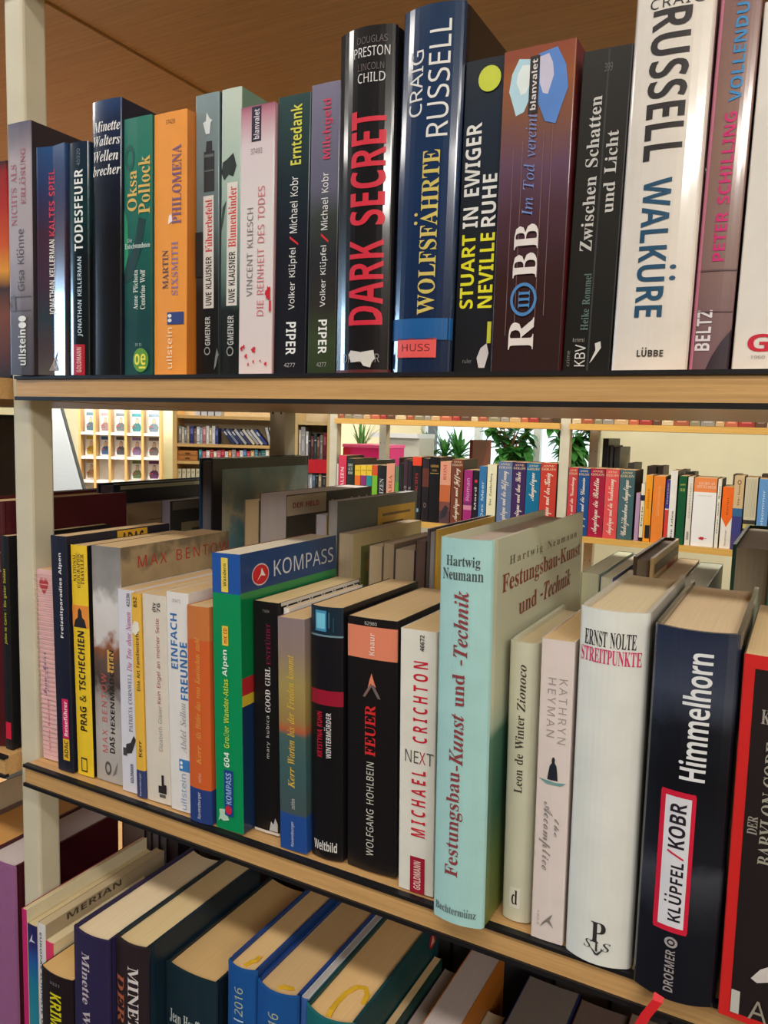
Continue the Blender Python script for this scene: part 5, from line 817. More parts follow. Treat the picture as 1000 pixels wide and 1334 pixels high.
r = book('plum brown laminated book with magenta and cyan lettering', 0.5447, 0.5652, 0.0245, 0, 0.209, 0.13,
     ramp([(0, (120, 92, 100)), (.3, (140, 112, 106)), (.6, (150, 118, 106)), (1, (138, 104, 100))], .209, .2, .9, noise=.2), cover=(84, 24, 50), lean=.004, group=G1, trim='top', gloss=.8, bulge=.002,
     marks=[R((0, .1, 0, 1), (196, 120, 140)), T('PETER SCHILLING', (.36, .66, .285, .655), (206, 44, 112), 'B'), T('VOLLENDUNG', (.42, .72, .68, .985), (58, 134, 188), 'B'), T('BELTZ', (.12, .50, .055, .16), (222, 214, 216), 'B'),
            R((.1, 1, .26, .264), (104, 78, 80)), R((.1, 1, .155, .158), (104, 78, 80)), POLY([(0, 0), (1, 0), (1, 1), (.6, .7), (.2, .3)], (.45, 1, .005, .11), (50, 36, 46))])
book('white book with a red round mark at the right end of the top row', 0.5668, 0.6020, 0.025, 0, 0.19, 0.12, (222, 214, 204), lean=.003, group=G1, trim='top',
     marks=[T('ANNE PERRY', (.40, .64, .35, .80), (70, 64, 64), 'I'), H('G', (.20, .52, .055, .105), (196, 40, 58), 'B'), H('1960', (.26, .46, .035, .045), (150, 142, 138), 'R')])

# ---------------------------------------------------------------- middle row
G2 = 'books on the middle shelf'
ZM = -0.35
HEART = [(.5, 0), (.95, .5), (1, .75), (.85, 1), (.6, .98), (.5, .8), (.4, .98), (.15, 1), (0, .75), (.05, .5)]
book('pale pink paperback with a red heart, first in the middle row beside the post', 0.0025, 0.0285, .0185, ZM, .178, .12, (226, 182, 178), group=G2, trim='mid', lean=-.004,
     marks=[POLY(HEART, (.14, .62, .87, .955), (190, 70, 72)), T('Frau Maier', (.18, .36, .34, .57), (110, 84, 130), 'C'), T('Jessica Kremser', (.36, .47, .04, .33), (206, 96, 110), 'F'), T('fischt', (.40, .48, .36, .5), (120, 100, 140), 'C')]
     + [R((0, 1, q/40, q/40+.004), (216, 164, 164)) for q in range(1, 40)])
book('navy travel guide with a pink and a yellow box low on its spine', 0.0343, 0.0540, .0095, ZM, .2125, .125, (26, 28, 46), group=G2, trim='mid', lean=-.005, gloss=.2,
     marks=[T('Freizeitparadies Alpen', (.50, .74, .575, .93), (226, 226, 226), 'B'), R((.44, .84, .145, .315), (206, 36, 96)), T('Reiseführer', (.52, .76, .155, .305), (236, 226, 226), 'B'), R((.44, .84, .05, .143), (226, 180, 48)), T('ADAC', (.52, .76, .06, .135), (40, 34, 30), 'B')],
     fmarks=[R((.46, .76, .90, .995), (206, 158, 46)), H('ADAC', (.50, .72, .915, .985), (50, 40, 34), 'B')])
book('bright yellow travel guide with brown capitals and a small orange photo', 0.0565, 0.0762, .0125, ZM, .206, .125, (236, 198, 46), cover=(24, 22, 26), group=G2, trim='mid', lean=-.0055, gloss=.2,
     marks=[T('NATIONAL', (.16, .36, .845, .965), (110, 84, 30), 'F'), T('GEOGRAPHIC', (.40, .60, .82, .97), (110, 84, 30), 'F'), T('TRAVELER', (.64, .84, .835, .965), (110, 84, 30), 'F'),
            R((0, 1, .65, .745), (226, 140, 58)), POLY([(.1, 0), (.9, 0), (.8, .4), (.66, .5), (.62, .85), (.5, 1), (.4, .85), (.38, .5), (.2, .35)], (0, 1, .65, .735), (40, 36, 40)),
            T('PRAG & TSCHECHIEN', (.32, .74, .20, .635), (40, 32, 26), 'B'), FRAME((.30, .68, .018, .08), (60, 46, 24), .12, .1)])
book('mottled grey thriller with red author letters on its long stone-coloured cover', 0.0775, 0.1118, .0150, ZM, .2075, .14,
     ramp([(0, (170, 164, 158)), (.2, (182, 176, 172)), (.36, (160, 152, 148)), (.42, (74, 62, 58)), (.5, (96, 78, 70)), (.58, (140, 84, 54)), (.63, (206, 200, 198)), (.76, (214, 210, 208)), (.84, (150, 146, 144)), (1, (128, 124, 122))], .2075, .4, .1, noise=.2, nscale=70),
     cover=ramp([(0, (120, 104, 78)), (.82, (150, 132, 100)), (.93, (166, 146, 112)), (1, (120, 106, 84))], .2075, .45, .1, noise=.35, nscale=55), group=G2, trim='mid', lean=-.0035,
     marks=[T('MAX BENTOW', (.26, .45, .125, .465), (196, 84, 82), 'R', .1), R((.50, .72, .475, .57), (206, 160, 84)), T('DAS', (.52, .70, .13, .20), (44, 38, 38), 'B'), T('HEXENMÄDCHEN', (.52, .72, .215, .57), (44, 38, 38), 'B'),
            RING((.34, .56, .03, .09), (90, 84, 82), .2), POLY([(0, 0), (.5, .5), (1, 1), (.6, .2)], (.6, .8, .03, .1), (120, 112, 108))],
     fmarks=[H('MAX BENTOW', (.14, .99, .905, .955), (176, 66, 44), 'R', .12)])
book('thin lavender white paperback with violet italic lettering', 0.1134, 0.1312, .0110, ZM, .1745, .115, (212, 210, 220), group=G2, trim='mid', lean=-.004,
     marks=[T('PATRICIA CORNWELL', (.56, .80, .305, .595), (108, 112, 140), 'F'), T('Die Tote ohne Namen', (.52, .84, .605, .895), (176, 96, 150), 'J'), T('42236', (.6, .8, .92, .985), (90, 90, 96), 'B'),
            POLY([(0, 0), (.6, .1), (1, .8), (.8, 1), (.5, .6), (.1, .5)], (.3, 1, .19, .29), (52, 50, 54)), R((.15, .4, .18, .22), (70, 66, 70)), T('GOLDMANN', (.6, .8, .05, .145), (54, 60, 110), 'B')])
book('narrow amber yellow paperback with a blue foot, left of the cream one', 0.1320, 0.1430, .0085, ZM, .1735, .115, ramp([(0, (56, 66, 110)), (.135, (228, 180, 70)), (1, (232, 186, 76))], .1735, .4, .15, const=True), group=G2, trim='mid', lean=-.0055,
     marks=[T('Eine Art Familientreffen', (.42, .78, .53, .84), (84, 62, 40), 'B'), T('Kerr', (.42, .76, .205, .285), (84, 62, 40), 'B'), POLY([(0, .2), (.5, 0), (1, .4), (.9, .9), (.4, 1), (.1, .7)], (.05, .9, .80, .87), (226, 220, 206)), T('852', (.3, .7, .935, .985), (90, 66, 40), 'B'), T('Ravensburger', (.4, .66, .01, .125), (206, 206, 216), 'R')])
book('cream paperback with a dark red sentence, between amber and blue-lettered books', 0.1435, 0.1702, .0098, ZM, .1745, .118, (216, 206, 192), group=G2, trim='mid', lean=-.005,
     marks=[T('Elizabeth Glaser', (.56, .72, .255, .475), (150, 140, 132), 'R'), T('Kein Engel an meiner Seite', (.54, .74, .485, .89), (150, 52, 52), 'R'), T('dtv', (.42, .58, .92, .965), (80, 74, 72), 'B'), T('76', (.62, .76, .92, .965), (80, 74, 72), 'B'),
            POLY([(0, 0), (1, 0), (1, .5), (.7, .5), (.7, 1), (.4, 1), (.4, .4), (0, .4)], (.52, .84, .05, .14), (44, 40, 42)), R((.56, .8, .03, .045), (90, 86, 84))])
book('white paperback with bold blue capitals high on the spine', 0.1715, 0.1945, .0086, ZM, .180, .118, (224, 220, 216), group=G2, trim='mid', lean=-.0055,
     marks=[H('37473', (.3, .66, .955, .97), (150, 146, 150), 'R'), T('EINFACH', (.18, .50, .655, .905), (56, 110, 172), 'B'), T('FREUNDE', (.60, .92, .52, .78), (56, 110, 172), 'B'), T('Abdel Sellou', (.54, .80, .275, .505), (160, 160, 166), 'J'),
            R((.46, .92, .19, .245), (62, 124, 186)), O((.5, .62, .2, .216), WHT), O((.5, .62, .22, .236), WHT), T('ullstein', (.50, .76, .012, .18), (136, 160, 196), 'R')])
book('orange paperback with faded gold script and a navy foot', 0.1968, 0.2190, .0030, ZM, .1735, .12, ramp([(0, (40, 62, 122)), (.16, (204, 94, 44)), (.845, (196, 116, 62)), (1, (190, 112, 60))], .1735, .45, .1, const=True, noise=.012), group=G2, trim='mid', lean=-.004, bulge=.0012,
     marks=[T('Kerr', (.40, .62, .275, .365), (214, 150, 70), 'J'), T('Als Hitler das rosa Kaninchen stahl', (.38, .62, .385, .86), (214, 150, 70), 'J'), T('zeitlos', (.46, .6, .19, .235), (226, 180, 150), 'R'), T('Ravensburger', (.42, .60, .02, .145), (216, 216, 226), 'R')])
book('green and blue hiking atlas, taller than its neighbours in the middle row', 0.2222, 0.2490, .0045, ZM, .217, .135, ramp([(0, (10, 140, 84)), (.857, (34, 84, 160)), (1, (40, 92, 170))], .217, .35, .3, const=True),
     cover=ramp([(0, (24, 50, 84)), (.42, (24, 50, 84)), (.46, (206, 176, 50)), (.5, (176, 40, 44)), (.56, (10, 120, 66)), (.84, (34, 130, 70)), (.862, (28, 62, 116))], .217, .35, .3, const=True), group=G2, trim='mid', lean=-.006, gloss=.3, page=(226, 214, 190), back=(124, 44, 42),
     marks=[R((.36, .60, .865, .985), (226, 200, 84)), T('Wandern', (.42, .54, .885, .965), (50, 50, 40), 'B'), R((.36, .58, .675, .745), (226, 190, 70)), T('mit CD', (.40, .54, .683, .737), (190, 50, 40), 'B'),
            T('Alpen', (.34, .58, .565, .66), (226, 236, 226), 'B'), T('Großer Wander-Atlas', (.36, .56, .305, .555), (186, 206, 74), 'B'), T('604', (.36, .56, .235, .29), (226, 236, 226), 'B'),
            R((.36, .68, .055, .225), (32, 62, 132)), T('KOMPASS', (.42, .62, .10, .215), (150, 176, 214), 'B'), O((.40, .62, .062, .095), (196, 40, 60))],
     fmarks=[O((.105, .265, .875, .955), (206, 190, 190)), O((.112, .258, .88, .95), (196, 34, 44)), POLY([(0, 0), (.5, .4), (1, .3), (.55, 1), (.45, .55)], (.15, .23, .893, .938), (230, 220, 216)),
             H('KOMPASS', (.31, .96, .895, .955), (204, 206, 210), 'R', .01)])
r = [o for o in bpy.data.objects if o.get('label', '').startswith('green and blue hiking')][0]
sticker(r, (.12, .52, .028, .078), (176, 206, 186), 'torn_label', pts=[(0, 0), (.2, .2), (.5, .1), (1, .25), (.9, .5), (.6, .6), (.65, 1), (.1, .9), (.15, .5)], label='pale torn label remnant')
r = book('black paperback with thin white and plum title words, right of the green atlas', 0.2498, 0.2738, .0175, ZM, .1815, .12, (22, 20, 22), group=G2, trim='mid', lean=-.004, page=(226, 200, 146),
     marks=[T('mary kubica', (.50, .66, .33, .515), (206, 202, 202), 'R', .06), T('GOOD GIRL', (.48, .68, .53, .725), (216, 212, 212), 'F'), T('ENTFÜHRT', (.48, .70, .735, .91), (124, 30, 66), 'F'), H('71604', (.4, .66, .955, .968), (140, 136, 136), 'R'),
            POLY([(0, 0), (1, 0), (1, .6), (.7, 1), (.5, .5), (.2, .7)], (.62, .94, .015, .075), (190, 190, 190)), R((.0, 1, 0, .012), (216, 206, 196))],
     fmarks=[RING((.08+.14*i, .22+.14*i, .955-.012*(i % 2), .995), (206, 200, 190), .1) for i in range(6)] + [R((.02, .98, .985, 1.0), (206, 200, 190))])
book('very thin white booklet wedged right of the black paperback', 0.2758, 0.2808, .022, ZM, .178, .11, (222, 216, 206), group=G2, trim='mid', lean=-.005)
book('olive and teal paperback with gold italic title and a blue foot', 0.2822, 0.3058, .0065, ZM, .1755, .12, ramp([(0, (34, 74, 144)), (.155, (34, 74, 144)), (.165, (66, 82, 84)), (.35, (60, 90, 92)), (.5, (70, 96, 92)), (.525, (176, 92, 58)), (.56, (150, 122, 74)), (.72, (158, 140, 84)), (.86, (142, 122, 112)), (1, (138, 120, 122))], .1755, .4, .2, noise=.02), group=G2, trim='mid', lean=-.0055,
     marks=[T('Kerr', (.36, .60, .275, .365), (206, 170, 66), 'J'), T('Warten bis der Frieden kommt', (.34, .62, .38, .845), (206, 170, 66), 'J'), T('zeitlos', (.46, .6, .185, .23), (206, 200, 190), 'R'), T('Ravensburger', (.44, .58, .02, .13), (206, 210, 226), 'R')])
book('black book with a red band and a small bright blue window near its top', 0.3070, 0.3340, .0120, ZM, .187, .12, ramp([(0, (20, 18, 20)), (.615, (150, 24, 48)), (.672, (20, 18, 24)), (.89, (24, 42, 56)), (1, (24, 42, 56))], .187, .35, .3, const=True), cover=(22, 20, 24), group=G2, trim='mid', lean=-.0048, bulge=.003,
     marks=[R((0, 1, .885, .892), (110, 140, 152)), R((.2, .56, .905, .985), (66, 140, 180)), R((.24, .52, .915, .975), (120, 196, 220)), R((.62, .66, .92, .98), (60, 96, 120)), R((.75, .78, .905, .96), (40, 76, 100)),
            T('KRYSTYNA KUHN', (.25, .43, .41, .59), (186, 24, 48), 'B'), T('WINTERMÖRDER', (.49, .70, .41, .59), (206, 200, 200), 'B'), H('Weltbild', (.14, .86, .035, .075), (214, 210, 206), 'B')])
book('thick black paperback with a salmon band and red title letters', 0.3368, 0.3765, .0132, ZM, .183, .12, ramp([(0, (24, 20, 22)), (.842, (224, 132, 102)), (.965, (24, 20, 22))], .183, .35, .25, const=True), cover=(22, 18, 20), group=G2, trim='mid', lean=-.0046, gloss=.2, bulge=.0015,
     marks=[T('WOLFGANG HOHLBEIN', (.42, .57, .065, .44), (206, 202, 190), 'R', .03), T('FEUER', (.39, .60, .465, .665), (206, 44, 44), 'F'), POLY([(.5, 1), (.66, .6), (.75, .45), (.5, .52), (.3, .4), (.38, .7)], (.34, .7, .695, .79), (226, 130, 100)),
            POLY([(0, 0), (.15, .0), (.55, .7), (.45, .8)], (.34, .7, .695, .765), (126, 100, 94)), POLY([(1, 0), (.85, 0), (.5, .6), (.62, .75)], (.34, .7, .695, .765), (110, 96, 96)),
            T('Knaur', (.47, .58, .86, .945), (236, 206, 190), 'B'), H('62980', (.38, .62, .975, .988), (190, 186, 180), 'R')])
book('white paperback with spaced red capitals and a dark red square at the foot', 0.3818, 0.4085, .0068, ZM, .182, .118, (222, 218, 206), group=G2, trim='mid', lean=-.0043,
     marks=[T('CRICHTON', (.38, .78, .58, .885), (196, 34, 54), 'B', .22), H('NE', (.17, .55, .50, .547), (80, 80, 76), 'R'), H('X', (.57, .74, .50, .547), (170, 44, 60), 'R'), H('T', (.77, .96, .50, .547), (80, 80, 76), 'R'), T('MICHAEL', (.36, .76, .22, .475), (196, 34, 54), 'B', .22),
            R((.35, .76, .0, .14), (158, 26, 48)), T('GOLDMANN', (.45, .65, .015, .125), (226, 196, 190), 'B'), T('46672', (.56, .68, .925, .985), (50, 46, 46), 'B')])
book('large pale turquoise volume with brown-red title, projecting over the shelf edge', 0.4146, 0.4498, -.0075, ZM, .248, .212, (166, 208, 204),
     cover=ramp([(0, (110, 116, 56)), (.15, (92, 110, 60)), (.3, (58, 96, 74)), (.5, (74, 116, 94)), (.53, (170, 182, 158)), (.6, (196, 196, 168)), (1, (196, 198, 174))], .248, .4, .2, noise=.06, nscale=18), group=G2, trim='mid', lean=-.0042, hc=True, bulge=.004, page=(198, 180, 166), gloss=.15, low=.002,
     marks=[H('Hartwig', (.16, .80, .925, .958), (72, 78, 80), 'F'), H('Neumann', (.09, .86, .897, .925), (72, 78, 80), 'F'), T('Festungsbau', (.27, .60, .127, .405), (140, 62, 66), 'F'), T('-Kunst', (.31, .58, .41, .558), (140, 62, 66), 'J'), T('und', (.34, .58, .577, .66), (140, 62, 66), 'F'), T('-Technik', (.34, .62, .685, .872), (140, 62, 66), 'J'),
            H('Bechtermünz', (.08, .88, .025, .048), (96, 112, 112), 'F')],
     fmarks=[H('Hartwig Neumann', (.14, .91, .918, .947), (120, 112, 96), 'F', .12), H('Festungsbau-Kunst', (.08, .97, .845, .905), (138, 66, 52), 'F'), H('und', (.24, .42, .775, .822), (138, 66, 52), 'F'), H('-Technik', (.46, .84, .775, .83), (138, 66, 52), 'J')])
book('slim greenish cream hardback with brown title and a boxed letter below', 0.4540, 0.4738, .0145, ZM, .1835, .12, (206, 204, 180), group=G2, trim='mid', lean=-.003, hc=True, page=(214, 196, 156),
     marks=[T('Leon de Winter', (.34, .62, .47, .745), (70, 62, 52), 'F'), T('Zionoco', (.36, .64, .76, .925), (70, 62, 52), 'J'), R((.30, .66, .05, .125), (220, 216, 200)), H('d', (.38, .58, .062, .115), (40, 36, 34), 'F')])
book('slim pinkish white paperback with a small black cloaked figure on a boat', 0.4773, 0.4975, .0032, ZM, .191, .125, (218, 204, 198), group=G2, trim='mid', lean=-.0024,
     marks=[D('KATHRYN', (.60, .84, .668, .878), (164, 152, 148), 'R', .12), D('HEYMAN', (.26, .50, .685, .878), (164, 152, 148), 'R', .1), POLY([(0, 0), (1, 0), (.95, .3), (.85, .62), (.66, .76), (.68, .9), (.58, 1), (.42, .96), (.36, .82), (.4, .74), (.2, .6), (.08, .3)], (.34, .66, .545, .622), (34, 38, 50)),
            POLY([(0, .6), (.3, 0), (.8, 0), (1, .5), (.6, .35)], (.08, .92, .53, .555), (110, 150, 150)), D('Accomplice', (.16, .56, .24, .47), (140, 132, 130), 'C'), D('the', (.62, .76, .36, .42), (140, 132, 130), 'C'),
            POLY([(0, 0), (.2, .3), (.9, .9), (.7, .5), (1, .1), (.5, .4)], (.3, .72, .045, .105), (126, 118, 114)), D('1923', (.2, .26, .05, .1), (150, 140, 136), 'R')])
book('thick plain white hardback with black and magenta capitals at its top', 0.4992, 0.5385, .0030, ZM, .214, .142, (222, 222, 214), cover=(196, 190, 178), group=G2, trim='mid', lean=-.002, hc=True, page=(226, 208, 170), gloss=.2,
     marks=[H('ERNST NOLTE', (.10, .85, .90, .944), (44, 42, 42), 'F'), H('STREITPUNKTE', (.05, .93, .855, .896), (206, 52, 104), 'F'), H('P', (.42, .64, .065, .125), (50, 48, 48), 'F'), R((.50, .53, .04, .07), (60, 58, 58)), H('S', (.32, .44, .045, .07), (60, 58, 58), 'I'), H('S', (.58, .72, .045, .07), (60, 58, 58), 'I'), POLY([(0, 1), (.5, .2), (1, 1), (.6, 0), (.4, 0)], (.4, .64, .03, .055), (60, 58, 58))])
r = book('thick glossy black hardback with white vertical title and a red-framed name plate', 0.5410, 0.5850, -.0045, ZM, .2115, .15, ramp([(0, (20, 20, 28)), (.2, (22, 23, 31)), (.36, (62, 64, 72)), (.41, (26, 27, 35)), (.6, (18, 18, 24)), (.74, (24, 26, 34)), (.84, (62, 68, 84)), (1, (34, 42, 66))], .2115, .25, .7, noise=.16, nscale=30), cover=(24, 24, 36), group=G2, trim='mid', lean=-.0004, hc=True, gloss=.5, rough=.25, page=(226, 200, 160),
     marks=[T('Himmelhorn', (.40, .72, .61, .945), (222, 222, 222), 'B', -.02), POLY([(.03, 0), (.97, 0), (1, .02), (1, .98), (.97, 1), (.03, 1), (0, .98), (0, .02)], (.22, .64, .19, .575), (206, 30, 58)), R((.28, .59, .205, .56), (216, 214, 218)),
            T('KLÜPFEL', (.34, .55, .222, .385), (36, 30, 40), 'B'), T('/', (.34, .54, .392, .415), (206, 30, 58), 'B'), T('KOBR', (.34, .54, .422, .545), (36, 30, 40), 'B'),
            T('DROEMER', (.40, .52, .025, .142), (150, 142, 142), 'B'), RING((.38, .54, .148, .178), (160, 152, 152), .2), O((.43, .49, .158, .168), (160, 152, 152))])
mb = MB(); rb = paint((206, 34, 40), 0.5, 0.05)
pts = [(.0165, .01, .0008), (.0160, -.006, .0008), (.0155, -.0085, -.002), (.010, -.0095, -.012), (.0025, -.0115, -.030), (-.004, -.014, -.060)]
vs = []
for p in pts: vs += [(p[0]-.0028, p[1], p[2]), (p[0]+.0028, p[1], p[2])]
mb.add(vs, [(2*i, 2*i+1, 2*i+3, 2*i+2) for i in range(len(pts)-1)], rb)
o = mb.build('ribbon_bookmark', r); o['label'] = 'red ribbon hanging over the shelf edge'
s_ = o.modifiers.new('cloth', 'SOLIDIFY'); s_.thickness = .0004
book('black novel with a bright red edge at the right end of the middle row', 0.5872, 0.6320, -.0075, ZM, .2025, .14, (206, 38, 36), cover=(30, 24, 24), group=G2, trim='mid', lean=-.001, gloss=.4, bulge=.0012, page=(226, 196, 146),
     marks=[R((.13, .99, .02, .965), (34, 26, 26)), H('K', (.23, .33, .825, .862), (160, 152, 140), 'F'), H('J', (.36, .45, .83, .875), (160, 152, 140), 'F'), T('DER', (.17, .275, .525, .575), (150, 142, 128), 'F'), T('BABYLON', (.30, .47, .45, .645), (156, 150, 136), 'F'), T('CODE', (.30, .47, .66, .78), (156, 150, 136), 'F'),
            POLY([(0, .1), (.2, .5), (.5, .8), (1, 1), (1, .5), (.5, .2), (.15, 0)], (.33, .80, .125, .205), (206, 196, 190)), R((.135, .23, .02, .085), (190, 186, 176)), H('A', (.33, .53, .02, .075), (150, 140, 124), 'R')])

# ---------------------------------------------------------------- bottom row
G3 = 'books on the lower shelf'
ZB = -0.70
book('very thin magenta book beside the post on the lower shelf', .0002, .0062, -.006, ZB, .213, .15, (196, 40, 112), cover=(226, 214, 180), back=(150, 26, 60), group=G3, trim='low', page=(206, 188, 146))
book('narrow navy to turquoise booklet, second on the lower shelf', .0065, .0190, -.005, ZB, .200, .15, ramp([(0, (60, 170, 180)), (.72, (30, 120, 150)), (.82, (36, 90, 160)), (.9, (44, 44, 110)), (1, (40, 36, 90))], .2, .35, .3), cover=(206, 186, 140), group=G3, trim='low', page=(214, 194, 150),
     marks=[POLY([(0, 0), (.6, 1), (.5, .4), (1, .2), (.3, .2)], (.2, .9, .91, .96), (206, 210, 226))])
book('white magazine-like volume with black lettering on its cover, lower shelf', .0196, .0302, -.0045, ZB, .205, .15, (216, 214, 214), cover=(176, 158, 126), group=G3, trim='low', page=(196, 176, 140),
     marks=[D('EUROPAS SCHÖNSTE ORTE', (.35, .7, .45, .96), (80, 80, 100), 'B')], fmarks=[H('MERIAN', (.16, .60, .962, .992), (70, 60, 52), 'B')])
book('short pale book with a pink spine, lower shelf behind the black yellow-lettered one', .0306, .0405, -.0045, ZB, .191, .12, (216, 60, 100), cover=(226, 210, 170), group=G3, trim='low', page=(230, 212, 170))
book('short black paperback with yellow letters and a scooped top on the lower shelf', .0420, .0825, -.018, ZB, .180, .115, (34, 24, 28), group=G3, trim='low', bulge=.003, page=(214, 172, 108),
     marks=[D('KRIMI', (.36, .70, .70, .90), (214, 206, 30), 'B'), D('NACHT', (.36, .70, .46, .68), (214, 206, 30), 'B'), H('3321', (.36, .66, .945, .96), (150, 140, 140), 'R')])
book('dark violet hardback with grey serif lettering on the lower shelf', .0832, .1262, -.0172, ZB, .2315, .15, (42, 34, 72), group=G3, trim='low', hc=True, page=(232, 210, 172), bulge=.004, rough=.6,
     marks=[D('Minette Walters', (.34, .56, .50, .93), (196, 184, 190), 'F')])
book('dark hardback with white capitals beside orange ones, lower shelf', .1267, .1632, -.0105, ZB, .2345, .15, (46, 34, 38), cover=(20, 40, 52), group=G3, trim='low', hc=True, page=(222, 196, 146), bulge=.004,
     marks=[D('MINETTE WALTERS', (.50, .80, .2, .92), (214, 206, 204), 'F'), D('DER NACHBAR', (.10, .38, .2, .87), (176, 96, 66), 'F')])
book('bottle green hardback with one line of white lettering across, lower shelf', .1638, .2196, .009, ZB, .2125, .15, (26, 46, 56), cover=(20, 34, 44), group=G3, trim='low', hc=True, page=(214, 176, 118), bulge=.003,
     marks=[H('Jean Hanff', (.12, .72, .76, .82), (196, 206, 204), 'F'), POLY([(0, 0), (.4, .6), (1, 1), (.7, .3)], (.75, .98, .70, .80), (70, 130, 140))])
def ribbon(root, pts, wd, col, label):
    mb = MB(); vs = []
    for i, p in enumerate(pts):
        a = Vector(pts[max(0, i-1)]); b = Vector(pts[min(len(pts)-1, i+1)]); t = (b-a); t.z = 0
        nrm = Vector((-t.y, t.x, 0)).normalized() if t.length > 1e-6 else Vector((1, 0, 0))
        vs += [Vector(p)-nrm*wd/2, Vector(p)+nrm*wd/2]
    mb.add(vs, [(2*i, 2*i+1, 2*i+3, 2*i+2) for i in range(len(pts)-1)], paint(col, .5, .06))
    o = mb.build('ribbon_bookmark', root); o['label'] = label
    s = o.modifiers.new('cloth', 'SOLIDIFY'); s.thickness = .0005; s.offset = 1
    return o
YEL = (214, 168, 40)
r = book('blue yearbook with gold ribbon ends, left one of the two blue yearbooks', .2300, .2588, .010, ZB, .2375, .15, (26, 82, 150), cover=(24, 60, 120), group=G3, trim='low', hc=True, page=(222, 186, 130), rough=.5,
     marks=[T('Europa', (.38, .66, .66, .80), (190, 206, 226), 'B'), T('2016', (.38, .66, .835, .935), (170, 180, 150), 'R'), R((.36, .68, .815, .82), (190, 206, 226))])
ribbon(r, [(.014, .004, .2349), (.016, .010, .2352), (.019, .013, .2358), (.018, .019, .2352)], .004, YEL, 'gold ribbon end on the page top')
r = book('blue yearbook with gold ribbon stub, right one of the two blue yearbooks', .2594, .2985, .010, ZB, .232, .15, (26, 82, 150), cover=(28, 60, 124), group=G3, trim='low', hc=True, page=(206, 172, 122), rough=.5,
     marks=[T('2016', (.40, .64, .83, .93), (170, 180, 150), 'R'), T('Afrika', (.40, .64, .66, .79), (190, 206, 226), 'B')])
ribbon(r, [(.018, .003, .2294), (.021, .006, .2300), (.026, .006, .2304), (.029, .009, .2296)], .004, YEL, 'gold ribbon stub on the page top')
book('thin blue and white booklet between the blue yearbook and the teal book', .2990, .3050, .013, ZB, .2305, .15, (60, 100, 170), cover=(190, 196, 206), group=G3, trim='low', page=(176, 170, 166))
r = book('thick teal book with a long curled gold ribbon lying on its pages', .3056, .3480, .010, ZB, .230, .15, (26, 104, 108), cover=(18, 62, 66), group=G3, trim='low', hc=True, page=(224, 184, 126), rough=.5, fmarks=[O((.86, .96, .90, .97), (150, 30, 34)), POLY([(0, 0), (.5, 1), (1, 0)], (.88, .94, .915, .955), (206, 150, 140))])
ribbon(r, [(.020, .000, .2278), (.019, .006, .2285), (.018, .016, .2276), (.019, .028, .2275), (.023, .037, .2282), (.029, .040, .2276), (.034, .034, .2275), (.036, .024, .2278)], .0042, YEL, 'long curled gold ribbon')
book('dark green short book right of the teal one', .3488, .3565, .02, ZB, .198, .13, (18, 60, 52), group=G3, trim='low')
book('thin grey-paged paperback low right of the teal book', .3572, .3760, .03, ZB, .186, .125, (70, 50, 90), cover=(60, 36, 66), group=G3, trim='low', page=(190, 172, 160))
book('paperback with an orange brown cover and lilac grey pages on the lower shelf', .3768, .4040, .03, ZB, .203, .15, (190, 120, 50), cover=(176, 104, 36), group=G3, trim='low', page=(190, 176, 172))
book('small pale book right of the orange-covered one', .4046, .4200, .02, ZB, .175, .12, (150, 140, 120), group=G3, trim='low', page=(196, 180, 150))
book('grey-topped book with a navy cover on the lower shelf', .4275, .4720, .03, ZB, .19, .15, (30, 40, 80), cover=(30, 40, 96), group=G3, trim='low', page=(126, 118, 112))
book('brown grey block-like book at the right of the lower shelf', .4735, .5130, .03, ZB, .186, .15, (90, 70, 60), cover=(70, 40, 34), group=G3, trim='low', page=(120, 102, 92))
book('dark red book at the far right of the lower shelf', .5145, .5500, .03, ZB, .19, .15, (90, 30, 34), group=G3, trim='low', page=(150, 130, 110))

# ---------------------------------------------------------------- rear half of the near case: fore-edges turned to us
G4 = 'books on the far side of the near bookcase'
RY = .232
SEA = ramp([(0, (30, 50, 56)), (.3, (44, 84, 98)), (.48, (56, 116, 134)), (.6, (80, 140, 150)), (.7, (128, 160, 160)), (.78, (206, 200, 166)), (.84, (150, 166, 160)), (1, (110, 144, 152))], .2745, .35, .2, noise=.42, nscale=26)
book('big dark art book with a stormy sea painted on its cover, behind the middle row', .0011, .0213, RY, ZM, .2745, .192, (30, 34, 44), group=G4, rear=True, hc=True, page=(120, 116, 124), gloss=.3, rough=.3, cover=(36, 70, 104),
     back=(36, 32, 36), bmarks=[R((.08, .985, .06, .955), SEA)])
book('small tan book whose pages show in front of the sea painting', .0663, .0862, RY, ZM, .2315, .16, (150, 130, 100), group=G4, rear=True, page=(226, 196, 146))
book('thick pale grey-edged handbook with a white and black title strip on its side', .0872, .1228, RY, ZM, .2400, .185, (60, 56, 56), group=G4, rear=True, page=(214, 200, 192), back=(84, 76, 66),
     bmarks=[R((0, .42, .905, .995), (222, 208, 184)), H('DER HELD', (.06, .34, .938, .962), (186, 60, 50), 'B'), R((.42, .98, .86, .995), (44, 36, 38)), H('Das große Buch', (.48, .95, .90, .96), (206, 200, 196), 'B'), R((.08, .8, .62, .80), (150, 138, 100)), R((.14, .7, .74, .752), (170, 60, 50)), R((.14, .62, .70, .71), (80, 70, 60))])
book('book with grey pages and a yellow cover corner behind the green atlas', .1600, .1738, RY, ZM, .2225, .16, (90, 90, 96), group=G4, rear=True, page=(206, 200, 206), back=(216, 172, 70), bmarks=[POLY([(.3, 0), (1, 0), (1, .9)], (0, .5, .6, 1), (214, 206, 196))])
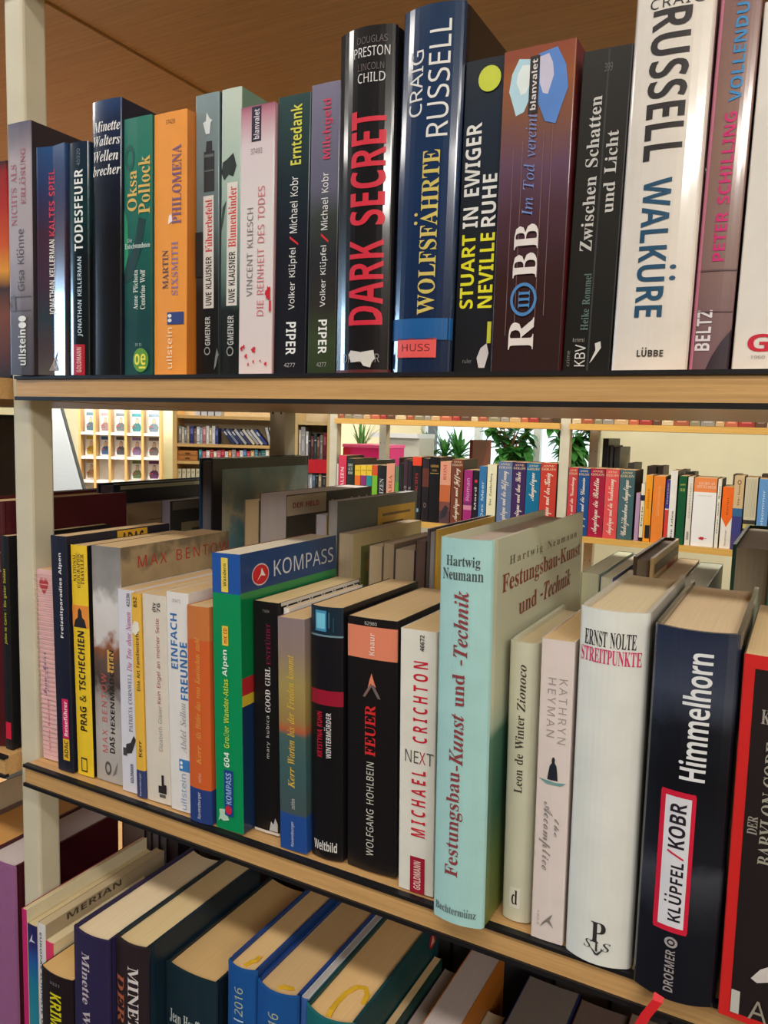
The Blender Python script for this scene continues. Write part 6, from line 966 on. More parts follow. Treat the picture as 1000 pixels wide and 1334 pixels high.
book('grey teal guide with a yellow label on its side', .1750, .1870, RY, ZM, .238, .185, (70, 76, 78), group=G4, rear=True, page=(190, 186, 180), back=(104, 110, 110), bmarks=[R((.46, .97, .80, .945), (226, 182, 70)), R((.52, .9, .90, .912), (120, 90, 40)), R((.52, .8, .86, .87), (120, 90, 40))])
book('beige book with a small green picture on its side, behind the row', .1888, .2063, RY, ZM, .2055, .16, (150, 130, 96), group=G4, rear=True, page=(216, 198, 166), back=(226, 206, 150), bmarks=[R((.1, .5, .70, .93), (124, 128, 70)), POLY(HEART, (.16, .36, .74, .86), (176, 140, 70)), H('Ratgeber', (.55, .97, .87, .92), (160, 90, 70), 'B'), R((.55, .9, .82, .83), (150, 110, 80))])
book('tan-edged low book behind the black paperbacks', .2250, .2408, RY, ZM, .196, .13, (120, 110, 96), group=G4, rear=True, page=(220, 198, 160))
book('brown-edged low book beside the tan-edged one', .2414, .2540, RY, ZM, .200, .13, (130, 112, 90), group=G4, rear=True, page=(196, 174, 140))
book('low book with blue sides behind the salmon-banded paperback', .2546, .2765, RY, ZM, .1955, .13, (50, 60, 86), group=G4, rear=True, page=(190, 170, 140), back=(66, 76, 110))
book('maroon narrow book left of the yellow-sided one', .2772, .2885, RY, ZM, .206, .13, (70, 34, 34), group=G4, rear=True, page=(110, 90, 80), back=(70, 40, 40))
book('grey-edged book with a mustard yellow side, left of the turquoise volume', .2895, .3010, RY, ZM, .2185, .155, (96, 92, 92), group=G4, rear=True, page=(170, 164, 164), back=(230, 184, 66), hc=True)
for k, (xa, xb, hh, pc, cc, lb) in enumerate([
        (.4400, .4560, .193, (216, 216, 180), (150, 170, 130), 'pale green topped book behind the turquoise volume'),
        (.4566, .4680, .191, (226, 222, 190), (80, 92, 140), 'greenish cream topped book right of the pale green one'),
        (.4686, .4825, .188, (190, 166, 132), (80, 62, 60), 'brown topped book left of the dark wedge-like block'),
        (.5010, .5200, .192, (220, 192, 146), (180, 150, 104), 'tan book right of the dark wedge-like block'),
        (.5210, .5420, .190, (200, 202, 176), (140, 150, 126), 'pale grey-green book behind the thick white hardback')]):
    book(lb, xa, xb, RY, ZM, hh, .15, cc, group=G4, rear=True, page=pc)
book('dark brown-edged block with red labels on its side, behind the thick white hardback', .4835, .5000, RY, ZM, .2115, .15, (80, 64, 50), group=G4, rear=True, page=(130, 112, 92), back=(196, 166, 118), hc=True, bmarks=[R((.5, .8, .82, .93), (176, 70, 50)), R((.1, .35, .66, .75), (170, 80, 60)), R((.05, .95, .93, .97), (90, 80, 70))])
book('dark green book with grey pages behind the black glossy hardback', .5600, .5900, RY, ZM, .2295, .16, (30, 70, 56), group=G4, rear=True, page=(150, 138, 116), back=(50, 110, 96), hc=True)
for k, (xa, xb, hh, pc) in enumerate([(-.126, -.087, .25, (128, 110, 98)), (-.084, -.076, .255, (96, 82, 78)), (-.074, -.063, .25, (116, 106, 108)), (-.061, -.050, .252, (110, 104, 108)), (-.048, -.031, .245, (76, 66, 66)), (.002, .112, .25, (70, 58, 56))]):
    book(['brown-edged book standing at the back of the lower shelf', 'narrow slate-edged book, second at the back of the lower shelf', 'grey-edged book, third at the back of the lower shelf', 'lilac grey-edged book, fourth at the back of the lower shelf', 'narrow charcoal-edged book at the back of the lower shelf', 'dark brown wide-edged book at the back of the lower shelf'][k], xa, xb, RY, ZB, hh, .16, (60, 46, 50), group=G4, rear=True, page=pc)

SHADE_RUN = [('first', (74, 62, 60)), ('second', (60, 54, 58)), ('third', (84, 72, 62)), ('fourth', (56, 50, 54)), ('fifth', (70, 64, 66)), ('sixth', (50, 46, 52)), ('seventh', (66, 56, 50)), ('eighth', (58, 54, 60)), ('ninth', (72, 62, 58))]  # added run; its dark page colours stand in for the shaded gap
for k, (nth, pc) in enumerate(SHADE_RUN):
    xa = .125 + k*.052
    book('added dark edged book, ' + nth + ' of the run filling the shaded gap behind the lower shelf', xa, xa + .049, RY, ZB, .225 + .006*((k*5) % 4), .16, (44, 36, 40), group='added dark books in the shaded gap behind the lower shelf', rear=True, page=pc)

# unseen books added behind the eye-level row to block light from the rear
ADDED_BACKS = [('grey', (96, 92, 90)), ('brown', (92, 66, 50)), ('navy', (40, 46, 74)), ('green', (46, 72, 58)), ('maroon', (88, 36, 40)), ('tan', (150, 122, 88))]
NTH = ['first', 'second', 'third', 'fourth']
for k in range(20):
    cn, c = ADDED_BACKS[k % 6]
    book(cn + ' book, ' + NTH[k//6] + ' ' + cn + ' one from the left, unseen, added behind the eye-level row', .004 + k*.0415, .0435 + k*.0415, RY, 0, .165 + .006*((k*5) % 4), .15, c, group='unseen books added behind the eye-level shelf', rear=True, page=(140, 122, 98))

# ---------------------------------------------------------------- the neighbouring bay, seen past the post
G5 = 'books in the bay left of the post'
book('dark book with a red to gold sunset spine left of the post', -.0620, -.0290, .018, 0, .188, .13, ramp([(0, (30, 16, 16)), (.12, (90, 40, 18)), (.3, (120, 60, 20)), (.42, (60, 30, 20)), (.5, (226, 150, 40)), (.62, (206, 84, 26)), (.8, (176, 36, 24)), (.95, (150, 20, 24)), (1, (20, 10, 12))], .188, .3, .4, noise=.03), group=G5)
book('dark red hardback with pale serif initials left of the post', -.0950, -.0460, .018, ZM, .236, .15, (74, 16, 24), group=G5, hc=True, rough=.5, marks=[H('L A', (.3, .95, .85, .89), (110, 60, 60), 'F'), H('DI', (.5, .98, .72, .80), (130, 110, 96), 'F'), H('B', (.66, .9, .56, .63), (130, 100, 80), 'F')])
book('thin black paperback with yellow lettering, against the left of the post', -.0450, -.0345, .014, ZM, .205, .12, (26, 24, 26), group=G5, marks=[T('John le Carre : Ein guter Soldat', (.3, .75, .50, .85), (190, 176, 50), 'B'), R((.2, .9, .05, .13), (206, 30, 60))])
book('large mauve book at the lower left edge, its page top running behind the post', -.0900, -.0415, .018, ZB, .2275, .13, (150, 96, 140), cover=(70, 20, 28), group=G5, hc=True, bulge=.002, page=(206, 190, 186))
book('orange-topped book left of the mauve one', -.1500, -.0910, .03, ZB, .225, .14, (170, 120, 60), group=G5, page=(206, 150, 80))
book('cream-topped book further left of the mauve one', -.2100, -.1510, .03, ZB, .23, .14, (110, 90, 80), group=G5, page=(206, 186, 150))
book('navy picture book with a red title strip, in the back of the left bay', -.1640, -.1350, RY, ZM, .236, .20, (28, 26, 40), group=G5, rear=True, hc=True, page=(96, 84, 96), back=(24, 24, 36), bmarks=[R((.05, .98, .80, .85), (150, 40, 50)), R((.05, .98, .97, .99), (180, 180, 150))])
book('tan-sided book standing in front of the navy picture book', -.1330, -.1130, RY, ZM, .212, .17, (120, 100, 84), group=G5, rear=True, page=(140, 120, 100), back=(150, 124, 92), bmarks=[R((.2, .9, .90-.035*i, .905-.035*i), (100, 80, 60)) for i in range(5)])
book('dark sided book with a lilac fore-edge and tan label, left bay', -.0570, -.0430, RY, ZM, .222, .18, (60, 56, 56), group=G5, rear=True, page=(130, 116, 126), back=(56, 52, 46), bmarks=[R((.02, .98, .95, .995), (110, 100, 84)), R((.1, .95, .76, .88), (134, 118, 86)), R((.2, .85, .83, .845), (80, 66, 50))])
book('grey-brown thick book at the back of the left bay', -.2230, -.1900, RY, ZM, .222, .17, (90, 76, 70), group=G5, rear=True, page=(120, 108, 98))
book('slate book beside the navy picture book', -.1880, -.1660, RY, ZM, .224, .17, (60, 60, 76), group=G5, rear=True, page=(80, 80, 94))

SIDE = [('slate grey', -.300, -.232, .215, (66, 66, 72)), ('dark brown', -.520, -.450, .312, (58, 44, 38)), ('charcoal', -.600, -.524, .318, (50, 48, 50))]
for cn, xa, xb, hh, c in SIDE:
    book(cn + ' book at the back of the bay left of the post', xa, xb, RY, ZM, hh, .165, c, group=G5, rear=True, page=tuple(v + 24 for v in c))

# ---------------------------------------------------------------- second bookcase across the aisle
G6 = 'paperbacks on the second bookcase'
ZN = -.36
def far_book(px0, px1, py, label, spine, marks=(), yo=0.012, d=.13, hc=False, cover=None, stretch=1.0):
    Y = NEXT_Y+yo; a, b = at(px0, py, Y), at(px1, py, Y); h = a.z-ZN
    if isinstance(spine, list): spine = ramp([(p, c) for p, c in spine], h, .45, .1, const=True)
    return book(label, a.x+.0006, b.x-.0006, Y, ZN, h, d, spine, cover=cover if cover is not None else (60, 50, 46), marks=marks, group=G6, hc=False, bulge=.002 if hc else .0008)
SCR = (232, 218, 196)
far_book(438.5, 441, 604, 'thin whitish book by the left post of the second bookcase', (206, 200, 190))
far_book(441, 451.5, 593, 'pink red book with white lettering near the left post of the second bookcase', (214, 60, 84), [T('ITALIEN', (.3, .7, .35, .8), (240, 200, 200), 'B')])
far_book(452, 461.5, 597, 'dark green book with a pale printed block at its top', (40, 48, 42), [H('DAS', (.2, .8, .86, .91), (190, 196, 180), 'B'), H('ALTE', (.2, .8, .79, .84), (190, 196, 180), 'B'), H('ROM', (.2, .8, .72, .77), (190, 196, 180), 'B')], d=.17)
for i, (a, b, t, c, tn, cn) in enumerate([(462, 469.7, (232, 190, 50), (226, 110, 40), 'yellow', 'orange'), (469.7, 477.2, (232, 196, 60), (140, 50, 110), 'yellow', 'purple'), (477.2, 484.7, (230, 190, 50), (40, 140, 140), 'yellow', 'teal'), (484.7, 492, (220, 80, 40), (120, 180, 50), 'red', 'lime')]):
    far_book(a, b, 606, f'small two-tone book, {tn} above {cn}, on the second bookcase', [(0, c), (.80, t)], [R((.1, .9, .9, .91), (150, 110, 40))])
far_book(492, 503, 606, 'black book with stacked white letters after the two-tone set', (34, 34, 36), [T('CITIZEN', (.25, .75, .25, .75), (180, 180, 176), 'F')])
far_book(503.5, 514.5, 604, 'salmon coloured book between two black ones', (222, 152, 122), [T('MARIA', (.3, .7, .3, .8), (170, 90, 80), 'F')])
far_book(515, 520.3, 596, 'narrow book, pink above grey green above black', [(0, (26, 26, 26)), (.33, (90, 150, 60)), (.6, (90, 120, 80)), (.86, (190, 60, 110))])
far_book(520.3, 526, 603, 'narrow black book with a green stripe', [(0, (26, 26, 26)), (.3, (110, 170, 70)), (.5, (34, 34, 32))])
far_book(526, 531.6, 598, 'narrow dark maroon book with a thin white line of letters', (66, 44, 50), [T('Der Turm', (.3, .7, .1, .5), (206, 200, 200), 'F'), RING((.2, .8, .52, .56), (160, 150, 150))])
far_book(531.6, 537, 600, 'narrow black book with pink dots at its foot', (44, 34, 40), [RING((.2, .8, .52, .56), (150, 150, 150)), O((.2, .8, .06, .1), (190, 70, 100))])
far_book(537.5, 549.5, 595, 'black book with a red orange block at its top', [(0, (30, 26, 26)), (.86, (226, 70, 40))], [T('NACHTS', (.35, .65, .4, .75), (170, 50, 50), 'F'), R((.2, .8, .14, .2), (120, 150, 170))])
far_book(550.5, 559.5, 597, 'dark book with a brown photograph on its upper spine', [(0, (34, 26, 28)), (.55, (96, 50, 40)), (.84, (44, 36, 40))], [RING((.3, .7, .22, .3), (120, 96, 90))])
far_book(560, 573, 595, 'wide black book with gold lettering near its top', (22, 20, 20), [H('GRISHAM', (.1, .9, .84, .88), (196, 150, 70), 'F'), H('DER', (.25, .75, .78, .81), (150, 120, 60), 'F'), R((.05, .95, .745, .755), (170, 140, 70))])
far_book(573.5, 588, 601, 'book with a salmon top fading to a dark fiery photograph', [(0, (80, 56, 60)), (.2, (120, 70, 60)), (.35, (190, 100, 56)), (.62, (214, 150, 122))], [T('ROM', (.3, .6, .7, .95), (190, 70, 60), 'F'), POLY([(0, 0), (.6, .2), (1, .8), (.6, 1), (.2, .6)], (.1, .9, .06, .3), (50, 44, 52))])
def golon(px0, px1, py, label, col, txt, top=(214, 190, 150), tops='ANNE', tb=None, frac=.8):
    far_book(px0, px1, py, label, col, [H('ANNE', (.15, .85, .945, .975), top, 'F'), H('GOLON', (.06, .94, .895, .93), top, 'F'), T(txt, (.24, .80, .05 if tb is None else tb, .86), SCR, 'C', -.06)], hc=True)
golon(588.5, 604, 598, 'brown novel with white script, leftmost of the script-lettered novels', (112, 56, 36), 'Angelique und Joffrey')
far_book(604.5, 616, 612, 'magenta paperback with a pale band low down', [(0, (160, 40, 110)), (.28, (206, 130, 150)), (.36, (120, 40, 100)), (.42, (156, 40, 112))], [T('Roman', (.3, .7, .45, .85), (214, 170, 196), 'R')])
far_book(616.5, 624, 613, 'black paperback with red specks beside the magenta one', (34, 26, 34), [O((.3, .8, .78, .84), (200, 50, 60)), T('Mord', (.3, .7, .3, .7), (200, 196, 190), 'B')])
far_book(624.5, 634.5, 607, 'clear blue paperback with white lettering', (52, 112, 160), [T('Das Meer', (.35, .7, .15, .75), (206, 220, 230), 'R')])
far_book(635, 647.5, 605, 'cream paperback with one dark line of letters', (226, 218, 180), [T('Der Zauberberg', (.3, .6, .35, .86), (80, 76, 66), 'F')])
golon(649, 668, 601, 'slate blue novel with white script, left of the purple one', (96, 116, 150), 'Angelique und die Hoffnung')
golon(668, 686, 602, 'dark purple novel with white script', (62, 36, 82), 'Angelique und ihre Liebe')
golon(686, 704.5, 603, 'teal blue novel whose script stands only high on the spine', (16, 104, 140), 'Angelique', tb=.45)
golon(704.5, 726, 603, 'brick red novel with white script, just left of the bright post', (190, 58, 44), 'Angelique und der König')
golon(741, 753.5, 609, 'red novel with white script, just right of the bright post', (190, 60, 60), 'Angelique und die Versuchung')
golon(753.5, 769, 610, 'royal blue novel with white script', (26, 74, 130), 'Angelique und die Dämonin')
golon(769, 789, 610, 'crimson novel with white script', (160, 24, 56), 'Angelique die Rebellin')
golon(789, 807.5, 611, 'coral novel with white script', (214, 76, 76), 'Angelique und die Verschwörung')
golon(807.5, 828, 612, 'grey green novel with white script, rightmost of its series', (66, 96, 98), 'Unbezähmbare Angelique')
far_book(828.5, 834.5, 642, 'low mauve book after the script-lettered novels', (176, 140, 170), d=.1)
far_book(835.5, 841, 630, 'narrow cream and black book left of the amber one', [(0, (30, 26, 26)), (.06, (226, 214, 180)), (.70, (30, 34, 60)), (.8, (226, 214, 190))], [T('Paris', (.3, .7, .25, .6), (60, 56, 50), 'F')])
far_book(841.5, 851, 619, 'amber book with a black mark at the foot', (232, 150, 30), [T('SOMMER', (.35, .65, .5, .8), (190, 100, 20), 'B'), R((.25, .95, .05, .25), (40, 30, 26))])
far_book(851.5, 867.5, 620, 'wide orange book right of the amber one', (228, 128, 48), [T('Sternenstaub', (.4, .62, .4, .85), (236, 176, 110), 'R')])
far_book(868, 873.6, 625, 'narrow book, violet blue above red', [(0, (206, 60, 50)), (.53, (220, 210, 210)), (.545, (60, 50, 130))], [T('Reise', (.35, .65, .62, .95), (220, 190, 110), 'R')])
far_book(874, 883.5, 613, 'white book with dark letters on its lower half', (226, 222, 210), [T('Ein Leben', (.4, .7, .08, .45), (70, 66, 62), 'F')])
far_book(884.5, 895.5, 620, 'dark green book with small gold letters', (14, 82, 46), [H('gold', (.2, .8, .86, .89), (190, 190, 90), 'F'), H('52', (.2, .8, .78, .82), (190, 190, 90), 'F')])
far_book(896.5, 904, 621, 'pale cream book right of the dark green one', (222, 214, 196), [T('Geschichten', (.35, .65, .4, .9), (120, 120, 110), 'R'), R((.3, .7, .08, .2), (150, 146, 130))])
far_book(904.5, 935, 622, 'broad white book with an orange block and a small red crab', [(0, (236, 232, 226)), (.79, (232, 136, 74)), (1, (232, 136, 74))], [H('KOCHEN AM', (.2, .9, .90, .94), (240, 200, 170), 'F'), H('MITTELMEER', (.12, .95, .85, .89), (240, 200, 170), 'F'), H('Das große Buch', (.2, .8, .73, .75), (150, 140, 130), 'R'),
         splat((.32, .62, .09, .15), (190, 30, 40)), R((.55, .7, .12, .126), (190, 30, 40))])
far_book(935.5, 941, 624, 'cream book with a dotted line of letters', (228, 220, 200), [T('Wege nach Rom', (.3, .7, .2, .9), (80, 76, 70), 'F')])
far_book(941.5, 956.5, 634, 'book with an orange arrow pointing down its white spine', (232, 222, 206), [POLY([(0, 1), (1, 1), (1, .25), (.5, 0), (0, .25)], (0, 1, .35, 1), (236, 104, 24)), T('Berlin', (.42, .6, .55, .82), (120, 60, 30), 'R'), T('Reiseroman', (.42, .6, .05, .3), (120, 110, 100), 'R')])
far_book(957, 970.5, 620, 'book fading from tan through blue to violet', [(0, (70, 60, 110)), (.2, (60, 60, 120)), (.45, (50, 100, 140)), (.56, (206, 176, 130))], [T('Die Insel', (.4, .62, .6, .9), (130, 100, 70), 'F'), RING((.3, .7, .88, .95), (130, 90, 60))])
far_book(971.5, 988, 622, 'beige book with dark and yellow blocks at its foot', [(0, (50, 50, 44)), (.1, (200, 180, 90)), (.2, (50, 50, 44)), (.3, (200, 180, 90)), (.36, (50, 50, 44)), (.42, (206, 196, 166))], [R((.1+.12*i, .14+.12*i, .46, .98), (180, 168, 136)) for i in range(7)])
far_book(989, 1004, 624, 'sky blue book with white lettering at the right edge', (96, 146, 196), [T('Inselsommer', (.35, .6, .2, .85), (210, 224, 236), 'R')])
far_book(1005, 1017, 620, 'red book past the sky blue one', (170, 50, 50)); far_book(1018, 1032, 616, 'cream book past the red one', (214, 204, 180))
# books of its rear row, standing a little higher
G7 = 'books in the rear row of the second bookcase'
def rear_far(px0, px1, py, label, page, back, d=.17, bm=()):
    Y = NEXT_Y+.232; a, b = at(px0, py, Y), at(px1, py, Y)
    book(label, a.x, b.x, Y, ZN, a.z-ZN, d, back, back=back, page=page, group=G7, rear=True, bmarks=bm)
rear_far(612, 616, 573, 'large brick brown book standing above the row, in front of the plants', (120, 50, 40), (138, 60, 46), .19)
rear_far(785.5, 793, 571, 'black-edged tall book right of the bright post', (40, 40, 42), (120, 122, 104), .18)
rear_far(795, 799, 580, 'grey-edged book beside the black-edged tall one', (90, 90, 90), (70, 70, 66), .15)
rear_far(801, 808, 582, 'grey-green book with a yellowish patch on its side', (80, 80, 80), (124, 126, 110), .17, [R((.2, .8, .6, .9), (150, 142, 100))])
rear_far(818, 826, 603, 'low grey book behind the grey green novel', (110, 104, 100), (90, 86, 76), .14)
rear_far(843, 855, 607, 'dark brown edged book behind the amber one', (96, 84, 76), (70, 60, 50), .12); rear_far(857, 864, 607, 'brown grey edged book behind the orange one', (84, 72, 64), (90, 76, 60), .12)
rear_far(885, 893, 612, 'light grey edged book behind the dark green one', (170, 166, 150), (110, 106, 96), .12); rear_far(896.5, 905, 615, 'charcoal edged book behind the pale cream one', (80, 76, 70), (60, 56, 50), .1)
rear_far(955, 965, 618, 'taupe edged book behind the orange arrow', (140, 130, 116), (90, 80, 70), .1); rear_far(992, 1004, 618, 'umber edged book at the right end of the rear row', (110, 96, 84), (90, 70, 60), .1)
rear_far(478, 487, 599, 'book with a white page top behind the two-tone set', (196, 190, 180), (40, 36, 36), .18)
# books on its top board: only their feet show under the near board
G8 = 'books on the top board of the second bookcase'
TOPC = [('rust brown', (150, 84, 56)), ('tan', (186, 156, 112)), ('dark brown', (90, 64, 48)), ('olive grey', (130, 124, 96)), ('terracotta', (176, 96, 66)), ('beige', (196, 178, 140)), ('grey', (140, 134, 124)), ('brick red', (150, 54, 46))]
nx = -.925; k = 0
PLACE = ['first', 'second', 'third', 'fourth', 'fifth', 'sixth', 'seventh']
while nx < .74:
    w_ = .026+.018*((k*7) % 5)/4
    if nx+w_ > -.095 and nx < -.058: nx = -.057
    cn, c = TOPC[(k*3) % 8]; lap = k//8
    book(cn + ' book, ' + PLACE[lap] + ' ' + cn + ' one from the left on the second bookcase top board', nx, nx+w_-.0012, NEXT_Y+.02, -.006, .19+.03*((k*5) % 4)/3, .13, c, cover=tuple(v*.7 for v in c), group=G8, marks=[R((.2, .8, .05, .12), tuple(min(255, v+50) for v in c))])
    nx += w_; k += 1

# ---------------------------------------------------------------- far end of the room
ORD = ['first', 'second', 'third', 'fourth', 'fifth', 'sixth', 'seventh', 'eighth', 'ninth', 'tenth', 'eleventh', 'twelfth', 'thirteenth', 'fourteenth', 'fifteenth', 'sixteenth', 'seventeenth', 'eighteenth', 'nineteenth', 'twentieth', 'twenty-first', 'twenty-second', 'twenty-third', 'twenty-fourth', 'twenty-fifth', 'twenty-sixth']
def plain_case(name, label, fr, X0, X1, depth, zts, ztop, wood_c, board_cols={}, t=.02):
    """simple open bookcase of side panels and boards standing on the floor; fr = (origin, turn)"""
    rz = Matrix.Rotation(fr[1], 3, 'Z'); p = fr[0]+rz @ Vector((X0, 0, 0)); p.z = FLOOR_Z
    root = thing(name, label, 'bookcase', p, None, (0, 0, fr[1])); wm = wood(wood_c)
    for x in (X0, X1):
        mb = MB(); mb.box(-.014, .014, 0, depth, 0, ztop-FLOOR_Z, wm); o = mb.build('side_panel', root); o.location = (x-X0, 0, 0)
    for i, zt in enumerate(zts):
        mb = MB(); c = board_cols.get(i); m_ = paint(c, .4) if c else wm
        mb.box(.0145, X1-X0-.0145, .004, depth-.012, -t, 0, m_)
        if c: mb.box(.0145, X1-X0-.0145, -.002, .014, -.075, 0, m_)
        o = mb.build('shelf_board', root); o.location = (0, 0, zt-FLOOR_Z)
    mb = MB(); mb.box(.0145, X1-X0-.0145, depth-.010, depth-.002, 0, ztop-FLOOR_Z, paint((222, 206, 172), .7, .03)); mb.build('back_panel', root)
    return root
def row(fr, zt, group, where, items):
    """items: (px0, px1, py_top, colour name, spine colour, sideways lean in metres)"""
    for i, it in enumerate(items):
        px0, px1, py, cn, c = it[:5]; ln = it[5] if len(it) > 5 else 0
        a, za = on(px0, py, *fr); b, zb = on(px1, py, *fr); h = max(.05, za-zt)
        mk = [R((.15, .85, .72, .76), (200, 196, 190)), R((.35, .65, .25, .6), tuple(min(255, v+50) for v in c))] if i % 2 else [R((.2, .8, .55, .85), tuple(min(255, v+60) for v in c)), R((0, 1, .08, .14), tuple(v*.6 for v in c))]
        book(f'{cn} book, {ORD[i]} from the left {where}', a+.0008, b-.0008, .02, zt, h, .15, c, cover=tuple(v*.8 for v in c), marks=mk, group=group, lean=ln, frame=fr)

# magazine display rack, turned towards the room
RPH = math.radians(38); RORG = at(156, 580, 4.35); RORG.z = 0.0
dv = [103.5, 123, 142.5, 163.5, 185.4, 208.5]
xs = [on(p, 575, RORG, RPH)[0] for p in dv]; zl = [on(150, q, RORG, RPH)[1] for q in (563.6, 595, 626)]
dz = zl[0]-zl[1]; ztop_ = zl[0]+dz*1.05
rack = thing('magazine_rack', 'white magazine display rack with beech dividers at the far left of the room', 'magazine rack', (RORG.x, RORG.y, FLOOR_Z), None, (0, 0, RPH))
WHT_P = paint((240, 238, 232), .5, .02); LB = wood((226, 184, 120))
def rp(nm, x0, x1, y0, y1, z0, z1, mt):
    mb = MB(); mb.box(x0, x1, y0, y1, z0-FLOOR_Z, z1-FLOOR_Z, mt); return mb.build(nm, rack)
rp('back_panel', xs[0], xs[-1], .16, .175, FLOOR_Z, ztop_, WHT_P)
for x in xs: rp('divider', x-.010, x+.010, 0, .1595, FLOOR_Z, ztop_, LB)
for zz in zl+[zl[-1]-dz]:
    for k in range(5): rp('ledge', xs[k]+.0105, xs[k+1]-.0105, .004, .1595, zz-.022, zz, WHT_P)
mags = [[(90, 130, 150), (180, 150, 160), (120, 130, 140), (60, 150, 160), (130, 160, 180)], [(210, 180, 60), (70, 110, 170), (90, 90, 100), (150, 120, 170), (120, 110, 110)], [(206, 170, 130), None, None, (120, 140, 90), (110, 50, 110)]]
wname = [['steel blue', 'rose grey', 'slate', 'turquoise', 'pale blue'], ['yellow', 'blue', 'black and white', 'lilac', 'grey'], ['peach', '', '', 'olive', 'purple']]
rn = ['top', 'middle', 'bottom']
for i in range(3):
    for k in range(5):
        c = mags[i][k]
        if not c: continue
        w = (xs[k+1]-xs[k])*.70; hh = dz*.86
        t = thing('magazine', f'magazine with a {wname[i][k]} picture in the {rn[i]} row of the white display rack', 'magazine', RORG+Matrix.Rotation(RPH, 3, 'Z') @ Vector((xs[k]+(xs[k+1]-xs[k])*.55, .115, zl[i]+.002)), 'magazines on the display rack', (math.radians(-12), 0, RPH))
        mb = MB(); mb.box(-w/2, w/2, 0, .004, 0, hh, paint((232, 230, 228), .3, .02)); pl = lambda a, v, l, w=w, hh=hh: Vector((-w/2+a*w, -l-.0006, v*hh))
        print_panel(mb, [R((.06, .94, .80, .96), c), POLY([(.1, 0), (.9, 0), (1, .3), (.85, .55), (.7, .6), (.72, .85), (.58, 1), (.4, .98), (.3, .8), (.33, .6), (.12, .5), (0, .25)], (.10, .90, .06, .74), tuple(v*.85 for v in c)), O((.34, .66, .46, .70), (216, 184, 160)), R((.08, .4, .30, .34), (200, 60, 60)), R((.08, .5, .22, .25), (90, 90, 100))], pl)
        mb.build('cover', t)
# leaning white partition beside the rack
p0, p1 = at(62, 620, 3.7), at(102, 620, 3.7)
mb = MB(); th_ = .03
tl, tr_ = at(52, 520, 3.7), at(74, 520, 3.7); bl, br = at(52, 640, 3.7), at(107, 640, 3.7)
dirv = (br-tr_)/(br.z-tr_.z); br = tr_+dirv*(FLOOR_Z-tr_.z); br.y = 3.7; bl = Vector((bl.x, 3.7, FLOOR_Z)); tl = Vector((tl.x, 3.7, tr_.z))
pn = thing('display_panel', 'leaning white display panel with a dark edge left of the magazine rack', 'display panel', (br.x, 3.7, FLOOR_Z))
og = Vector((br.x, 3.7, FLOOR_Z)); q = [v-og for v in (bl, br, tr_, tl)]
mb.add([v for v in q]+[v+Vector((0, th_, 0)) for v in q], [(0, 1, 2, 3), (7, 6, 5, 4), (0, 4, 5, 1), (1, 5, 6, 2), (2, 6, 7, 3), (3, 7, 4, 0)], paint((226, 228, 226), .4, .02)); mb.build('panel', pn)
mb = MB(); mb.tube([q[1]+Vector((.012, .015, .012)), q[2]+Vector((.012, .015, 0))], .012, paint((70, 72, 70), .4)); mb.build('edge_rail', pn)

# far beech bookcase
FF = (at(300, 580, 3.6)*1.0, math.radians(32)); FF[0].z = 0.0
zat = lambda px, py: on(px, py, *FF)[1]
Z1 = zat(290, 579); Z2 = zat(290, 601.5); Z3 = zat(290, 627)
X0, X1 = on(227.5, 580, *FF)[0], on(376, 580, *FF)[0]
plain_case('bookcase', 'far light beech bookcase full of binders and booklets, right of the magazine rack', FF, X0, X1, .26, [zat(290, 546)+.02, Z1, Z2, Z3, Z3-.32], zat(230, 531), (226, 184, 116))
WF = 'on the upper board of the far bookcase'
UP = [('grey', (150, 150, 146)), ('cream', (200, 190, 170)), ('grey', (136, 140, 140)), ('tan', (176, 150, 116)), ('navy', (44, 54, 112)), ('brown', (120, 86, 66)), ('white', (206, 206, 202)), ('pale blue', (150, 166, 186)), ('red and white', (190, 120, 116)), ('white', (214, 212, 208)), ('beige', (196, 180, 150)), ('white', (210, 210, 208)), ('blue', (52, 70, 140))]
its = []; px = 231.5
for i, (cn, c) in enumerate(UP):
    wd = [4.2, 3.6, 3.2, 3.4, 6.0, 3.2, 4.6, 3.6, 4.4, 4.0, 3.6, 4.4, 4.0][i]
    its.append((px, px+wd, 555+[0, 1, 2, 0, 0, 3, 1, 2, 1, 0, 2, 0, 3][i], cn, c)); px += wd
row(FF, Z1, 'books on the far beech bookcase', WF, its)
ob = []
for i, (cn, c) in enumerate([('navy', (40, 48, 100)), ('grey blue', (110, 124, 150)), ('navy', (44, 50, 96)), ('silver', (170, 172, 172)), ('dark blue', (50, 56, 96)), ('cream', (206, 198, 176)), ('grey', (160, 160, 158)), ('white', (206, 206, 204)), ('blue', (48, 66, 140)), ('pale grey', (186, 188, 186)), ('white', (214, 212, 206))]):
    a = on(px+i*5.3, 577, *FF)[0]; hh = .12
    book(f'{cn} leaning booklet, {ORD[i]} of the slanting run on the far bookcase', a+.095, a+.112, .02, Z1, hh, .15, c, cover=tuple(v*.85 for v in c), group='slanting booklets on the far beech bookcase', lean=-.075 if i < 9 else -.03, frame=FF, marks=[R((.2, .8, .6, .85), (200, 200, 206))])
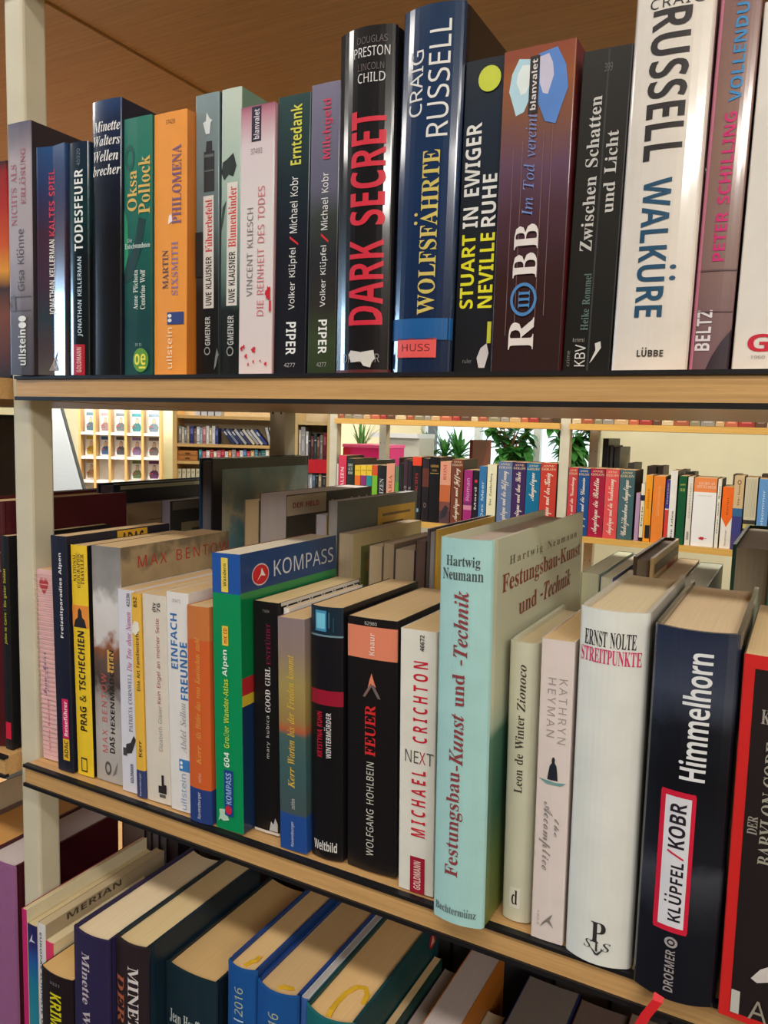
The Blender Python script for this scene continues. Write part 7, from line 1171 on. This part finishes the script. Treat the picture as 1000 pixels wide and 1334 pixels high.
cols2 = [('teal', (60, 130, 140)), ('rose', (190, 90, 100)), ('white', (214, 210, 206)), ('red', (190, 50, 54)), ('cream', (216, 206, 180)), ('pink', (206, 110, 120)), ('crimson', (170, 36, 52)), ('white', (220, 216, 210)), ('orange', (220, 120, 60)), ('grey', (150, 150, 150)), ('red', (186, 44, 50)), ('white', (224, 220, 214)), ('blue', (60, 100, 160)), ('red', (196, 60, 60)), ('tan', (180, 150, 110)), ('turquoise', (50, 130, 150)), ('dark', (60, 56, 60)), ('teal', (40, 120, 130)), ('cream', (214, 206, 180))]
its = []; px = 258.0
for i, (cn, c) in enumerate(cols2):
    wd = 4.3+1.1*((i*7) % 4)/3; its.append((px, px+wd, 586+(i*5) % 3, cn, c)); px += wd
row(FF, Z2, 'books on the second board of the far beech bookcase', 'on the second board of the far bookcase', its)
# wooden drawer block and cream box files at the left of that bookcase
a, za = on(230.5, 587, *FF); b = on(256.5, 587, *FF)[0]; wd = b-a
t = thing('drawer_block', 'small orange-brown wooden drawer block on the far beech bookcase', 'drawer block', FF[0]+Matrix.Rotation(FF[1], 3, 'Z') @ Vector((a, .02, Z2+.0005)), None, (0, 0, FF[1]))
mb = MB(); mb.box(0, wd, .01, .2, .0, za-Z2, wood((206, 140, 70))); mb.build('body', t)
for k in range(2):
    mb = MB(); h_ = (za-Z2)/2; mb.box(.006, wd-.006, .0, .0098, h_*k+.006, h_*(k+1)-.006, wood((196, 128, 60))); o = mb.build('drawer', t)
    mb = MB(); mb.box((wd)/2-.015, (wd)/2+.015, -.008, -.0002, h_*(k+.5)-.004, h_*(k+.5)+.004, paint((90, 60, 34), .4)); mb.build('knob', o)
for i in range(5):
    a, za = on(230.5+i*6, 611, *FF); b = on(235.3+i*6, 611, *FF)[0]
    book(f'cream box-like book, {ORD[i]} from the left on the third board of the far bookcase', a, b, .02, Z3, za-Z3, .15, (214, 204, 170), frame=FF, cover=(190, 176, 140), group='cream books on the third board', marks=[R((.2, .8, .6, .8), (180, 168, 130))])
# white binders standing on its top board
ztb = zat(290, 546)+.02
for i in range(4):
    a = on(252+i*9, 540, *FF)[0]; b = on(259.5+i*9, 540, *FF)[0]
    book(f'white and blue binder, {ORD[i]} from the left on the top of the far bookcase', a, b, .03, ztb, .2, .17, (214, 216, 222), cover=(190, 190, 196), frame=FF, group='binders on the far beech bookcase', marks=[R((.15, .85, .3, .5), (70, 96, 160)), R((.15, .85, .7, .9), (90, 120, 180))])

# darker bookcase with red boards right of the near post
BF = (at(405, 580, 3.2)*1.0, math.radians(24)); BF[0].z = 0.0
zat = lambda px, py: on(px, py, *BF)[1]
X0, X1 = on(384, 580, *BF)[0], on(429, 580, *BF)[0]
Za, Zb = zat(405, 598.5), zat(405, 637)
plain_case('bookcase', 'narrow bookcase with bright red boards seen right of the near grey post', BF, X0, X1, .26, [zat(405, 549), Za, Zb, Zb-.34], zat(405, 531), (214, 186, 130), board_cols={1: (206, 34, 48), 2: (196, 36, 50)})
row(BF, Za, 'books above the red board', 'on the red board right of the grey post', [(388.5, 391, 560, 'white', (214, 214, 212)), (391, 397, 556, 'silver grey', (160, 162, 164)), (397.3, 401, 562, 'pale', (190, 192, 194)), (401, 404, 566, 'black', (40, 40, 44)), (404, 408, 568, 'maroon', (90, 40, 46)), (408, 412, 565, 'dark teal', (40, 60, 60)), (412, 416, 569, 'brown', (110, 70, 50)), (416, 420, 567, 'grey', (130, 126, 120)), (420, 425, 564, 'dark red', (120, 30, 40))])
row(BF, Zb, 'books under the red board', 'under the red board right of the near post', [(388.5, 392, 616, 'navy', (50, 60, 100)), (392, 397, 614, 'grey', (130, 130, 130)), (397, 402, 615, 'pale blue', (150, 170, 190)), (402, 406, 613, 'white', (200, 204, 206)), (406, 410, 617, 'steel blue', (90, 116, 140)), (410, 414, 614, 'black', (40, 40, 40)), (414, 418, 618, 'sand', (190, 170, 130)), (418, 425, 615, 'charcoal', (56, 56, 60))])

# cupboard, magenta box and plants by the window
CY = 3.45
a, b = at(446, 603, CY), at(560, 603, CY); ct = a.z
t = thing('cupboard', 'low beige cupboard beyond the second bookcase, with a magenta box on it', 'cupboard', (a.x, CY, FLOOR_Z))
bg = paint((206, 196, 170), .5, .03)
mb = MB(); mb.box(0, b.x-a.x, .02, .5, 0, ct-FLOOR_Z-.02, bg); mb.build('body', t)
mb = MB(); mb.box(-.01, b.x-a.x+.01, .0, .51, ct-FLOOR_Z-.0195, ct-FLOOR_Z, paint((226, 224, 214), .4, .02)); mb.build('cupboard_top', t)
for k in range(2):
    w2 = (b.x-a.x)/2; mb = MB(); mb.box(k*w2+.004, (k+1)*w2-.004, .002, .0195, .06, ct-FLOOR_Z-.03, bg); o = mb.build('door', t)
    mb = MB(); mb.box(w2-.03+k*.05, w2-.02+k*.05, -.01, .0015, .5, .62, paint((120, 120, 120), .3, metal=.8)); mb.build('handle', o)
a, b = at(447, 578, CY+.06), at(496, 578, CY+.06)
t = thing('storage_box', 'magenta pink box with a lighter lid standing on the low cupboard', 'box', (a.x, CY+.06, ct))
mb = MB(); mb.box(0, b.x-a.x, 0, .3, 0.0003, a.z-ct-.02, paint((206, 34, 110), .35, .04)); mb.build('body', t, bevel=.004)
mb = MB(); mb.box(-.004, b.x-a.x+.004, -.004, .304, a.z-ct-.0198, a.z-ct, paint((226, 90, 140), .35, .04)); mb.build('lid', t, bevel=.003)
mb = MB(); mb.box(.0, (b.x-a.x)*.2, -.0012, -.0002, 0.001, a.z-ct-.025, paint((190, 24, 60), .35)); mb.build('side_label', t)
a, b = at(501, 564, 4.25), at(546, 564, 4.25)
t = thing('radiator_cover', 'pale grey radiator cover with a white ledge under the window wall', 'radiator cover', (a.x, 4.25, FLOOR_Z))
mb = MB(); mb.box(0, b.x-a.x, .01, .24, 0, a.z-FLOOR_Z-.03, paint((206, 202, 186), .5, .02)); mb.build('body', t)
mb = MB(); mb.box(-.1, b.x-a.x, -.03, .25, a.z-FLOOR_Z-.0298, a.z-FLOOR_Z, WHITE); mb.build('ledge', t)

def leaf(mb, base, tip, wd, mt, droop=0.06, n=6, fold=0.3):
    """a strap or oval leaf with a midrib fold"""
    base, tip = Vector(base), Vector(tip); ax = tip-base; side = ax.cross(Vector((0, 0, 1)))
    if side.length < 1e-5: side = Vector((1, 0, 0))
    side.normalize(); up = side.cross(ax).normalized(); vs = []
    for i in range(n+1):
        s = i/n; c = base+ax*s+Vector((0, 0, -droop*s*s)); k = wd*math.sin(math.pi*min(1, .12+s*.88))**.8
        vs += [c-side*k+up*k*fold, c, c+side*k+up*k*fold]
    fs = []
    for i in range(n): fs += [(3*i, 3*i+1, 3*i+4, 3*i+3), (3*i+1, 3*i+2, 3*i+5, 3*i+4)]
    mb.add(vs, fs, mt)
GR1 = paint((62, 128, 52), .35, .25, .2, 18); GR2 = paint((86, 150, 74), .35, .25, .2, 18); GR3 = paint((120, 150, 84), .5, .2, 0, 18)
def pot(root, r, h, c):
    mb = MB(); n = 20; prof = [(r*.72, 0), (r*.95, h*.9), (r, h*.9), (r, h), (r*.88, h), (r*.84, h*.8)]
    vs = [(p*math.cos(2*math.pi*k/n), p*math.sin(2*math.pi*k/n), z) for p, z in prof for k in range(n)]
    fs = [(i*n+k, i*n+(k+1) % n, (i+1)*n+(k+1) % n, (i+1)*n+k) for i in range(len(prof)-1) for k in range(n)]
    fs += [tuple(range(n-1, -1, -1)), tuple((len(prof)-1)*n+k for k in range(n))]
    mb.add(vs, fs, paint(c, .6, .05)); mb.build('pot', root)
sill = WZ0-.02
def plant(px, label, kind, Y, H_, spread, seed, z0=None, base=None):
    rnd = random.Random(seed); p = at(px, 590, Y); z0 = sill if z0 is None else z0
    root = thing('potted_plant', label, 'plant', (p.x, Y, z0+.0005)); pot(root, .06, .10, (170, 96, 62) if kind != 'grass' else (206, 200, 190))
    st = MB(); fo = MB()
    if kind == 'strap':
        for q in range(3):
            bx, by = (q-1)*.11*spread/.35, rnd.uniform(-.02, .02); st.tube([(bx*.1, by*.1, .078), (bx*.6, by, .10), (bx, by, .13)], [.010, .008, .007], paint((120, 100, 60), .8)) 
            for k in range(24):
                a = rnd.uniform(0, 2*math.pi); el = rnd.uniform(.05, 1.35); L = rnd.uniform(.18, .28)*spread/.35
                b0 = Vector((bx, by, .11+.02*rnd.random())); t = b0+Vector((math.cos(a)*math.cos(el)*L, math.sin(a)*math.cos(el)*L*.6, math.sin(el)*L))
                leaf(fo, b0, t, rnd.uniform(.016, .024), rnd.choice([GR1, GR2]), droop=.10*math.cos(el))
    elif kind == 'broad':
        for q in range(10):
            a = q*.9+rnd.random(); x1, y1 = math.cos(a)*spread*.8, math.sin(a)*.08; hz = H_*rnd.uniform(.42, .95)
            st.tube([(0, 0, .078), (x1*.35, y1*.4, .1+hz*.45), (x1, y1, hz)], [.008, .006, .003], paint((124, 84, 50), .8))
            for k in range(16):
                s = .25+.75*k/15; b0 = Vector((x1*s, y1*s, .08+(hz-.08)*s)); an = rnd.uniform(0, 6.28); L = rnd.uniform(.07, .11)
                t = b0+Vector((math.cos(an)*L, math.sin(an)*L*.7, rnd.uniform(-.07, .05))); leaf(fo, b0, t, rnd.uniform(.028, .042), rnd.choice([GR1, GR1, GR2]), droop=.03)
    else:
        st.tube([(0, 0, .078), (0, 0, .1)], .01, GR3)
        for k in range(34):
            a = rnd.uniform(0, 6.28); L = H_*rnd.uniform(.6, 1.1); r = rnd.uniform(.1, .9)*spread
            leaf(fo, (math.cos(a)*.02, math.sin(a)*.02, .085), (math.cos(a)*r, math.sin(a)*r*.7, L), .006, rnd.choice([GR3, GR2]), droop=.05)
    st.build('stem', root); f = fo.build('foliage', root, smooth=True)
plant(579, 'strap-leaved green plant at the left of the window ledge', 'strap', 4.74, .4, .36, 3)
plant(664, 'broad-leaved green plant at the middle of the window ledge, behind the brick brown book', 'broad', 4.72, .42, .20, 5)
plant(742, 'broad-leaved plant on the window ledge, seen on both sides of the bright post', 'broad', 4.74, .42, .16, 8)
plant(470, 'thin grassy plant rising behind the magenta box', 'grass', CY+.43, .32, .16, 4, z0=ct)
